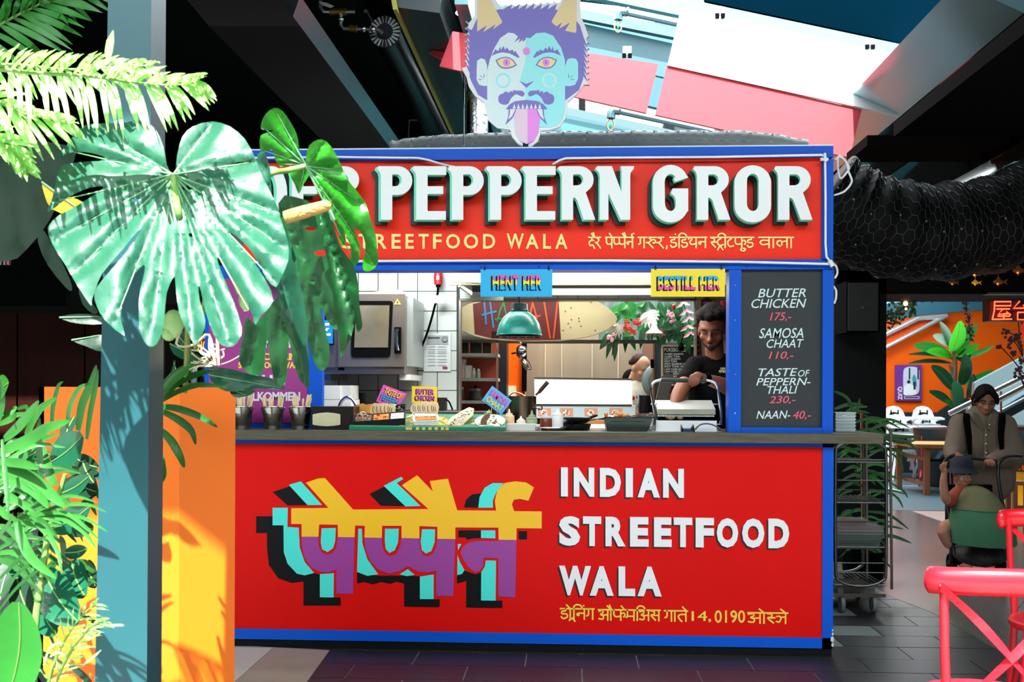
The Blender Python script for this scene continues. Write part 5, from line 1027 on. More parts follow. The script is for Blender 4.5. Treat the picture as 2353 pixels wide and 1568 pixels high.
# gastronorm pan with naan
gp=thing('steel_container','deep steel food container with bread on top','container',at(1446,996,.1)); yg=.1
GS=mat('dull_steel','#4f5b58',.35,.9,noise=.2,scale=3)
part('container_body',MB().hexa([at(1396,996,yg),at(1489,996,yg),at(1489,996,yg+.02)+Vector((0,.3,0)),at(1396,996,yg)+Vector((0,.3,0))],[at(1391,961,yg-.01),at(1500,961,yg-.01),at(1500,961,yg)+Vector((0,.33,0)),at(1391,961,yg)+Vector((0,.33,0))]),GS,gp)
part('container_rim',pbox(MB(),1389,958.5,1503,961.5,yg-.02,yg+.35),CHROME,gp); part('embossed_band',pbox(MB(),1404,968,1484,970,yg-.008,yg-.002),CHROME,gp)
NB=mat('naan_orange','#d98a3c',.6,noise=.5,scale=14,hex2='#7a3c12')
for x,y,rx,ry in ((1393,954,5,6),(1425,953,11,5),(1436,955,12,4),(1418,956,8,3)): part('x',MB(),NB) if False else single('naan_bread',MB().sph(at(x,y,yg+.1),(rx*mpp(yg+.1),.04,ry*mpp(yg+.1)),12),NB,{1393:'small curled naan end at the left of the steel container',1425:'charred naan bread on top of the steel container',1436:'flatter naan lying at the right of the heap',1418:'thin naan at the bottom of the heap'}[x],'bread','naan in the steel container',smooth=60)
single('tongs',MB().bar(at(1372,964,.05),at(1402,958,.1),.008,.004).bar(at(1430,960,.06),at(1500,949,.12),.012,.005).bar(at(1440,961,.07),at(1500,953,.14),.012,.005),CHROME,'long steel tongs lying across the steel container','tongs')
# big disc lid
dl=thing('pan_cover','large grey round pan lid leaning beside the cook','lid',at(1500,915,2.2)); part('lid_disc',MB().lathe([(.001,-.012),(.10,-.012),(.135,-.004),(.150,.008),(.148,.02)],at(1512,877,3.12),40,axis='y',sx=.9),mat('lid_grey','#8b9896',.35,.3),dl,40); part('lid_ring',MB().tube([at(1512,877,3.10)+Vector((.075*math.cos(a),0,.085*math.sin(a))) for a in [i*math.pi/16 for i in range(32)]],.0025,5,closed=True),DSTEEL,dl,60)
part('lid_knob',pbox(MB(),1496,826,1503,846,2.85,2.9),BLK,dl)
single('black_jug',MB().lathe([(.05,0),(.055,.02),(.055,.13)],at(1483,950,1.9),18),mat('black_plastic','#0c0e11',.3),'black insulated container below the round lid','container',smooth=40)
single('chopping_board',MB().poly([at(*p,1.0) for p in [(1519,868),(1525,861),(1535,857),(1547,862),(1548,870),(1530,930),(1505,930)]],(0,.03,0)),mat('dark_board','#2f2a26',.5),'dark chopping board leaning behind the grill','board')
# contact grill
gr=thing('contact_grill','white and steel contact grill with a raised ribbed lid and bar handle','grill',at(1577,996,.1)); yr=.12
part('grill_base',pbox(MB(),1507,967,1647,993,yr,yr+.36),WHITE,gr); part('base_foot',pbox(MB(),1500,992,1660,997,yr-.02,yr+.3),WHITE,gr)
LG=mat('grill_lid_steel','#cfd6d4',.35,.5)
part('lid',MB().poly([at(1505,920,yr+.3),at(1635,920,yr+.3),at(1644,941,yr+.02),at(1511,941,yr+.02)],(0,0,-.02)),LG,gr); part('lid_front',pbox(MB(),1511,941,1644,953,yr,yr+.03),mat('lid_front_steel','#a9ac98',.35,.6,noise=.2,scale=10),gr)
part('lid_side',MB().poly([at(1505,920,yr+.3),at(1511,941,yr+.02),at(1511,953,yr),at(1507,935,yr+.3)],(.004,0,0)),DSTEEL,gr)
rb_=MB()
for i in range(32): rb_.box(X_(1512+i*4.1,yr),X_(1514.4+i*4.1,yr),yr+.005,yr+.03,Z_(956,yr),Z_(953,yr))
part('ribbed_plate',rb_,mat('white_rib','#dfe5e3',.4),gr,kind='stuff'); part('lower_plate',pbox(MB(),1512,962,1643,967,yr+.01,yr+.35),BLK,gr); part('upper_plate',pbox(MB(),1512,956,1643,962,yr+.06,yr+.3),BLK,gr)
for sx,(x0,x1,x2) in (('l',(1505,1496,1520)),('r',(1656,1648,1622))):
    P=[(x0,976),(x0-(1 if sx=='l' else -1),950),(x1 if sx=='l' else 1651,905),(x1+1 if sx=='l' else 1648,888),(x1+8 if sx=='l' else 1640,878),(x2,873)]
    part('handle_arm',MB().tube([at(p[0],p[1],yr-.03) for p in spl(P,4)],.0075,8),CHROME,gr,60)
part('handle_grip',MB().tube([at(1519,874,yr-.03),at(1623,875,yr-.03)],.0125,12),mat('dark_grip','#1b2a2c',.5),gr,60)
for x,y in ((1502,929),(1646,929),(1652,975)): part('pivot_pin',MB().tube([at(x-6,y,yr+.0),at(x+8,y,yr)],.005,6),CHROME,gr,60)
for x in (1517,1637): part('screw',MB().sph(at(x,948,yr-.002),.004,6),CHROME,gr,60)
part('crumb',MB().sph(at(1540,960,yr+.03),(.03,.04,.013),10).sph(at(1562,961,yr+.03),(.02,.03,.012),10),mat('toast','#c8a88c',.7,noise=.6,scale=30,hex2='#5a2b14'),gr,60,'flat breads being toasted')
pt=thing('card_terminal','small black card terminal in front of the grill','terminal',at(1582,997,.02)); part('terminal_body',MB().poly([at(*p,.03) for p in [(1566,976),(1569,985),(1588,985),(1594,976),(1597,993),(1594,997),(1568,997),(1565,990)]],(0,.05,0)),mat('black_plastic','#0c0e11',.3),pt); part('keypad',pbox(MB(),1570,990,1592,995,.026,.03),DSTEEL,pt); part('screen',pbox(MB(),1571,985,1587,988,.026,.03),mat('screen_blue','#0d5f9c',.3),pt)
part('cord',MB().tube([at(*p,.05) for p in spl([(1597,988),(1608,977),(1625,974),(1645,980),(1668,996)],4)],.005,6),mat('grey_cable','#5d6668',.5),pt,60)
single('foil_scrap',MB().poly([at(*p,.06) for p in [(1487,991),(1493,983),(1502,977),(1506,982),(1499,990),(1494,996)]],(0,.02,0)),FO,'crumpled foil between container and grill','foil')
# takeaway tubs on the counter end
for i in range(6):
    Zt=ZC+.002+i*.0185; x0,x1=X_(1919,.2),X_(1967,.2)
    lab=['lowest','second from the bottom','third from the bottom','third from the top','second from the top','topmost'][i]
    tt=thing('takeaway_tub',lab+' clear plastic tub of the stack on the counter end','tub',(x0,.2,Zt),'stacked clear tubs on the counter end')
    part('tub_body',MB().box(x0+.004,x1-.004,.2,.36,Zt,Zt+.0125),mat('frosted_plastic','#b7c7c6',.25,alpha=.85),tt); part('tub_rim',MB().box(x0,x1,.196,.364,Zt+.0125,Zt+.0165),mat('frosted_rim','#dfeceb',.2),tt)
single('tub_lid',MB().hexa([at(1920,962,.2),at(1950,953,.2),at(1956,953,.36),at(1926,962,.36)],[at(1920,960,.2),at(1950,951,.2),at(1956,951,.36),at(1926,960,.36)]),mat('frosted_rim','#dfeceb',.2),'loose clear lid lying on the tub stack','lid')
# stall and neighbour lights; the fills for board and hatch are added
light('hood_light','AREA',(X_(1350,1.2),1.25,Z_(660,1.2)),26,(1,.93,.82),1.2,(0,0,0),.3)
light('kitchen_light','AREA',(X_(900,1.0),.75,2.6),42,(.95,1,1),.9,(.6,0,0),.4)
light('board_fill','AREA',(X_(1230,2.1),2.06,Z_(684,2.06)),2.2,(1,.97,.9),1.2,(.95,0,0),.08)  # added lamp hidden behind the lintel, brightens the surfboard
light('hatch_fill','AREA',(X_(1340,.5),.45,2.62),38,(1,.96,.88),1.6,(.75,0,0),.3)  # added lamp above the hatch, brightens the inside of the stall
light('neighbour_light','AREA',(X_(1340,3.0),3.1,3.0),75,(1,.95,.88),1.6,(0,0,0),.8)
light('neighbour_light','AREA',(X_(1480,2.3),2.3,3.1),30,(1,1,.97),.8,(.5,0,0),.4)
# ------------------------------------------------------------ people
def remesh(name,mb,vox,mt,parent,smooth_it=4,label=None):
    me=mb.mesh('tmp',mt); o=bpy.data.objects.new('tmp',me); m=o.modifiers.new('r','REMESH'); m.mode='VOXEL'; m.voxel_size=vox
    s=o.modifiers.new('s','SMOOTH'); s.factor=.5; s.iterations=smooth_it
    r=eval_mesh(o); bpy.data.objects.remove(o); r.name=name; r.materials.clear(); r.materials.append(mt); r.polygons.foreach_set('use_smooth',[True]*len(r.polygons))
    return link(name,r,parent,label)
def cap(mb,pts,r,n=12):
    """capsule chain"""
    P=[Vector(p) for p in spl([tuple(p) for p in pts],4)] if len(pts)>2 else [Vector(p) for p in pts]
    if isinstance(r,(list,tuple)):
        m_=len(P); R=[]
        for i in range(m_):
            t=i/(m_-1)*(len(r)-1); k=min(int(t),len(r)-2); R.append(r[k]*(1-(t-k))+r[k+1]*(t-k))
    else: R=[r]*len(P)
    mb.tube(P,R,n); mb.sph(P[0],R[0],n); mb.sph(P[-1],R[-1],n); return mb
class Head:
    """face looks along -Y before rot; origin at the centre of the skull"""
    def __init__(s,c,rot,k=1.0): s.c=Vector(c); s.R=Euler(rot,'XYZ').to_matrix(); s.k=k
    def p(s,x,y,z): return s.c+s.R@(Vector((x,y,z))*s.k)
    def build(s,mb,beard=False):
        k=s.k; R=s.R
        mb.sph(s.p(0,.012,.02),(.074*k,.092*k,.088*k),20,rot=R); mb.sph(s.p(0,-.02,-.045),(.058*k,.066*k,.068*k),18,rot=R); mb.sph(s.p(0,-.05,-.092),(.028*k,.026*k,.022*k),12,rot=R)
        mb.sph(s.p(0,-.045,.022),(.060*k,.040*k,.034*k),14,rot=R)
        for sx in (-1,1):
            mb.sph(s.p(sx*.043,-.052,-.028),(.022*k,.022*k,.022*k),10,rot=R); mb.sph(s.p(sx*.076,.012,-.018),(.010*k,.02*k,.032*k),10,rot=R); mb.sph(s.p(sx*.013,-.093,-.038),(.009*k,.012*k,.008*k),8,rot=R)
        mb.tube([s.p(0,-.082,.008),s.p(0,-.094,-.018),s.p(0,-.108,-.036)],[.008*k,.010*k,.013*k],8); mb.sph(s.p(0,-.104,-.037),(.013*k,.013*k,.011*k),10,rot=R)
        mb.sph(s.p(0,-.083,-.066),(.024*k,.010*k,.006*k),10,rot=R); mb.sph(s.p(0,-.081,-.075),(.020*k,.010*k,.007*k),10,rot=R)
        cap(mb,[s.p(0,.02,-.06),s.p(0,.035,-.17)],.052*k); return mb
    def face(s,par,hair,lip,down=True,beard=False):
        k=s.k; R=s.R
        for sx in (-1,1):
            part('eyebrow',MB().tube([s.p(sx*.014,-.090,.020),s.p(sx*.032,-.091,.027),s.p(sx*.052,-.078,.020)],[.0035*k,.0045*k,.002*k],6),hair,par,60)
            if down: part('eyelash',MB().tube([s.p(sx*.016,-.083,.000),s.p(sx*.032,-.084,-.005),s.p(sx*.047,-.074,-.001)],[.0016*k,.0026*k,.0016*k],6),hair,par,60)
            else:
                part('eye',MB().sph(s.p(sx*.031,-.076,.002),(.013*k,.009*k,.006*k),10,rot=R),mat('eye_white','#d8d4cc',.3),par,60); part('iris',MB().sph(s.p(sx*.031,-.084,.002),(.005*k,.003*k,.005*k),8,rot=R),HAIR,par,60)
        part('lips',MB().sph(s.p(0,-.0895,-.067),(.021*k,.006*k,.004*k),10,rot=R).sph(s.p(0,-.0875,-.0745),(.018*k,.006*k,.005*k),10,rot=R),lip,par,60)
# --- the cook
Yc=.72
ck=thing('person','cook in a black t-shirt looking down, hand on the grill handle','person',(X_(1640,Yc),Yc+.05,.17))
h=Head(at(1637,757,Yc),(.36,.0,-.30),1.10)
b=MB(); h.build(b)
shR=at(1598,842,Yc+.02); shL=at(1690,842,Yc+.02); 
b.sph(at(1648,900,Yc+.06),(.16,.10,.22),16); b.sph(at(1648,850,Yc+.05),(.17,.085,.07),14)
cap(b,[at(1640,800,Yc+.02),at(1646,840,Yc+.04)],.056)
# his right arm reaching down behind the grill lid
cap(b,[shR,at(1578,872,Yc-.06),at(1562,905,.46)],[.056,.05,.044]); cap(b,[at(1567,892,.47),at(1557,912,.42),at(1552,935,.36)],[.046,.043,.03]); b.sph(at(1552,945,.34),(.03,.035,.045),10)
# his left arm across, hand on the grip
el=at(1690,905,.30); wr=at(1622,872,.15)
cap(b,[shL,at(1696,880,.5),el],[.056,.05,.044]); cap(b,[el,at(1660,884,.22),wr],[.045,.042,.029])
palm=at(1603,866,.105); cap(b,[wr,palm],[.027,.03]); b.sph(palm,(.036,.026,.022),12)
for i,(x0,x1,yt,L) in enumerate(((1588,1581,860,886),(1594,1589,858,889),(1601,1597,859,888),(1607,1604,862,885))):
    k0=at(x0+4,yt+3,.085); k1=at(x0,yt+6,.062); k2=at((x0+x1)/2,(yt+L)/2+2,.055); k3=at(x1+1,L-3,.066); cap(b,[k0,k1,k2,k3],[.0105,.0105,.0095,.008],8)
cap(b,[at(1606,872,.11),at(1600,882,.115),at(1590,888,.10)],[.012,.011,.009],8)
cap(b,[at(1630,1000,Yc+.08),(X_(1625,Yc),Yc+.08,.22)],[.11,.07]); cap(b,[at(1668,1000,Yc+.08),(X_(1665,Yc),Yc+.08,.22)],[.11,.07]); 
for x in (1622,1668): b.sph((X_(x,Yc),Yc+.02,.20),(.05,.12,.035),10)
remesh('body',b,.0065,SKIN,ck,3)
h.face(ck,HAIR,mat('lip_brown','#6d3a30',.5))
hb=MB()
for x,y,z,r in ((0,.03,.075,.075),(0,-.02,.098,.055),(.035,-.035,.098,.036),(-.035,-.03,.095,.036),(.062,.02,.06,.035),(-.062,.02,.06,.032),(0,.07,.03,.068),(.058,.05,.01,.034),(-.058,.05,.01,.03),(.05,-.01,.09,.042),(-.045,0,.09,.042),(0,-.06,.092,.030)): hb.sph(h.p(x,y,z),r*h.k,12)
rh=random.Random(4)
for k in range(60):
    a=rh.uniform(0,6.28); e=rh.uniform(.1,1.4); hb.sph(h.p(.085*math.cos(a)*math.cos(e)*1.0,.02+.095*math.sin(a)*math.cos(e),.045+.085*math.sin(e)),.014*h.k,6) if not (math.sin(a)<-.3 and e<.75) else None
remesh('hair',hb,.006,HAIR,ck,2)
bd=MB()
for k in range(17):
    t=-1+2*k/16; a=t*1.25; bd.sph(h.p(.055*math.sin(a),-.020-.050*math.cos(a)*1.0,-.083+.050*abs(t)**2.0),(.011*h.k,.009*h.k,.014*h.k),8)
bd.sph(h.p(0,-.088,-.056),(.024*h.k,.006*h.k,.004*h.k),8); bd.sph(h.p(0,-.072,-.095),(.02*h.k,.010*h.k,.010*h.k),8)
remesh('beard',bd,.005,mat('beard_hair','#1b120d',.8),ck,3)
ts=MB(); ts.sph(at(1648,905,Yc+.06),(.185,.125,.26),18); ts.sph(at(1648,852,Yc+.05),(.185,.10,.075),16); cap(ts,[at(1605,840,Yc+.03),at(1692,840,Yc+.03)],.062); cap(ts,[shR,at(1583,866,Yc-.04),at(1575,878,Yc-.08)],[.066,.062,.066]); cap(ts,[shL,at(1696,872,.52),at(1697,885,.45)],[.066,.062,.064])
ts.sph(at(1648,990,Yc+.07),(.19,.12,.2),16)
remesh('t_shirt',ts,.009,BTEE,ck,3)
text('shirt_print','DER',(1655,845,1667,850),Yc-.09,.002,mat('print_cream','#d8cf9a',.6),ck,bold=.03); text('shirt_print','PEPPERN',(1652,851,1669,857),Yc-.09,.002,mat('print_cream','#d8cf9a',.6),ck,bold=.03)
pt_=MB(); cap(pt_,[at(1630,1000,Yc+.08),(X_(1625,Yc),Yc+.08,.24)],[.125,.08]); cap(pt_,[at(1668,1000,Yc+.08),(X_(1668,Yc),Yc+.08,.24)],[.125,.08]); remesh('trousers',pt_,.012,BTEE,ck,3)
part('watch',MB().tube([wr+Vector((.014,.01,-.001)),wr+Vector((-.014,-.007,.002))],.034,16),BLK,ck,40)
# --- woman working in the neighbouring stall
Yl=3.3
ld=thing('person','woman with slicked-back brown hair and floral shirt bent behind the salad bar','person',(X_(1470,Yl),Yl,0))
h=Head(at(1473,846,Yl),(.45,0,.75),1.0); b=MB(); h.build(b); b.sph(at(1476,930,Yl+.05),(.16,.1,.22),14); cap(b,[at(1474,870,Yl+.02),at(1474,895,Yl+.05)],.05)
for sx in (-1,1): cap(b,[at(1474+sx*38,905,Yl+.05),at(1474+sx*46,960,Yl),at(1478+sx*20,985,Yl-.2)],[.05,.042,.03]); cap(b,[(X_(1474+sx*22,Yl),Yl+.05,.9),(X_(1474+sx*22,Yl),Yl+.05,.06)],[.09,.05])
remesh('body',b,.010,SKINP,ld,3); h.face(ld,HAIRB,mat('lip_pink','#a8564e',.5))
hb=MB(); hb.sph(h.p(0,.04,.040),(.079,.078,.073),16,rot=h.R); hb.sph(h.p(0,.118,.0),(.035,.03,.03),10); remesh('hair',hb,.009,HAIRB,ld,3)
ts=MB(); ts.sph(at(1476,935,Yl+.05),(.19,.125,.27),16); cap(ts,[at(1440,903,Yl+.05),at(1510,903,Yl+.05)],.07); 
for sx in (-1,1): cap(ts,[at(1474+sx*36,905,Yl+.05),at(1474+sx*45,950,Yl)],[.065,.055])
FLS=mat('floral_cloth','#d8d2bb',.8,noise=.9,scale=9,hex2='#b9b59c'); o=remesh('shirt',ts,.012,FLS,ld,3)
for k in range(12): part('shirt_flower',MB().sph(at(1448+rq.uniform(0,40),900+rq.uniform(10,65),Yl-.075),(.022,.012,.022),7),[mat('fl_red','#b53a2a'),mat('fl_blue','#4a7f98'),mat('fl_ochre','#b9893a')][k%3],o,60)
part('earring',MB().sph(h.p(-.084,.01,-.05),.007,8),WHITE,ld,60)
tr_=MB()
for sx in (-1,1): cap(tr_,[(X_(1474+sx*22,Yl),Yl+.05,1.0),(X_(1474+sx*22,Yl),Yl+.05,.05)],[.11,.065])
remesh('trousers',tr_,.015,BTEE,ld,2)
single('black_bag',MB().sph(at(1450,874,Yl+.25),(.08,.06,.10),14),BTEE,'black rounded bag behind the woman in the floral shirt','bag',smooth=60)
# --- woman pushing a stroller
Ym=2.9; s_=mpp(Ym)
LIN2=mat('linen_shirt','#6f6254',.85,noise=.15,scale=12,bump=.3,bscale=60)
mo=thing('person','woman in a loose linen shirt with backpack straps pushing the green stroller','person',(X_(2255,Ym),Ym+.1,0))
h=Head(at(2264,921,Ym),(.30,.06,-.12),1.02); b=MB(); h.build(b)
cap(b,[at(2260,950,Ym+.03),at(2258,975,Ym+.05)],.052); b.sph(at(2256,1030,Ym+.06),(.17,.11,.26),14)
rS=at(2205,975,Ym+.05); rE=at(2192,1040,Ym-.05); rH=at(2203,1050,Ym-.30); lS=at(2310,978,Ym+.05); lE=at(2324,1050,Ym-.03); lH=at(2272,1062,Ym-.30)
for S0,E0,H0 in ((rS,rE,rH),(lS,lE,lH)):
    cap(b,[S0,E0],[.055,.045]); cap(b,[E0,H0],[.042,.026]); b.sph(H0,(.04,.03,.026),10)
    for k in range(4): q=H0+Vector((-.028+.019*k,-.02,.008)); cap(b,[q,q+Vector((0,-.028,-.008)),q+Vector((0,-.022,-.038))],[.009,.009,.007],6)
    q=H0+Vector((.0,.0,-.018)); cap(b,[q,q+Vector((.01,-.03,-.012))],[.011,.009],6)
for sx in (-1,1): cap(b,[(X_(2256+sx*26,Ym),Ym+.12,.85),(X_(2256+sx*28,Ym),Ym+.1,.45),(X_(2256+sx*28,Ym),Ym+.14,.08)],[.09,.065,.045]); b.sph((X_(2256+sx*28,Ym),Ym+.06,.04),(.045,.12,.035),10)
remesh('body',b,.009,mat('skin_tan','#8f604a',.5),mo,3); h.face(mo,HAIR,mat('lip_pink','#a8564e',.5))
hb=MB(); hb.sph(h.p(0,.03,.03),(.088,.10,.10),16,rot=h.R); 
for sx in (-1,1):
    cap(hb,[h.p(sx*.02,-.06,.098),h.p(sx*.06,-.065,.055),h.p(sx*.086,-.03,-.01)],[.022,.022,.012]); cap(hb,[h.p(sx*.06,.05,.0),h.p(sx*.06,.06,-.07)],[.04,.02])
remesh('hair',hb,.009,HAIR,mo,3)
ts=MB(); ts.sph(at(2256,1030,Ym+.06),(.22,.15,.36),18); ts.sph(at(2262,1095,Ym+.08),(.25,.17,.24),16); cap(ts,[at(2212,972,Ym+.05),at(2304,974,Ym+.05)],.075); ts.sph(at(2320,1040,Ym+.0),(.11,.11,.18),12)
cap(ts,[rS,rE],[.085,.085]); cap(ts,[rE,rH+Vector((0,.10,0))],[.08,.055]); cap(ts,[lS,lE],[.09,.10]); cap(ts,[lE,lH+Vector((.05,.09,0))],[.09,.055])
for k in range(14): a=k*.449; cap(ts,[at(2256+66*math.cos(a),1015+20*rh.random(),Ym+.06+.12*math.sin(a)),at(2262+66*math.cos(a),1125,Ym+.08+.15*math.sin(a))],.018,6)
remesh('shirt',ts,.011,LIN2,mo,3)
part('collar',MB().poly([at(*p,Ym-.10) for p in [(2236,947),(2249,952),(2266,985),(2256,990),(2238,965)]],(0,.02,0)).poly([at(*p,Ym-.10) for p in [(2268,984),(2278,950),(2292,952),(2289,972),(2276,990)]],(0,.02,0)),LIN2,mo)
part('placket',MB().tube([at(2266,985,Ym-.12),at(2264,1040,Ym-.14),at(2262,1080,Ym-.14)],.008,6),LIN2,mo,60)
for y in (976,1000,1020,1041): part('button',MB().sph(at(2266 if y>980 else 2274,y,Ym-.13-(y-976)*.0003),.006,6),WHITE,mo,60)
for x0,x1 in ((2221,2226),(2303,2300)): part('backpack_strap',MB().blade([at(x0,950,Ym+.02),at(x0,965,Ym-.06),at(x1,1000,Ym-.10),at(x1+3,1045,Ym-.12)],[.05,.055,.05,.03],side=(1,0,0),fold=0),BLK,mo)
part('backpack',MB().sph(at(2262,1000,Ym+.26),(.17,.12,.24),14),BTEE,mo,60)
tr_=MB()
for sx in (-1,1): cap(tr_,[(X_(2256+sx*26,Ym),Ym+.12,.92),(X_(2256+sx*28,Ym),Ym+.1,.45),(X_(2256+sx*28,Ym),Ym+.14,.1)],[.12,.09,.07])
remesh('trousers',tr_,.014,BTEE,mo,2)
# stroller
Ys=2.5
st=thing('stroller','black framed stroller with a green canopy','stroller',(X_(2245,Ys),Ys,0))
CG=mat('canopy_green','#2f6546',.85,noise=.1,scale=4,bump=.15,bscale=150); CO=mat('canopy_olive','#5a5c3a',.85,noise=.1,scale=4,bump=.15,bscale=150)
def dome(z0,z1,mt):
    c=at(2252,1240,Ys-.15); rx=.235; ry=.34; rz=.41; vs=[];fs=[];n=24;m_=8
    for j in range(m_+1):
        e=z0+(z1-z0)*j/m_
        for i in range(n+1):
            a=math.pi+math.pi*i/n; wob=1+.012*math.sin(9*a+e*4); vs.append(c+Vector((rx*math.cos(a)*math.cos(e)*wob-.045*math.sin(e),ry*math.sin(a)*math.cos(e)*wob,rz*math.sin(e))))
    for j in range(m_):
        for i in range(n): k=j*(n+1)+i; fs.append((k,k+1,k+n+2,k+n+1))
    mb=MB(); mb.add(vs,fs); return mb
part('canopy_lower',dome(-.05,.62,mt=CG),CG,st,60); part('canopy_upper',dome(.62,1.52,mt=CO),CO,st,60)
part('canopy_seam',MB().tube([at(2252,1240,Ys-.15)+Vector((.237*math.cos(a)*math.cos(.62)-.045*math.sin(.62),.343*math.sin(a)*math.cos(.62),.41*math.sin(.62))) for a in [math.pi+math.pi*i/16 for i in range(17)]],.004,5),CG,st,60)
SF=mat('stroller_frame','#0b0b0d',.4)
for dx in (0,1):
    o_=Vector((dx*.42,0,0))
    part('frame_tube',MB().tube([p+o_ for p in [at(*q[:2],q[2]) for q in spl([(2222,1048,2.62),(2190,1048,2.6),(2170,1062,2.58),(2166,1090,2.56),(2172,1140,2.5),(2184,1200,2.4),(2192,1275,2.3)],4)]],.013,8),SF,st,60)
    part('frame_tube',MB().tube([at(2186,1215,2.4)+o_,at(2184,1290,2.75)+o_],.011,8),SF,st,60)
part('handle_bar',MB().tube([at(2205,1048,2.62),at(2290,1060,2.62)],.016,10),SF,st,60)
part('seat_fabric',MB().sph(at(2248,1225,Ys+.05),(.19,.25,.16),14),BTEE,st,60); part('seat_back',MB().box(X_(2195,Ys),X_(2300,Ys),Ys+.16,Ys+.22,Z_(1240,Ys),Z_(1110,Ys)),BTEE,st)
BK=mat('patterned_bag','#3c4442',.7,noise=.9,scale=16,hex2='#14181a'); part('basket',MB().sph(at(2252,1272,Ys),(.20,.24,.10),14),BK,st,60)
for x,yy in ((2188,2.3),(2188,2.85),(2300,2.3),(2300,2.85)):
    c=Vector((X_(x,yy),yy,.085)); w_=part('wheel',MB().lathe([(.05,-.02),(.08,-.018),(.085,0),(.08,.018),(.05,.02),(.001,.012)],c,20,axis='x'),BLK,st,40); part('wheel_hub',MB().lathe([(.03,-.026),(.03,.026)],c,10,axis='x'),DSTEEL,w_,40)
# child
kd=thing('person','small child in a dark sun hat and red top sitting in the stroller','person',at(2215,1180,2.3))
h=Head(at(2212,1093,2.42),(.1,0,.05),.80); b=MB(); h.build(b); b.sph(at(2222,1170,2.42),(.11,.08,.16),12); cap(b,[at(2205,1135,2.38),at(2176,1150,2.3),at(2168,1115,2.28),at(2170,1085,2.27)],[.045,.036,.03,.02])
b.sph(at(2169,1080,2.27),(.026,.02,.026),8)
for k in range(4): q=at(2164+3*k,1076-k,2.26); cap(b,[q,q+Vector((.003,-.012,.028)),q+Vector((.012,-.01,.040))],[.0085,.008,.006],6)
cap(b,[at(2165,1083,2.26),at(2160,1076,2.25),at(2161,1068,2.25)],[.009,.008,.007],6)
cap(b,[at(2215,1205,2.44),at(2168,1215,2.34),at(2180,1250,2.36)],[.065,.05,.04]); cap(b,[at(2240,1205,2.44),at(2240,1215,2.38)],[.06,.055])
remesh('body',b,.0075,mat('skin_child','#a8745c',.5),kd,3); h.face(kd,HAIR,mat('lip_pink','#a8564e',.5),down=False)
ts=MB(); ts.sph(at(2222,1170,2.42),(.13,.10,.18),12); cap(ts,[at(2203,1135,2.38),at(2184,1150,2.32)],[.06,.052]); cap(ts,[at(2240,1140,2.38),at(2254,1165,2.36)],[.06,.052]); remesh('top',ts,.010,mat('rust_top','#8a3a22',.85),kd,2)
ht=MB(); c=h.p(0,.03,.08); ht.lathe([(.001,.085),(.05,.08),(.08,.05),(.086,0),(.09,-.012),(.125,-.045),(.120,-.048),(.085,-.02),(.078,.0)],c,24); part('sun_hat',ht,mat('navy_hat','#10142a',.85),kd,60)
# ------------------------------------------------------------ plants and planter, front left
def leafm(name,hexc,rough=.32,sub=.12,hex2=None): return mat(name,hexc,rough,noise=.3,scale=9,hex2=hex2,bump=.12,bscale=40,sub=sub)
LM=leafm('monstera_green','#245e48',.36,hex2='#1b4d3a'); LM2=leafm('monstera_bright','#2b8a1c',.35,.25,hex2='#1c7a12'); LMD=leafm('monstera_dark','#155228',.4,.2,hex2='#0d4420'); LDK=leafm('shaded_leaf_green','#0c3420',.5,.05); LP=leafm('palm_green','#a2cf80',.35,.25,hex2='#86bf5e'); LPD=leafm('palm_dark','#2c7a2a',.45,.25); LY_=leafm('yellow_leaf','#d8a52a',.5,.2); LST=leafm('strap_green','#397a33',.28,.15,hex2='#235626'); LSTD=leafm('strap_dark','#1c5c1e',.4,.15); LRB=leafm('rubber_green','#1a5a3e',.25,.08,hex2='#14503a')  # deep leaf green carries shade; palm greens are sunlit and shaded copies
STM=mat('stem_green','#6f9a4a',.4); VEIN=mat('vein_green','#5d9468',.4)
from mathutils import noise as mn
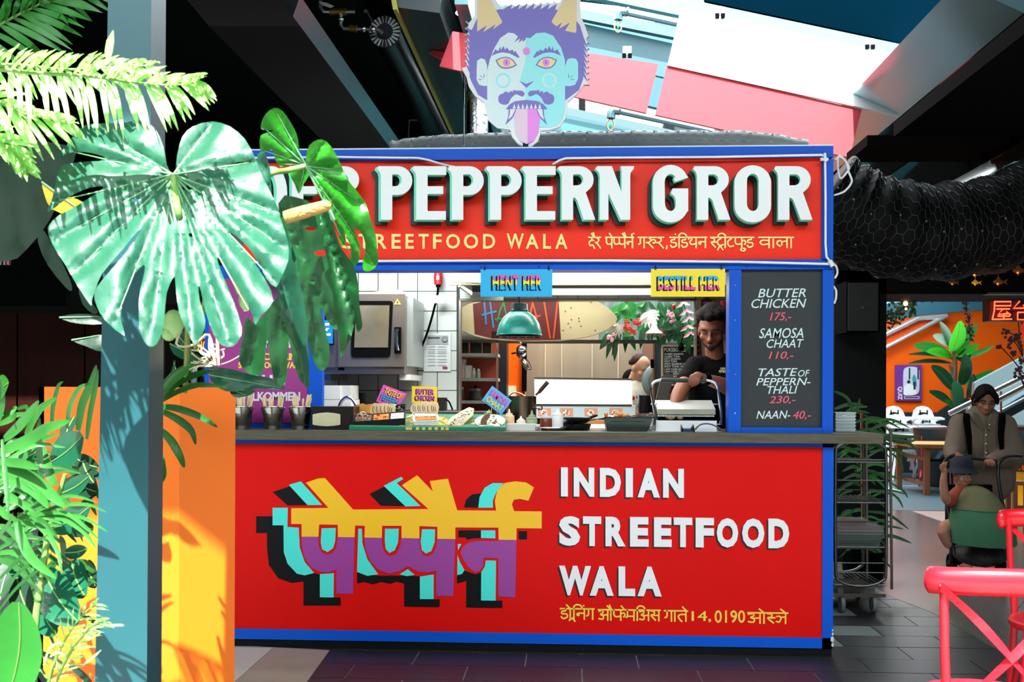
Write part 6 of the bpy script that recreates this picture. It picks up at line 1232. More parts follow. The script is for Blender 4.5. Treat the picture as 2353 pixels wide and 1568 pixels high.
def leaf_outline(name,pts,Y0,center,veins,mt,parent,tiltx=0,tilty=0,dome=.25,ripple=.004,step=13,holes=(),smooth_pts=2,vein_w=5.5,vt=True):
    """leaf blade cut along its outline (photo px), built on its own curved surface at real depth"""
    P=cspl(pts,smooth_pts) if smooth_pts>1 else pts
    bm=bmesh.new()
    def ring(L):
        vs=[bm.verts.new((x,y,0)) for x,y in L]
        for i in range(len(vs)): bm.edges.new((vs[i],vs[(i+1)%len(vs)]))
    ring(P)
    for h_ in holes: ring(h_)
    bmesh.ops.triangle_fill(bm,edges=bm.edges[:],use_beauty=True,use_dissolve=False)
    xs=[p[0] for p in P]; ys=[p[1] for p in P]
    for k in range(int(min(xs)/step),int(max(xs)/step)+1): bmesh.ops.bisect_plane(bm,geom=bm.verts[:]+bm.edges[:]+bm.faces[:],plane_co=(k*step,0,0),plane_no=(1,0,0))
    for k in range(int(min(ys)/step),int(max(ys)/step)+1): bmesh.ops.bisect_plane(bm,geom=bm.verts[:]+bm.edges[:]+bm.faces[:],plane_co=(0,k*step,0),plane_no=(0,1,0))
    bmesh.ops.remove_doubles(bm,verts=bm.verts,dist=.3); bmesh.ops.triangulate(bm,faces=bm.faces[:])
    s=mpp(Y0); segs=[(Vector(a+(0,)),Vector(b_+(0,))) for a,b_ in veins]; cx,cy=center
    for v in bm.verts:
        x,y=v.co.x,v.co.y; dmin=1e9
        for a,b_ in segs:
            ab=b_-a; t=max(0,min(1,(Vector((x,y,0))-a).dot(ab)/ab.length_squared)); d=(Vector((x,y,0))-a-ab*t).length; dmin=min(dmin,d)
        r=math.hypot(x-cx,y-cy)*s
        dep=tiltx*(x-cx)*s+tilty*(y-cy)*s+dome*r*r-ripple*min(1,dmin/26)*1.6+ripple*.07*math.sin((x+y*.6)/7)*min(1,dmin/20)+.012*mn.noise((x/60,y/60,Y0*3))
        if dmin<vein_w: dep+=ripple*.5*(1-dmin/vein_w)
        v.co=at(x,y,Y0+dep)
    me=bpy.data.meshes.new(name); bm.to_mesh(me); bm.free(); s_=s; me.materials.append(mt); me.polygons.foreach_set('use_smooth',[True]*len(me.polygons))
    def depf(x,y):
        r=math.hypot(x-cx,y-cy)*s_; return tiltx*(x-cx)*s_+tilty*(y-cy)*s_+dome*r*r+.012*mn.noise((x/60,y/60,Y0*3))
    lf=link(name,me,parent)
    for a,b_ in (veins if vt else ()):
        N=9; pts_=[]
        for i in range(N): t=i/(N-1)*.93; x=a[0]+(b_[0]-a[0])*t; y=a[1]+(b_[1]-a[1])*t; pts_.append(at(x,y,Y0+depf(x,y)+ripple*.5-.005))
        part('vein',MB().tube(pts_,[.0032*(1-.75*i/N) for i in range(N)],6),VEIN,lf,60)
    return lf
def Z1(L): return [(x/2.09+400,y/2.09+200) for x,y in L]
mon=thing('monstera_plant','big monstera with split leaves leaning over the orange planter','plant',at(420,890,-2.5))
MAIN=[(383,378),(376,338),(357,297),(325,276),(287,282),(223,284),(191,289),(169,312),(150,338),(132,363),(160,351),(191,349),(223,355),(242,363),(229,370),(204,371),(159,376),(140,383),(131,405),(124,440),(115,469),(109,488),(134,472),(153,456),(172,446),(204,432),(236,428),(232,437),(204,456),(178,472),(150,487),(134,496),(110,523),(121,562),(150,609),(178,657),(209,703),(211,690),(220,665),(234,630),(280,575),(318,530),(322,534),(286,584),(238,640),(217,673),(223,705),(242,737),(287,773),(277,731),(287,673),(306,635),(331,608),(331,629),(322,667),(319,705),(320,753),(331,785),(344,797),(360,791),(373,762),(378,727),(383,673),(398,638),(402,640),(405,673),(411,715),(421,743),(440,781),(449,791),(465,769),(472,737),(459,692),(456,657),(462,670),(472,715),(491,769),(510,794),(535,796),(551,778),(555,753),(539,699),(510,629),(499,594),(510,603),(535,641),(561,680),(580,725),(587,747),(600,725),(628,692),(608,640),(560,570),(530,540),(540,540),(580,580),(612,640),(634,660),(645,640),(663,597),(661,554),(644,500),(640,480),(615,430),(598,395),(590,370),(584,358),(563,320),(529,291),(486,279),(443,291),(419,315),(407,358),(404,388),(396,400)]
C0=(398,402)
VN=[(C0,t) for t in ((150,345),(118,465),(130,550),(170,630),(262,745),(345,790),(445,780),(528,790),(584,735),(633,650),(655,570),(640,490),(585,372),(486,285),(215,290))]
hl=[ell(292,371,5,3,8),ell(366,393,3,2,6),ell(548,364,2,2,6)]
leaf_outline('leaf',MAIN,-3.35,C0,VN,LM,mon,tiltx=.05,tilty=-.62,dome=.28,ripple=.012,step=11,holes=[ell(310,461,9,4,8),ell(430,432,16,5,8),ell(440,540,7,5,8),ell(555,375,16,3,8)])
part('petiole',MB().tube([at(*p[:2],p[2]) for p in spl([(398,402,-3.36),(402,440,-3.37),(410,490,-3.42),(420,540,-3.30),(430,650,-3.0),(430,800,-2.6),(425,900,-2.4)],4)],.009,8),STM,mon,60)
RU=[(480,100),(440,130),(420,170),(420,205),(480,208),(445,220),(415,235),(412,290),(430,318),(470,300),(480,330),(510,385),(590,355),(560,395),(555,420),(580,470),(600,515),(620,470),(645,430),(640,400),(630,375),(610,340),(600,290),(590,230),(560,170),(520,115)]
leaf_outline('leaf',Z1(RU),-3.0,(701,378),[((702,379),q) for q in Z1([(485,110),(425,190),(415,300),(500,370),(600,500)])],LM2,mon,tiltx=-.3,tilty=.5,dome=.5,ripple=.010,step=9)
RL=[(632,385),(635,330),(650,280),(690,253),(730,260),(770,310),(800,370),(830,440),(870,490),(920,560),(945,640),(970,720),(975,780),(980,850),(940,885),(910,880),(905,840),(920,780),(910,720),(880,680),(868,690),(890,760),(890,830),(860,870),(845,850),(850,780),(830,720),(820,700),(825,740),(815,765),(795,740),(780,650),(740,560),(700,500),(660,430)]
leaf_outline('leaf',Z1(RL),-3.05,(703,382),[((703,382),q) for q in Z1([(710,270),(800,400),(900,560),(960,850),(870,850),(810,740)])],LM2,mon,tiltx=.35,tilty=.3,dome=.4,ripple=.012,step=9)
part('petiole',MB().tube([at(*p[:2],p[2]) for p in spl([(703,382,-3.03),(660,392,-3.05),(620,400,-3.1),(560,440,-3.0),(500,560,-2.8),(450,800,-2.5)],4)],.008,8),STM,mon,60)
sxm=mat('spadix','#e8b56a',.5,noise=.3,scale=60,hex2='#c9853a',bump=1,bscale=160)
part('spadix',MB().tube([at(*p,-3.25) for p in spl([(655,500),(700,487),(745,474),(760,468)],4)],[.016,.017,.017,.017,.017,.016,.016,.015,.015,.014,.012,.008,.004],14),sxm,mon,60)
DK=[(500,560),(580,528),(680,570),(740,640),(760,800),(750,900),(770,1000),(800,1140),(770,1165),(735,1120),(700,1060),(745,1240),(742,1330),(710,1365),(675,1330),(645,1230),(636,1130),(628,1240),(648,1440),(620,1425),(598,1400),(572,1310),(548,1210),(545,1330),(538,1410),(510,1440),(480,1400),(458,1300),(448,1210),(438,1290),(428,1372),(390,1385),(350,1370),(310,1310),(330,1200),(345,1100),(390,1140),(470,1040),(540,900)]
leaf_outline('leaf',Z1(DK),-2.9,(660,470),[((650,480),q) for q in Z1([(710,1350),(630,1430),(510,1430),(360,1350),(760,1140)])],LMD,mon,tiltx=.1,tilty=.25,dome=.2,ripple=.012,step=12,vt=False,holes=[Z1(ell(655,682,28,10,8)),Z1(ell(705,798,32,14,8))])
DR=[(690,560),(740,600),(800,770),(860,850),(885,950),(890,1050),(905,1150),(880,1180),(870,1130),(850,1200),(800,1300),(795,1200),(770,1080),(750,900),(720,760)]
leaf_outline('leaf',Z1(DR),-3.02,(740,480),[((735,480),q) for q in Z1([(880,1170),(800,1280),(840,950)])],LMD,mon,tiltx=-.7,tilty=.1,dome=.4,ripple=.02,step=8,vt=False)
leaf_outline('leaf',Z1([(400,325),(440,322),(465,420),(470,530),(500,600),(550,720),(595,850),(590,870),(560,820),(620,1000),(640,1200),(650,1440),(610,1300),(560,1150),(500,1000),(470,900),(520,800),(480,700),(430,560),(405,430)]),-3.1,(600,500),[((610,380),(690,880)),((620,560),(660,700))],LM,mon,tiltx=-.9,tilty=.1,dome=.3,ripple=.015,step=9,vt=False)
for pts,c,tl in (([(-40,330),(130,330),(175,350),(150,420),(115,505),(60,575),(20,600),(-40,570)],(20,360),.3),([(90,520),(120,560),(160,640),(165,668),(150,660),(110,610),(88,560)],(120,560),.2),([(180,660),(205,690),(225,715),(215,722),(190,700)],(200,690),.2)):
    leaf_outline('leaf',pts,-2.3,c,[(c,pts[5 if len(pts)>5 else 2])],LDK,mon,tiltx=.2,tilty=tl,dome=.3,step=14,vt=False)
leaf_outline('leaf',[(96,418),(112,432),(150,450),(178,458),(205,475),(238,500),(232,530),(205,560),(190,575),(200,545),(160,500),(118,480),(103,450)],-2.9,(160,480),[((96,418),(235,520))],LY_,mon,tilty=.3,step=10)
# lower dark leaves of the same plant, right of the column
def poly_leaf(par,p,mt,Y,c=None,tx=0,ty=0,name='leaf',step=10,veins=None): return leaf_outline(name,p,Y,c or p[0],veins or [(p[0],p[len(p)//2])],mt,par,tiltx=tx,tilty=ty,dome=.3,ripple=.008,step=step)
poly_leaf(mon,[(480,862),(505,845),(545,852),(580,862),(625,870),(655,893),(625,895),(590,893),(560,898),(520,900),(495,885)],LRB,-2.35,tx=.2,ty=.5)
poly_leaf(mon,[(530,895),(560,893),(588,898),(570,910),(545,914),(532,908)],LMD,-2.3)
poly_leaf(mon,[(390,790),(420,800),(455,815),(490,838),(505,850),(470,845),(430,830),(400,815)],LRB,-2.45,tx=.1,ty=.3)
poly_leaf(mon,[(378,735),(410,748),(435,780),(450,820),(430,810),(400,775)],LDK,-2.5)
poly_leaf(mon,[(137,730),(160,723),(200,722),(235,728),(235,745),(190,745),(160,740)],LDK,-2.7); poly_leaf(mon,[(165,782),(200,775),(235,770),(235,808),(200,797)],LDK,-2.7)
RT_=mat('root','#d9c9a0',.7); rr=random.Random(8)
for k in range(26):
    x,y=490+rr.uniform(-12,14),835+rr.uniform(-12,8); a=rr.uniform(2.6,5.6); L=rr.uniform(25,60)
    part('aerial_root',MB().tube([at(*q,-2.7) for q in spl([(x,y),(x+math.cos(a)*L*.5+rr.uniform(-8,8),y+math.sin(a)*L*.5+rr.uniform(-8,8)),(x+math.cos(a)*L,y+math.sin(a)*L*.9)],3)],.0022,5),RT_,mon)
part('aerial_root',MB().tube([at(*q,-2.75) for q in spl([(430,650),(432,720),(405,790),(445,793),(480,770),(495,840)],4)],.004,6),RT_,mon,60); part('aerial_root',MB().tube([at(*q,-2.72) for q in spl([(497,735),(500,790),(502,840)],4)],.005,6),RT_,mon,60)
part('aerial_root',MB().tube([at(*q,-2.7) for q in spl([(560,760),(569,785),(560,810),(530,830),(500,840)],4)],.0018,5),RT_,mon)
part('spathe_bud',MB().sph(at(565,685,-3.2),(.02,.02,.034),12).tube([at(520,600,-3.22),at(556,672,-3.2)],[.006,.014],8),mat('bud_green','#9fc27a',.4),mon,60)
part('spathe_bud',MB().sph(at(398,745,-3.1),(.03,.02,.04),12).sph(at(388,768,-3.1),(.02,.02,.02),10),mat('bud_green','#9fc27a',.4),mon,60)
# palm
plm=thing('palm_plant','palm whose sunlit fronds reach in from the top left','plant',at(-60,1500,-3.2))
rp_=random.Random(17)
def frond(rach,Y0,n,up,dn,lu,ld,w,mt,dY=.0,curl=.35,par=plm):
    R=spl(rach,8); N=len(R); s=mpp(Y0); fr=part('frond',MB().tube([at(p[0],p[1],Y0+dY*i/N) for i,p in enumerate(R)],[.006*(1-.8*i/N) for i in range(N)],6),STM,par,60)
    for k in range(n):
        t=(k+.5)/n; i=min(N-2,int(t*(N-1))); p=R[i]; q=R[i+1]; base=math.atan2(q[1]-p[1],q[0]-p[0]); Yk=Y0+dY*i/N
        for sg_,off,L in ((-1,up,lu),(1,dn,ld)):
            if L<=0: continue
            f=math.sin(math.pi*min(.93,.22+t*.72))**.6; Lk=L*f*rp_.uniform(.85,1.1); a=base+sg_*off*(1.12-.62*t)+rp_.uniform(-.06,.06); n_=6; P=[]
            for j in range(n_+1):
                u=j/n_; aa=a+sg_*curl*u*(.6 if sg_>0 else -.5); P.append(at(p[0]+math.cos(a)*Lk*u*.6+math.cos(aa)*Lk*u*.4,p[1]+math.sin(a)*Lk*u*.6+math.sin(aa)*Lk*u*.4+10*u*u,Yk-.05*u+.06*u*u*rp_.uniform(-1,1)))
            W=w*s*rp_.uniform(.85,1.15); part('leaflet',MB().blade(P,[W*.35,W*.8,W,W,W*.85,W*.5,W*.04],fold=.22),mt,fr,60)
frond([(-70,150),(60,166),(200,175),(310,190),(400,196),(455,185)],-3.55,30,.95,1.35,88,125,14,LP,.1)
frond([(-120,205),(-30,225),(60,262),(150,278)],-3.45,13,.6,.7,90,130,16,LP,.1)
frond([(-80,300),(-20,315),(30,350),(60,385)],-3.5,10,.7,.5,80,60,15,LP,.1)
frond([(-60,90),(20,45),(90,10),(160,-30)],-2.9,14,.9,1.0,90,150,17,LPD,.1,.2)  # frond in shade, put into its darker green
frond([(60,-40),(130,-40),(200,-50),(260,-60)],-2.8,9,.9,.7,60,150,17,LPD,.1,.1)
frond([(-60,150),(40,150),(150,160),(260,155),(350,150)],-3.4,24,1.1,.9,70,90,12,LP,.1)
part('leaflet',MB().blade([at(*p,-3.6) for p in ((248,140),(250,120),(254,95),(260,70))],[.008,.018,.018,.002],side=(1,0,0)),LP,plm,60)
# strap-leaved dracaena left of the column and right of it
dra=thing('dracaena_plant','mass of long strap leaves in front of the orange planter','plant',at(80,1400,-2.7))
def strap(par,pts,w,Y,mt,fold=.2,yd=.0,name='strap_leaf'):
    P=spl(pts,5); N=len(P); W=[w*mpp(Y)*max(.06,math.sin(math.pi*(.14+.84*i/(N-1)))**.7) for i in range(N)]
    return part(name,MB().blade([at(p[0],p[1],Y+yd*i/N) for i,p in enumerate(P)],W,fold=fold),mt,par,60)
for pts,w,mt,Y in (([(10,1010),(40,985),(70,950),(90,922)],26,LST,-3.1),([(0,1040),(70,1010),(110,985),(160,968)],30,LST,-3.2),([(60,1000),(85,950),(108,930),(130,915)],20,LST,-3.1),([(120,990),(122,940),(134,890),(145,878)],12,LSTD,-2.7),([(155,985),(160,940),(180,895),(206,882)],13,LST,-2.75),([(180,990),(190,930),(212,880),(222,840)],22,LSTD,-2.65),([(200,1010),(208,950),(220,890),(226,850)],14,LSTD,-2.66),
    ([(90,1000),(100,1050),(120,1100),(132,1115)],26,LST,-3.0),([(95,1110),(92,1050),(90,1000),(92,960)],18,LST,-3.02),([(0,1062),(50,1066),(90,1078)],22,LST,-3.3),([(0,1085),(60,1095),(110,1130),(148,1165)],34,LST,-3.3),([(10,1095),(70,1125),(100,1150),(112,1168)],22,LST,-3.32),([(10,1130),(40,1150),(80,1178)],14,LST,-3.3),([(-5,1165),(15,1185),(40,1195)],18,LST,-3.2),
    ([(40,1190),(90,1160),(160,1140),(224,1155)],9,LST,-3.3),([(60,1195),(130,1165),(200,1160),(245,1178)],9,LST,-3.32),([(40,1195),(120,1180),(190,1190),(247,1222)],10,LST,-3.3),([(70,1180),(140,1190),(190,1220),(222,1262)],14,LST,-3.35),([(80,1185),(150,1180),(200,1215),(228,1242)],10,LST,-3.36),([(30,1200),(90,1210),(130,1260),(142,1320)],14,LST,-3.3),
    ([(40,1200),(55,1250),(80,1290),(130,1330)],26,LST,-3.4),([(5,1010),(12,1080),(18,1150),(20,1190)],12,LSTD,-3.4),([(0,1330),(40,1290),(80,1250),(110,1230)],10,LSTD,-3.3),([(0,1370),(50,1310),(90,1290),(120,1270)],9,LSTD,-3.3),([(-10,1260),(0,1230),(20,1205),(30,1180)],12,LST,-3.25),([(0,1400),(40,1350),(90,1310),(140,1290)],8,LSTD,-3.2),
    ([(0,950),(30,955),(60,950)],14,LST,-3.0),([(0,975),(30,960),(35,940),(25,955)],18,LST,-3.05),([(40,940),(60,935),(64,945)],10,LSTD,-2.8),
    ([(372,900),(400,872),(430,850),(455,832)],22,LST,-2.45),([(372,915),(410,880),(450,862),(490,852)],18,LSTD,-2.42),([(372,922),(410,900),(460,885),(520,890)],14,LST,-2.4),([(372,935),(410,940),(460,958),(500,982)],17,LSTD,-2.6),([(372,945),(410,965),(440,990),(450,1022)],18,LSTD,-2.62),([(372,990),(395,1015),(415,1050),(424,1075)],20,LST,-2.65),([(370,1040),(375,1070),(377,1095),(368,1115)],14,LSTD,-2.6),
    ([(340,900),(380,880),(400,860),(440,832)],16,LSTD,-2.4)): strap(dra,pts,w,Y,mt,yd=-.12)
q=random.Random(33)
for k in range(46):
    x0,y0=q.uniform(-40,60),q.uniform(1060,1300); a=q.uniform(-1.2,.9); L=q.uniform(80,170); strap(dra,[(x0,y0),(x0+math.cos(a)*L*.5,y0+math.sin(a)*L*.5-14),(x0+math.cos(a)*L,y0+math.sin(a)*L+18)],q.uniform(8,18),q.uniform(-3.2,-2.7),LST if q.random()<.6 else LSTD,yd=q.uniform(-.1,.1))
q=random.Random(77)
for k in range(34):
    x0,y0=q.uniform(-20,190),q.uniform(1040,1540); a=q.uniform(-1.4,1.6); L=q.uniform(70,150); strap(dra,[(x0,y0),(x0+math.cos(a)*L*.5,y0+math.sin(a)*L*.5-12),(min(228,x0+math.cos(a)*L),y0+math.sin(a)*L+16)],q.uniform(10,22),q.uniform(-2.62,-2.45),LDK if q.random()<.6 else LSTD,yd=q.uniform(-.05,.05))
part('cane',MB().tube([at(*p,-2.95) for p in [(150,1090),(128,1160),(108,1240),(98,1320),(85,1400),(78,1470)]],[.006,.008,.009,.010,.011,.012],8),STM,dra,60)
for p in ((108,1240),(97,1330),(88,1382)): part('cane_node',MB().tube([at(p[0]-1,p[1],-2.95),at(p[0]+1,p[1]-5,-2.95)],.0125,8),LST,dra,60)
rub=thing('rubber_plant','rubber plant with broad dark blue-green leaves beside the column','plant',at(120,1450,-2.6))
def broad(par,b_,tip,w,Y,mt,n=9,yd=-.1,fold=.18,vein=True):
    (x0,y0),(x1,y1)=b_,tip; N=n; P=[];W=[]
    dx,dy=x1-x0,y1-y0; L=math.hypot(dx,dy)
    for i in range(N+1):
        t=i/N; P.append(at(x0+dx*t-dy*.06*math.sin(math.pi*t),y0+dy*t+dx*.06*math.sin(math.pi*t),Y+yd*t)); W.append(w*mpp(Y)*max(.05,math.sin(math.pi*min(.985,(t*.92+.05)))**.62))
    o=part('leaf',MB().blade(P,W,fold=fold),mt,par,60)
    if vein: part('midrib',MB().tube([p+Vector((0,-.001,0)) for p in P],[.0022]*N+[.0008],5),STM,o,60)
    return o
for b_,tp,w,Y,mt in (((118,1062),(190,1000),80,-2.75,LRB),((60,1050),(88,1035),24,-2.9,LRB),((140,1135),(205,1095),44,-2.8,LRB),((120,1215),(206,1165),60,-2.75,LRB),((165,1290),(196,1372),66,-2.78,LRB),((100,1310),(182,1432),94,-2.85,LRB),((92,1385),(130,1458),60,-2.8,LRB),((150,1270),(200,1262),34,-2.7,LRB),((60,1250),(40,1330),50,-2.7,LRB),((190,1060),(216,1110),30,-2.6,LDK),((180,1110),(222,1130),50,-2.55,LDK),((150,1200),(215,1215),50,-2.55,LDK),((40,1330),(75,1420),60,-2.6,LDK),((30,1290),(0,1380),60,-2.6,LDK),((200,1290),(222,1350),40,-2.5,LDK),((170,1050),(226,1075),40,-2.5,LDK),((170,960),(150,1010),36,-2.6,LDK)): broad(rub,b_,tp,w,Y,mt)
big=thing('broadleaf_plant','plant with one large glossy green leaf in the bottom left corner','plant',at(30,1650,-3.5))
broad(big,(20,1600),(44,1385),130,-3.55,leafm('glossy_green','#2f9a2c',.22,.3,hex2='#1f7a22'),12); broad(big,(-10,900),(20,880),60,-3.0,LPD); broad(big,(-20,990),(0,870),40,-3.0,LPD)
part('stalk',MB().tube([at(20,1600,-3.55),at(30,1750,-3.5)],.008,6),STM,big,60)
sp_=thing('small_palm','small palm with thin arching leaflets in front of the column foot','plant',at(90,1640,-3.0))
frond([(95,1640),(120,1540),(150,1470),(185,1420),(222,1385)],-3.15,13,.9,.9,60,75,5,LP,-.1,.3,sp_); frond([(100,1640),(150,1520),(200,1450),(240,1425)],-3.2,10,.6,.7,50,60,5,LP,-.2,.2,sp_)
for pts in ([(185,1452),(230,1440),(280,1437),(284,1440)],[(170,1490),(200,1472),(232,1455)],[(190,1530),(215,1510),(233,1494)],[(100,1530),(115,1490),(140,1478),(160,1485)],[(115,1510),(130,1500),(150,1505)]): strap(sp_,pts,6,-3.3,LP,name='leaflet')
# planter
Yp=-2.2; xL=at(88,1200,Yp).x; xR=at(412,1200,Yp).x; zT=at(300,890,Yp).z; Yq=Yp
# back corner of the right side: seen at x=540
import itertools
Yq=Yp
Yq=Yp+.62; Yd=Yp+.12; xD=at(540,1200,Yd).x
OR2=mat('orange_planter','#f4720a',.5,noise=.08,scale=1.5)
pn=thing('planter','tall orange planter box at the left end of the counter','planter',(xL/2+xR/2,Yp+.3,0))
foot=[(xL,Yp),(xR,Yp),(xD,Yd),(at(536,1200,Yq).x,Yq),(xL,Yq)]
for i in range(5):
    p,q_=Vector(foot[i]+(0,)),Vector(foot[(i+1)%5]+(0,)); n_=(q_-p).cross(Vector((0,0,1))).normalized()*-.02
    part('side_panel',MB().hexa([p,q_,q_+n_,p+n_],[v+Vector((0,0,zT)) for v in (p,q_,q_+n_,p+n_)]),OR2,pn)
part('soil',MB().poly([(x*.97+(xL+xD)/2*.03,y*.97+(Yp+Yq)/2*.03,zT-.14) for x,y in foot],(0,0,-.1)),mat('soil','#2b1d12',.95,bump=1,bscale=60),pn)
# steel column in front of it
cl=struct('pillar_6',MB().hexa([Vector((at(208,2108,-3.04).x,-3.04,0)),Vector((at(334,2108,-3.04).x,-3.04,0)),Vector((at(334,2108,-3.04).x,-2.93,0)),Vector((at(208,2108,-3.04).x,-2.93,0))],[at(249,-40,-3.04),at(348,-40,-3.04),Vector((at(348,-40,-3.04).x,-2.93,at(348,-40,-3.04).z)),Vector((at(249,-40,-3.04).x,-2.93,at(249,-40,-3.04).z))]),mat('column_teal','#1c4d55',.4,noise=.05,scale=5))
# ------------------------------------------------------------ right side: rack, passage and the dining hall beyond
Yr=1.2; rk=thing('wire_rack','wheeled steel wire rack under the right end of the counter','rack',at(1980,1380,1.3))
RS=mat('rack_steel','#6d726f',.35,.85)
def rr_(Y,x0,x1,y0,y1): return [at(*p,Y) for p in cspl([(x0,y0+45),(x0,y1-45),(x0+8,y1-12),(x0+38,y1),(x1-38,y1),(x1-8,y1-12),(x1,y1-45),(x1,y0+45),(x1-8,y0+12),(x1-38,y0),(x0+38,y0),(x0+8,y0+12)],3)]
zq=(Z_(1350,Yr),)
part('end_frame',MB().tube(rr_(Yr,1920,2036,1014,1346),.011,8,closed=True),RS,rk,60)
Yb=Yr+.55
xa,xb=at(1920,1200,Yr).x,at(2036,1200,Yr).x
bf=[Vector((p.x,Yb,p.z)) for p in rr_(Yr,1920,2036,1014,1346)]; part('end_frame',MB().tube(bf,.011,8,closed=True),RS,rk,60)
for y in (1056,1104,1126,1147,1199,1221,1243,1294,1316): part('cross_wire',MB().tube([at(1921,y,Yr),at(2031,y+1,Yr)],.0035,6),RS,rk,60)
for y in (1063,1156,1258,1345):
    z=at(1975,y,Yr).z; mb=MB()
    for i in range(11): x=xa+(xb-xa)*i/10; mb.tube([(x,Yr,z),(x,Yb,z)],.0022,5)
    for j in range(9): mb.tube([(xa,Yr+.06*j+.03,z-.003),(xb,Yr+.06*j+.03,z-.003)],.0022,5)
    part('shelf_wire',mb,RS,rk,kind='stuff'); part('shelf_edge',MB().tube([(xa,Yr,z),(xb,Yr,z)],.005,6),RS,rk,60)
part('side_post',MB().bar(at(2046,985,Yr+.3),at(2049,1355,Yr+.3),.014,.02),DSTEEL,rk); part('side_post',MB().bar(at(1991,1000,Yr+.5),at(1993,1330,Yr+.5),.012,.012),DSTEEL,rk)
part('base_plate',MB().box(xa,xb,Yr,Yb,Z_(1362,Yr),Z_(1354,Yr)),DSTEEL,rk)
for x,yy in ((1940,Yr+.05),(2013,Yr+.05),(1945,Yb-.05),(2018,Yb-.05)):
    X=X_(x,Yr); c=Vector((X,yy,.062)); w_=part('castor',MB().lathe([(.035,-.014),(.058,-.012),(.06,0),(.058,.012),(.035,.014),(.001,.01)],c,20,axis='x'),mat('castor_grey','#6c7470',.5),rk,40); part('castor_fork',MB().bar(c+Vector((0,0,0)),c+Vector((-.01,0,.10)),.035,.012),DSTEEL,w_)
tb_=thing('wrapped_tub','large plastic tub wrapped in cling film on the rack','tub',at(1980,1255,1.4)); z0=Z_(1258,Yr)+.006
part('tub_body',MB().hexa([(xa+.03,Yr+.05,z0),(xb-.03,Yr+.05,z0),(xb-.03,Yb-.05,z0),(xa+.03,Yb-.05,z0)],[(xa+.012,Yr+.03,z0+.125),(xb-.012,Yr+.03,z0+.125),(xb-.012,Yb-.03,z0+.125),(xa+.012,Yb-.03,z0+.125)]),mat('tub_plastic','#5d6a60',.3,noise=.2,scale=6),tb_); part('tub_contents',MB().box(xa+.02,xb-.02,Yr+.04,Yb-.04,z0+.125,z0+.15),mat('red_brown_contents','#5a2a1c',.4,noise=.4,scale=12),tb_)
part('cling_film',MB().box(xa+.008,xb-.008,Yr+.02,Yb-.02,z0+.10,z0+.156),mat('film_clear','#d8e4e6',.08,alpha=.18),tb_)
# palm behind the rack
pr=thing('potted_palm','dark green palm behind the wire rack','plant',at(1995,1300,2.3)); rz=random.Random(3)
part('pot',MB().lathe([(.14,0),(.17,.25),(.16,.25),(.14,.2),(.001,.2)],(X_(1985,2.4),2.4,0),20),BLK,pr,40)
for k in range(52):
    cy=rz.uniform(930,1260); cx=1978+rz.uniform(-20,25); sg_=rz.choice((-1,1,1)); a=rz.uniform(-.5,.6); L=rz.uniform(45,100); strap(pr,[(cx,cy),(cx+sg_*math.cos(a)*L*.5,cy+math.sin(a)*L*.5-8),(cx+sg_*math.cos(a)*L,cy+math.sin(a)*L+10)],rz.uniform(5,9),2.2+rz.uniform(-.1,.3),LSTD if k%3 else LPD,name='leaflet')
for pts,w in (([(1990,985),(2030,1000),(2080,1004),(2115,1003)],9),([(1995,1000),(2050,1010),(2090,1020),(2106,1038)],9),([(2040,1010),(2075,1018),(2110,1010)],7),([(1918,900),(1950,920),(1965,980)],8),([(1918,940),(1950,930),(1983,930)],9),([(1925,960),(1960,945),(1998,950)],8),([(1940,990),(1970,940),(1975,915)],7),([(1990,1000),(1992,970),(1998,960)],6),([(2005,985),(2030,975),(2045,972)],8),([(2046,1110),(2075,1128),(2086,1145)],5),([(2046,1130),(2066,1150),(2075,1168)],5),([(2046,1040),(2068,1060),(2076,1085)],6)): strap(pr,pts,w,1.95,LSTD,name='leaflet')
part('cane',MB().tube([(X_(1985,2.4),2.4,.2),(X_(1980,2.3),2.3,1.3)],.012,8),WOOD,pr,60)
ls=MB(); pbox(ls,1955,645,2032,765,2.9,3.2)
t=thing('loudspeaker','black wall loudspeaker on the dark core wall','loudspeaker',at(1990,765,3.1)); part('cabinet',pbox(MB(),1945,646,2022,764,3.0,3.38),BLK,t); part('grille',pbox(MB(),1949,650,2018,760,2.985,3.0),mat('speaker_cloth','#0e1112',.8,bump=.6,bscale=400),t); part('badge',pbox(MB(),1981,706,1985,709,2.98,2.985),STEEL,t)
# far hall ---------------------------------------------------------------
YW2=14.5
ORB=mat('bright_orange_wall','#ff6a10',.45)
ow=MB(); 
# stair flight at the upper left of the orange wall
sr=thing('upper_stair','orange stair side with white edge line and steel handrail','stair',at(2033,775,14.0))
part('stair_panel',MB().poly([at(*p,14.0) for p in [(1990,800),(1990,730),(2033,705),(2180,718),(2033,798)]],(0,.1,0)),mat('vivid_orange','#ff5a0c',.4),sr)
for p,q,w_ in (((1990,822),(2177,725),.04),((1990,790),(2111,731),.05),((2111,731),(2170,727),.05)): part('handrail',MB().tube([at(*p,13.9),at(*q,13.9)],w_,8),mat('bright_rail','#e6eef0',.25,.6),sr,60)
for p in ((2085,750),(2152,731)): part('rail_bracket',MB().bar(at(p[0],p[1],13.9),at(p[0],p[1]-6,14.05),.04,.04),STEEL,sr)
struct('beam_10',MB().poly([at(*p,11.5) for p in [(1960,708),(2140,685),(2400,660),(2400,700),(2140,722),(1960,745)]],(0,.3,0)),mat('navy_teal_beam','#12414f',.4))
struct('window_2',MB().poly([at(*p,13.5) for p in [(1960,676),(2400,660),(2400,680),(2140,690),(1960,708)]],(0,.05,0)),mat('frosted_light','#8fd0dc',.3,emit=.5))
sw=thing('stair','grey-blue steel staircase with twin silver handrails at the right','stair',at(2300,1080,8.2))
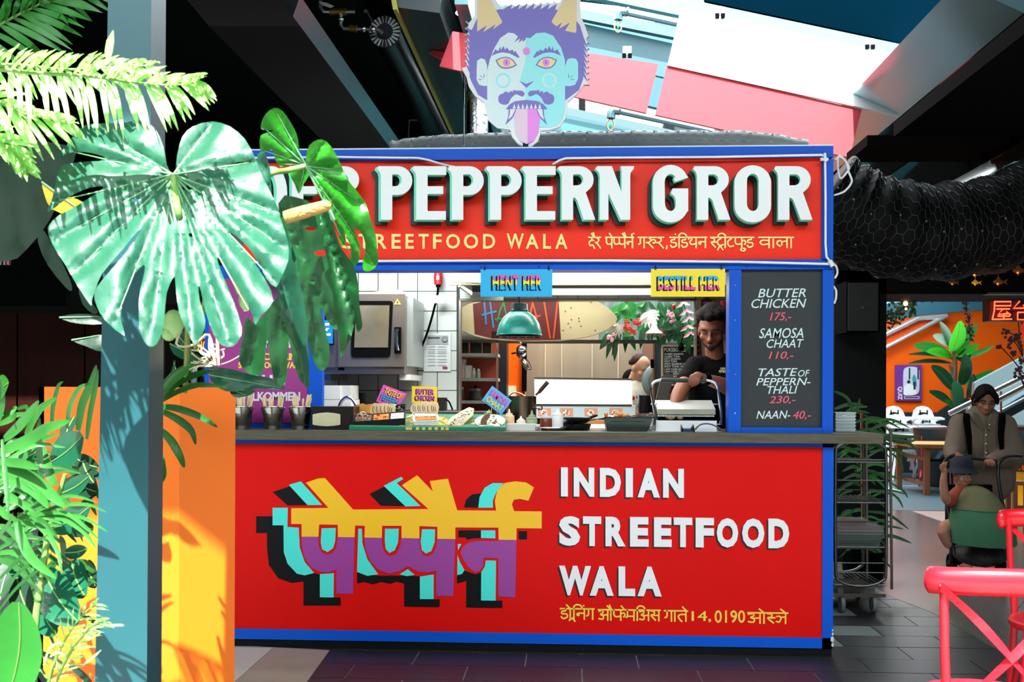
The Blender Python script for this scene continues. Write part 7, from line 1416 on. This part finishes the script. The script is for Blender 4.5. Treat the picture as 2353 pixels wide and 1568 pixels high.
GB=mat('stair_blue_grey','#4d6672',.35,.4)
part('side_plate',MB().poly([at(*p,9.4) for p in [(2240,880),(2345,824),(2420,790),(2420,1000),(2230,1000)]],(0,.1,0)),mat('smoky_panel','#44565c',.3),sw)
part('stringer',MB().poly([at(*p,8.4) for p in [(2262,962),(2420,866),(2420,905),(2292,975),(2262,975)]],(0,.25,0)),GB,sw); part('stringer_edge',MB().poly([at(*p,8.3) for p in [(2296,946),(2420,880),(2420,886),(2300,950)]],(0,.1,0)),mat('stair_edge','#a8c0c8',.3,.5),sw)
HR=mat('brushed_rail','#dfe8ea',.25,.7)
for p,q in (((2181,951),(2420,833)),((2184,977),(2420,855))): part('handrail',MB().tube([at(*p,8.0),at(*q,8.0)],.034,12),HR,sw,60)
part('baluster',MB().bar(at(2300,900,8.05),at(2300,1010,8.05),.02,.02),STEEL,sw); part('back_wall',MB().poly([at(*p,9.9) for p in [(2225,930),(2420,930),(2420,1070),(2225,1070)]],(0,.1,0)),mat('grey_blue_wall','#5d7278',.5,noise=.3,scale=2),sw)
struct('wall_dark_base',pbox(MB(),2000,948,2240,1092,14.02,14.1),mat('dark_teal_base','#13252c',.5))
dd=MB(); dd.poly([at(*p,13.9) for p in cspl([(2120,1080),(2130,990),(2160,945),(2200,925),(2240,925),(2240,1080)],2)],(0,.1,0)); struct('wall_dark_bulge',dd,mat('dark_teal_base','#13252c',.5))
# quiz poster
qp=thing('quiz_poster','purple poster reading QUIZ with a white picture panel on the orange wall','poster',at(2087,920,14.1))
part('sheet',pbox(MB(),2057,839,2118,921,14.05,14.08),mat('poster_purple','#6c2c90',.5),qp)
pic=flat('picture_panel',[cspl([(2076,852),(2082,845),(2094,843),(2106,845),(2112,852),(2112,880),(2111,900),(2105,907),(2094,909),(2083,907),(2076,898),(2075,875)],2)],14.05,.02,mat('poster_pale','#c9cfe0',.5),qp)
flat('figure_print',[cspl([(2076,907),(2078,890),(2088,882),(2100,888),(2106,902),(2100,908),(2086,909)],2)],14.03,.01,WHITEP,pic); flat('figure_print',[ell(2088,878,4,4,10)],14.03,.012,mat('ink_navy','#142a38',.5),pic); flat('figure_print',[[(2096,868),(2100,860),(2105,868),(2106,888),(2098,888)]],14.03,.01,mat('ink_teal','#3f9a9a',.5),pic); flat('figure_print',[[(2098,878),(2104,878),(2103,896),(2099,896)]],14.03,.013,mat('ink_navy','#142a38',.5),pic)
for x in (2088,2108): flat('figure_print',[[(x,846),(x+3,846),(x+3,872),(x,872)]],14.03,.01,mat('ink_navy','#142a38',.5),pic)
text('lettering','QUIZ',[(2073,889),(2073,919),(2062,919),(2062,889)],14.05,.01,WHITEP,qp,bold=.02); flat('print',[[(2078,911),(2112,911),(2112,917),(2078,917)],[(2079,912),(2111,912),(2111,916),(2079,916)]],14.05,.01,WHITEP,qp)
# banana plant
bn=thing('banana_plant','tall banana plant with broad green leaves before the orange wall','plant',at(2200,1000,11.0))
B1=leafm('banana_green','#3fae22',.35,.25,hex2='#2a8a1c'); B2=leafm('banana_mid','#1f7a2c',.35,.2); B3=leafm('banana_dark','#124a30',.35,.1)
Yn=11.0
for (x0,y0),(x1,y1),w,mt,dy in (((2187,810),(2205,738),34,B1,-.4),((2190,812),(2245,745),18,B2,-.3),((2186,820),(2100,795),28,B2,-.3),((2184,820),(2130,808),22,B1,-.45),((2192,815),(2248,792),22,B1,-.4),((2190,825),(2088,815),10,B3,-.2),((2195,822),(2284,794),12,B2,-.2),((2186,835),(2088,836),10,B3,-.2),((2190,800),(2145,770),24,B3,.2),((2200,800),(2230,745),18,B3,-.1),((2185,800),(2160,740),18,B3,.2),((2205,830),(2222,800),28,B3,-.2),((2210,885),(2215,815),34,B3,-.5),((2190,895),(2140,842),30,B3,-.4),((2200,945),(2188,880),42,leafm('banana_blue','#2a7a52',.35,.1),-.8),((2188,930),(2135,900),20,B3,-.4),((2188,935),(2170,922),16,B2,-.4),((2215,880),(2282,852),20,B2,-.2),((2220,890),(2300,870),18,B1,-.2),((2250,895),(2300,888),18,B2,-.2),((2225,915),(2235,860),22,B3,-.3),((2225,900),(2275,868),14,B1,-.3)):
    b2=broad(bn,(x0,y0),(x1,y1),w,Yn,mt,8,dy,.2,vein=w>20)
part('stem',MB().tube([at(*p,Yn) for p in [(2193,800),(2194,850),(2190,900),(2202,960),(2205,1000)]],[.03,.04,.05,.06,.08],8),mat('banana_stem','#5a4c28',.6,noise=.4,scale=6),bn,60); part('stem',MB().tube([at(*p,Yn) for p in [(2182,838),(2192,875),(2200,920)]],[.02,.03,.04],8),mat('banana_stem','#7a6a3a',.6),bn,60)
part('pot',MB().lathe([(.5,0),(.62,.9),(.58,.9),(.001,.8)],(X_(2210,Yn),Yn+.3,0),20),mat('planter_dark','#16252a',.5),bn,40)
# white high chairs, stacked
def highchair():
    t=thing('high_chair','x','high chair',(0,0,0),'stacked white high chairs')
    PW_=mat('highchair_white','#f4f8fa',.35)
    arch=[(-.19,.50),(-.185,.62),(-.15,.73),(-.09,.79),(0,.81),(.09,.79),(.15,.73),(.185,.62),(.19,.50)]; inn=[(-.12,.52),(-.11,.62),(-.07,.69),(0,.71),(.07,.69),(.11,.62),(.12,.52)]
    me=curve_mesh([[(p[0],p[1]) for p in arch],[(p[0],p[1]) for p in inn]],.03)
    for v in me.vertices: x,y,z=v.co; v.co=(x,.10+z+(y-.5)*.25,y)
    me.materials.append(PW_); link('backrest',me,t); part('back_pad',MB().box(-.10,.10,.115,.125,.52,.66),mat('highchair_grey','#c9d4d8',.4),t)  # pad is pale grey beside the white shell
    part('seat',MB().box(-.19,.19,-.18,.12,.47,.51),PW_,t); part('tray',MB().poly([(-.22,-.30,.58),(.22,-.30,.58),(.22,-.10,.60),(.14,-.06,.60),(-.14,-.06,.60),(-.22,-.10,.60)],(0,0,.03)),PW_,t)
    for sx in (-1,1):
        part('arm',MB().bar((sx*.19,.10,.56),(sx*.20,-.12,.60),.03,.05),PW_,t); part('strap',MB().bar((sx*.06,.10,.74),(sx*.055,.09,.54),.022,.006,up=(0,1,0)),BLK,t)
        for sy in (-1,1): part('leg',MB().bar((sx*.16,sy*.12,.48),(sx*.26,sy*.24,0),.032,.032),PW_,t)
    part('buckle',MB().box(-.05,.05,.08,.10,.56,.60),BLK,t); return t
hc=highchair(); bx1=atz(2073,1087,0); 
nm_=['lowest','second','third','topmost']
for st_,(px,lab) in enumerate(((2068,'left'),(2136,'right'))):
    for k in range(4):
        pos=Vector((at(px+ (3-k)*3,1000,12.6).x,12.6+.07*k,.0+.14*k)); L=f'{nm_[k]} white high chair in the {lab} stack by the orange wall'
        if st_==0 and k==0: hc.location=pos; hc['label']=L
        else: dup(hc,pos,label=L)
# table, red metal chairs, barrier post
WT=mat('table_wood','#9a6238',.5,noise=.4,scale=3,hex2='#6d3f22',stretch=(4,4,1))
def pxbox(x0,y0,x1,y1,Y,d): return pbox(MB(),x0,y0,x1,y1,Y,Y+d)
tbl=thing('table','rustic wooden table with square legs beyond the passage','table',at(2180,1130,9.9)); Yt_=9.6
zt_=Z_(1016,Yt_)
part('tabletop',MB().box(X_(2104,Yt_),X_(2262,Yt_),Yt_,Yt_+1.1,zt_-.05,zt_),WT,tbl); part('apron',pxbox(2125,1024,2262,1036,Yt_+.03,.04),WT,tbl)
for x,dy in ((2125,.02),(2108,.95),(2250,.02),(2240,.95)):
    X=at(x,1100,Yt_+dy if dy<.5 else Yt_).x; part('leg',MB().box(X,X+.075,Yt_+dy,Yt_+dy+.08,0,zt_-.05),WT,tbl)
XA=at(2113,1050,Yt_).x
for y in (1048,1105): part('stretcher',MB().box(X_(2125,Yt_)+.01,X_(2125,Yt_)+.05,Yt_+.1,Yt_+.95,Z_(y+5,Yt_),Z_(y-3,Yt_)),WT,tbl)
RCM=mat('red_metal','#b02a30',.35,.2)
def metal_chair(px,Y,label,rot=0):
    t=thing('metal_chair',label,'chair',(X_(px,Y,1100),Y,0),'red metal chairs'); 
    o=Vector(t.location)
    part('back_frame',MB().tube([o+Vector(p) for p in spl([(-.19,.18,.44),(-.185,.2,.72),(-.14,.22,.82),(.14,.22,.82),(.185,.2,.72),(.19,.18,.44)],4)],.012,8),RCM,t,60); part('back_hoop',MB().tube([o+Vector(p) for p in spl([(-.08,.18,.44),(-.075,.2,.68),(0,.21,.76),(.075,.2,.68),(.08,.18,.44)],4)],.009,8),RCM,t,60)
    part('seat',MB().box(o.x-.2,o.x+.2,o.y-.2,o.y+.2,.42,.445),BLK,t)
    for sx in (-1,1):
        for sy in (-1,1): part('leg',MB().tube([o+Vector((sx*.18,sy*.18,.42)),o+Vector((sx*.22,sy*.22,0))],.012,8),RCM,t,60)
    return t
metal_chair(2156,10.9,'red tube metal chair behind the rustic table'); metal_chair(2345,8.3,'red tube metal chair at the right edge behind the yellow bottle')
bp=thing('barrier_post','chrome barrier post with round base beside the high chairs','post',at(2171,1082,12.0)); o=Vector((X_(2171,12.0,1080),12.0,0)); part('post',MB().tube([o,o+Vector((0,0,.86))],.03,12),CHROME,bp,60); part('base',MB().lathe([(.18,0),(.18,.02),(.06,.05),(.001,.05)],o,24),CHROME,bp,40); part('belt_head',MB().lathe([(.035,.8),(.035,.9),(.001,.9)],o,16),STEEL,bp,40)
# right edge stools and tables
def stool(px,py0,py1,w,Y,label):
    t=thing('bar_stool',label,'stool',at(px,py1,Y),'wooden stools at the right edge'); X=X_(px,Y,1100); zt=Z_(py0,Y); r=w*mpp(Y)/2
    part('seat',MB().box(X-r,X+r,Y-r,Y+r,zt-.04,zt),WT,t)
    for sx in (-1,1):
        for sy in (-1,1): part('leg',MB().box(X+sx*r*.9-.02,X+sx*r*.9+.02,Y+sy*r*.9-.02,Y+sy*r*.9+.02,0,zt-.04),WT,t)
    for z in (.25,.5): part('rung',MB().box(X-r*.9,X+r*.9,Y-r*.9-.012,Y-r*.9+.012,zt*z-.02,zt*z+.02),WT,t)
    return t
stool(2345,1096,1180,44,5.6,'wooden stool behind the stroller woman at the right edge')
tb2=thing('side_table','dark table with a yellow tray and bottle at the right edge','table',at(2350,1100,7.2)); Y7=7.2
part('tabletop',MB().box(X_(2322,Y7),X_(2460,Y7),Y7,Y7+.7,Z_(1037,Y7),Z_(1030,Y7)),mat('table_dark','#3a211c',.5),tb2); part('leg',MB().box(X_(2332,Y7),X_(2340,Y7),Y7+.1,Y7+.16,0,Z_(1037,Y7)),mat('table_dark','#3a211c',.5),tb2); part('leg',MB().box(X_(2440,Y7),X_(2450,Y7),Y7+.1,Y7+.16,0,Z_(1037,Y7)),mat('table_dark','#3a211c',.5),tb2)
yb_=thing('yellow_bottle','yellow plastic bottle on the dark side table','bottle',at(2334,1030,7.3)); c=Vector((X_(2334,7.3,1030),7.3,Z_(1030,7.2)+.0)); part('bottle_body',MB().lathe([(.035,0),(.04,.02),(.04,.10),(.015,.13)],c,14),mat('bottle_yellow','#f0b010',.3),yb_,40); part('cap',MB().lathe([(.015,.13),(.013,.16),(.001,.17)],c,10),mat('cap_red','#d03a1a',.4),yb_,40)
single('yellow_crate',MB().box(X_(2330,7.6),X_(2430,7.6),7.6,7.9,.0,.12+.35),mat('bottle_yellow','#f0b010',.3),'yellow crate under the dark side table','crate')
single('wooden_ledge',MB().box(X_(2333,8.0),X_(2440,8.0),8.0,8.3,Z_(983,8.0),Z_(975,8.0)),WT,'wooden ledge beside the grey staircase','ledge')
# neon sign
ns=thing('neon_sign','black sign box with glowing red Japanese neon characters','sign',at(2315,738,3.6)); Yn2=3.4
part('sign_box',pbox(MB(),2273,686,2400,738,Yn2,Yn2+.15),mat('sign_black','#0a0405',.4),ns)
part('top_rail',pbox(MB(),2270,672,2400,676,Yn2-.02,Yn2+.1),DSTEEL,ns)
def Z66(p): return (2020+p[0]/4.613,660+p[1]/4.613)
NT=[[(1222,155),(1398,155),(1396,198),(1224,198)],[(1224,155),(1222,250),(1200,345)],[(1245,232),(1385,232)],[(1312,234),(1262,288),(1368,282)],[(1350,262),(1396,296)],[(1322,286),(1322,340)],[(1258,308),(1388,308)],[(1203,342),(1408,340)],
    [(1490,150),(1425,225),(1560,222)],[(1530,190),(1570,235)],[(1470,268),(1468,345),(1560,345),(1562,268),(1470,268)]]
for ln in NT: part('neon_tube',MB().tube([at(*Z66(p),Yn2-.03) for p in ln],.006,8),NEON,ns,60)
rl=thing('paper_lantern','red striped paper lantern cut by the right edge','lantern',at(2362,805,3.8)); part('shade',MB().lathe([(.03,-.13),(.07,-.09),(.085,0),(.07,.09),(.03,.13)],at(2372,760,3.8),20),mat('lantern_red','#d01828',.5,emit=.8),rl,40); part('cap',MB().lathe([(.032,.13),(.032,.15)],at(2372,760,3.8),12),BLK,rl)
# fish lanterns
FG=mat('fish_paper','#7a4416',.6,emit=.10); FGY=mat('fish_paper_yellow','#c08a1a',.6,emit=.35)
for k,(x,y,sz,lab) in enumerate(((2183,632,1.0,'dim brown fish lantern furthest left under the duct'),(2241,627,1.2,'brown fish lantern above the small yellow one'),(2241,650,.7,'small glowing yellow fish lantern'),(2294,648,1.0,'brown fish lantern hanging lowest on a thread'),(2303,612,1.3,'large brown fish lantern before the slatted ceiling'),(2340,622,1.1,'brown fish lantern beside the right edge'),(2189,650,.7,'small dim fish tail lantern under the left one'))):
    Y=3.3; s=mpp(Y)*sz; c=at(x,y,Y); t=thing('fish_lantern',lab,'lantern',c,'paper fish lanterns'); m_=FGY if k==2 else FG
    part('fish_body',MB().sph(c,(12*s,5*s,6*s),12),m_,t,60); part('tail_fin',MB().poly([c+Vector((10*s,0,0)),c+Vector((20*s,0,7*s)),c+Vector((17*s,0,0)),c+Vector((20*s,0,-7*s))],(0,.005,0)),m_,t); part('dorsal_fin',MB().poly([c+Vector((-6*s,0,5*s)),c+Vector((0,0,12*s)),c+Vector((7*s,0,4*s))],(0,.004,0)),m_,t); part('belly_fin',MB().poly([c+Vector((-4*s,0,-5*s)),c+Vector((0,0,-11*s)),c+Vector((4*s,0,-4*s))],(0,.004,0)),m_,t)
    part('glow_bulb',MB().sph(c+Vector((-3*s,-4*s,-5*s)),2.2*s,8),mat('dim_bulb','#ff8a30',.4,emit=1.6),t,60); part('thread',MB().tube([c+Vector((0,0,6*s)),c+Vector((0,0,zlo+.1-c.z if c.z<zlo else .35))],.0015,4),DSTEEL,t)
# vine garland with bulbs
vn=thing('vine_garland','leafy vine garland with warm bulbs under the bulkhead','vine',at(2080,690,4.3)); rv=random.Random(9)
VL=leafm('vine_leaf','#2c6a24',.5,.2); VLD=leafm('vine_leaf_dark','#1a3a1a',.6,.1)
for k in range(170):
    if k<95: x=rv.uniform(2034,2105); y=690+rv.uniform(0,70)*(1-(x-2034)/110)
    elif k<130: x=rv.uniform(2090,2155); y=672+rv.uniform(0,18)
    else: x=rv.uniform(2210,2310); y=672+rv.uniform(0,10)
    a=rv.uniform(.3,2.8); part('vine_leaf',leaf2(x,y,a,rv.uniform(6,12),rv.uniform(5,8),4.3+rv.uniform(-.1,.1),VL,n=3),VL if rv.random()<.5 else VLD,vn,60)
part('vine_stem',MB().tube([at(*p,4.35) for p in spl([(2030,740),(2060,720),(2110,680),(2160,674),(2310,672)],4)],.012,6),WOODD,vn)
for x,y in ((2081,698),(2284,674),(2082,710)): part('bulb',MB().sph(at(x,y,4.15),.022 if y!=710 else .012,10),BULB,vn,60)
hv=thing('hanging_vine','dry hanging vine strand in front of the orange wall','vine',at(2222,680,4.4))
for k in range(70):
    t_=rv.random(); x=2218+14*t_+rv.gauss(0,4); y=680+100*t_; part('dry_leaf',leaf2(x,y,rv.uniform(.5,2.6),6,4,4.4,VLD,n=3),mat('dry_brown','#5a4a44',.8),hv,60)
part('strand',MB().tube([at(*p,4.4) for p in [(2216,676),(2222,720),(2232,782)]],.005,5),WOODD,hv)
# blossom branch
bs=thing('blossom_branch','dark blossom branches reaching in at the right edge','branch',at(2370,960,4.4)); BRN=mat('branch_brown','#3a2620',.7); BLS=mat('dim_blossom','#6d4650',.7)
for pts in ([(2375,960),(2360,870),(2345,790),(2340,740)],[(2360,870),(2330,830),(2300,798),(2292,795)],[(2350,820),(2335,790),(2318,780)],[(2345,800),(2330,770),(2312,765)],[(2365,900),(2345,870),(2330,865)],[(2370,930),(2350,880),(2340,850)]):
    part('twig',MB().tube([at(*p,4.4) for p in spl(pts,3)],.006,5),BRN,bs,60)
for k in range(90):
    x,y=rv.choice([(2295,797),(2318,800),(2330,812),(2312,765),(2322,782),(2335,778),(2345,770),(2340,850),(2332,866),(2350,800),(2350,740),(2350,860),(2345,830)]); x+=rv.gauss(0,4); y+=rv.gauss(0,4); c=at(x,y,4.35); mb=MB()
    for j in range(5): a=j*1.256+k; mb.sph(c+Vector((math.cos(a)*.009,0,math.sin(a)*.009)),(.008,.004,.008),5)
    part('blossom',mb,BLS,bs,60)
# red cross-back chairs in front
RC=mat('red_chair_paint','#e8202e',.30,noise=.05,scale=4,coat=.3)
def cross_chair(label):
    t=thing('cross_back_chair',label,'chair',(0,0,0),'red cross-back chairs')
    sm=MB(); n=28; pr=[]
    for i in range(n):
        a=2*math.pi*i/n; pr.append((.215*math.cos(a)*(1.0),.21*math.sin(a)*(1+.0),0))
    vs=[];fs=[]
    for z,k in ((.44,.96),(.452,1.0),(.468,1.0),(.475,.96),(.468,.8),(.462,.4)):
        for p in pr: vs.append((p[0]*k,p[1]*k,z))
    for j in range(5):
        for i in range(n): fs.append((j*n+i,j*n+(i+1)%n,(j+1)*n+(i+1)%n,(j+1)*n+i))
    fs.append(tuple(range(n))); fs.append(tuple(range(5*n,6*n))); sm.add(vs,fs); part('seat',sm,RC,t,50)
    # back is at -y
    rail=[Vector(p) for p in spl([(-.225,-.195,.875),(-.20,-.235,.88),(-.1,-.272,.885),(0,-.282,.887),(.1,-.272,.885),(.20,-.235,.88),(.225,-.195,.875)],5)]
    N=len(rail); mb=MB(); vs=[];fs=[];m_=10
    for i,p in enumerate(rail):
        d=(rail[min(i+1,N-1)]-rail[max(i-1,0)]).normalized(); o_=d.cross(Vector((0,0,1))).normalized(); e=min(1,min(i,N-1-i)/3+.35); e=math.sqrt(min(1,e))
        for k in range(m_): a=2*math.pi*k/m_; vs.append(p+o_*math.cos(a)*.02*e+Vector((0,0,math.sin(a)*.043*e)))
    for i in range(N-1):
        for k in range(m_): fs.append((i*m_+k,i*m_+(k+1)%m_,(i+1)*m_+(k+1)%m_,(i+1)*m_+k))
    fs+= [tuple(range(m_)),tuple((N-1)*m_+k for k in range(m_))]; mb.add(vs,fs); part('back_rail',mb,RC,t,60)
    for sx in (-1,1):
        part('back_leg',MB().tube([Vector(p) for p in spl([(sx*.185,-.235,.88),(sx*.178,-.215,.66),(sx*.165,-.19,.46),(sx*.175,-.20,.22),(sx*.19,-.23,0)],5)],[.0135]*8+[.016]*6+[.0145]*7,10),RC,t,60)
        part('leg',MB().tube([Vector((sx*.16,.15,.45)),Vector((sx*.175,.175,.22)),Vector((sx*.185,.19,0))],.0155,10),RC,t,60)
        P=[Vector(p) for p in spl([(sx*.205,-.256,.868),(sx*.09,-.28,.76),(-sx*.04,-.262,.61),(-sx*.15,-.205,.475)],5)]; b2=MB(); b2.blade(P,[.026]*len(P),side=(sx*.55,0,.85),fold=0); b3=MB(); b3.blade([p+Vector((0,.006,0)) for p in P],[.026]*len(P),side=(sx*.55,0,.85),fold=0); b2.add(b3.v,b3.f)
        part('cross_strap',b2,RC,t,60); part('rivet',MB().sph(Vector((sx*.203,-.262,.868)),.006,8),RC,t,60)
        hp=[Vector(p) for p in spl([(sx*.17,-.19,.12),(sx*.12,-.12,.30),(0,-.05,.37),(-sx*.0,.05,.37)],4)]; part('hoop_brace',MB().tube(hp,.009,8),RC,t,60)
        part('hoop_brace',MB().tube([Vector(p) for p in spl([(sx*.17,.15,.14),(sx*.10,.10,.30),(0,.04,.37)],4)],.009,8),RC,t,60)
    return t
c1=cross_chair('red cross-back chair nearest, its back rail across the bottom right corner')
def placec(o,pxl,pyl,d,rot,localx=-.225):
    pass
p=at(2131,1342,-2.62); a_=-.10; o_=Matrix.Rotation(a_,3,'Z')@Vector((-.225,-.195,0)); c1.location=(p.x-o_.x,p.y-o_.y,0); c1.rotation_euler=(0,0,a_)
c2=dup(c1,(0,0,0),label='red cross-back chair behind the nearest one, seat facing the stall side')
p=at(2298,1200,-1.0); a_=math.pi-.25; o_=Matrix.Rotation(a_,3,'Z')@Vector((.225,-.195,0)); c2.location=(p.x-o_.x,p.y-o_.y,0); c2.rotation_euler=(0,0,a_)
# things at the far left behind the plants
tv=thing('television','dark wall television behind the big leaves','television',at(75,690,3.6)); part('screen',pbox(MB(),-60,560,152,702,3.6,3.68),BLK,tv); part('mount',pbox(MB(),20,600,60,640,3.68,4.0),DARK,tv)
fl=thing('small_flag','small striped flag on a stick in front of the dark wall','flag',at(10,610,3.0))
for i in range(7): part('stripe',MB().poly([at(-6+i*4.4,608,3.0),at(-1.6+i*4.4,610,3.0),at(9+i*2.0,548,3.0),at(7+i*2.0,548,3.0)],(0,.004,0)),mat('flag_red','#8a1626',.7) if i%2==0 else mat('flag_white','#b9a9a8',.7),fl)
part('canton',MB().poly([at(8,552,2.99),at(14,532,2.99),at(17,533,2.99),at(20,552,2.99)],(0,.003,0)),mat('flag_blue','#1a2038',.7),fl); part('stick',MB().tube([at(24,485,3.0),at(14,548,3.0),at(0,640,3.0)],.006,6),BLK,fl)
nn=thing('neon_noodle_sign','round orange neon sign behind the roots','sign',at(480,810,2.6)); part('disc',MB().lathe([(.09,-.01),(.09,.02),(.001,.02)],at(480,792,2.7),24,axis='y'),mat('neon_disc','#6a1206',.5,emit=.3),nn)
NO=mat('neon_orange','#ff6a20',.4,emit=6)
for ln in ([(456,803),(456,785),(463,803),(463,785)],ell(472,794,5,9,12)+[(477,794)],ell(485,794,5,9,12)+[(490,794)],[(494,785),(494,803),(503,803)],[(456,778),(458,768)],[(456,778),(466,778)],ell(473,772,5,6,10),[(484,778),(488,766),(492,778)],[(497,778),(497,766),(504,772)]): part('neon_tube',MB().tube([at(*p,2.6) for p in ln],.0035,6),NO,nn,60)
bk=MB(); pbox(bk,150,690,560,900,3.2,3.4)
sh2=thing('dark_shelf','dark bar shelf behind the planter with small bottles','shelf',at(420,900,3.2)); part('shelf_body',pbox(MB(),380,700,545,1000,3.2,3.3),mat('near_black_wall','#0c0d0f'),sh2); part('shelf_board',pbox(MB(),380,880,545,884,3.05,3.2),DSTEEL,sh2)
for k,x in enumerate((400,424,446,468,500)): 
    c=at(x,880,3.1); single('bar_bottle',MB().lathe([(.03,0),(.03,.11),(.012,.15),(.012,.19),(.001,.19)],c,12),mat('bottle_'+['green','amber','clear','dark','clear2'][k],['#2a5a2a','#5a3a1a','#9aa5a5','#1a1a20','#8a9a9a'][k],.15),['green','amber','pale','near-black','grey'][k]+' bottle on the dark bar shelf behind the planter','bottle','bottles on the dark bar shelf',smooth=40)
# lamps added to light the far hall and its orange wall
light('hall_light','AREA',(4.6,10.8,3.8),340,(.88,.98,1),3,(0,0,0),3)
light('hall_light','AREA',(3.4,11.6,3.3),34,(.95,1,1),1.2,(math.radians(40),0,0),1.0)
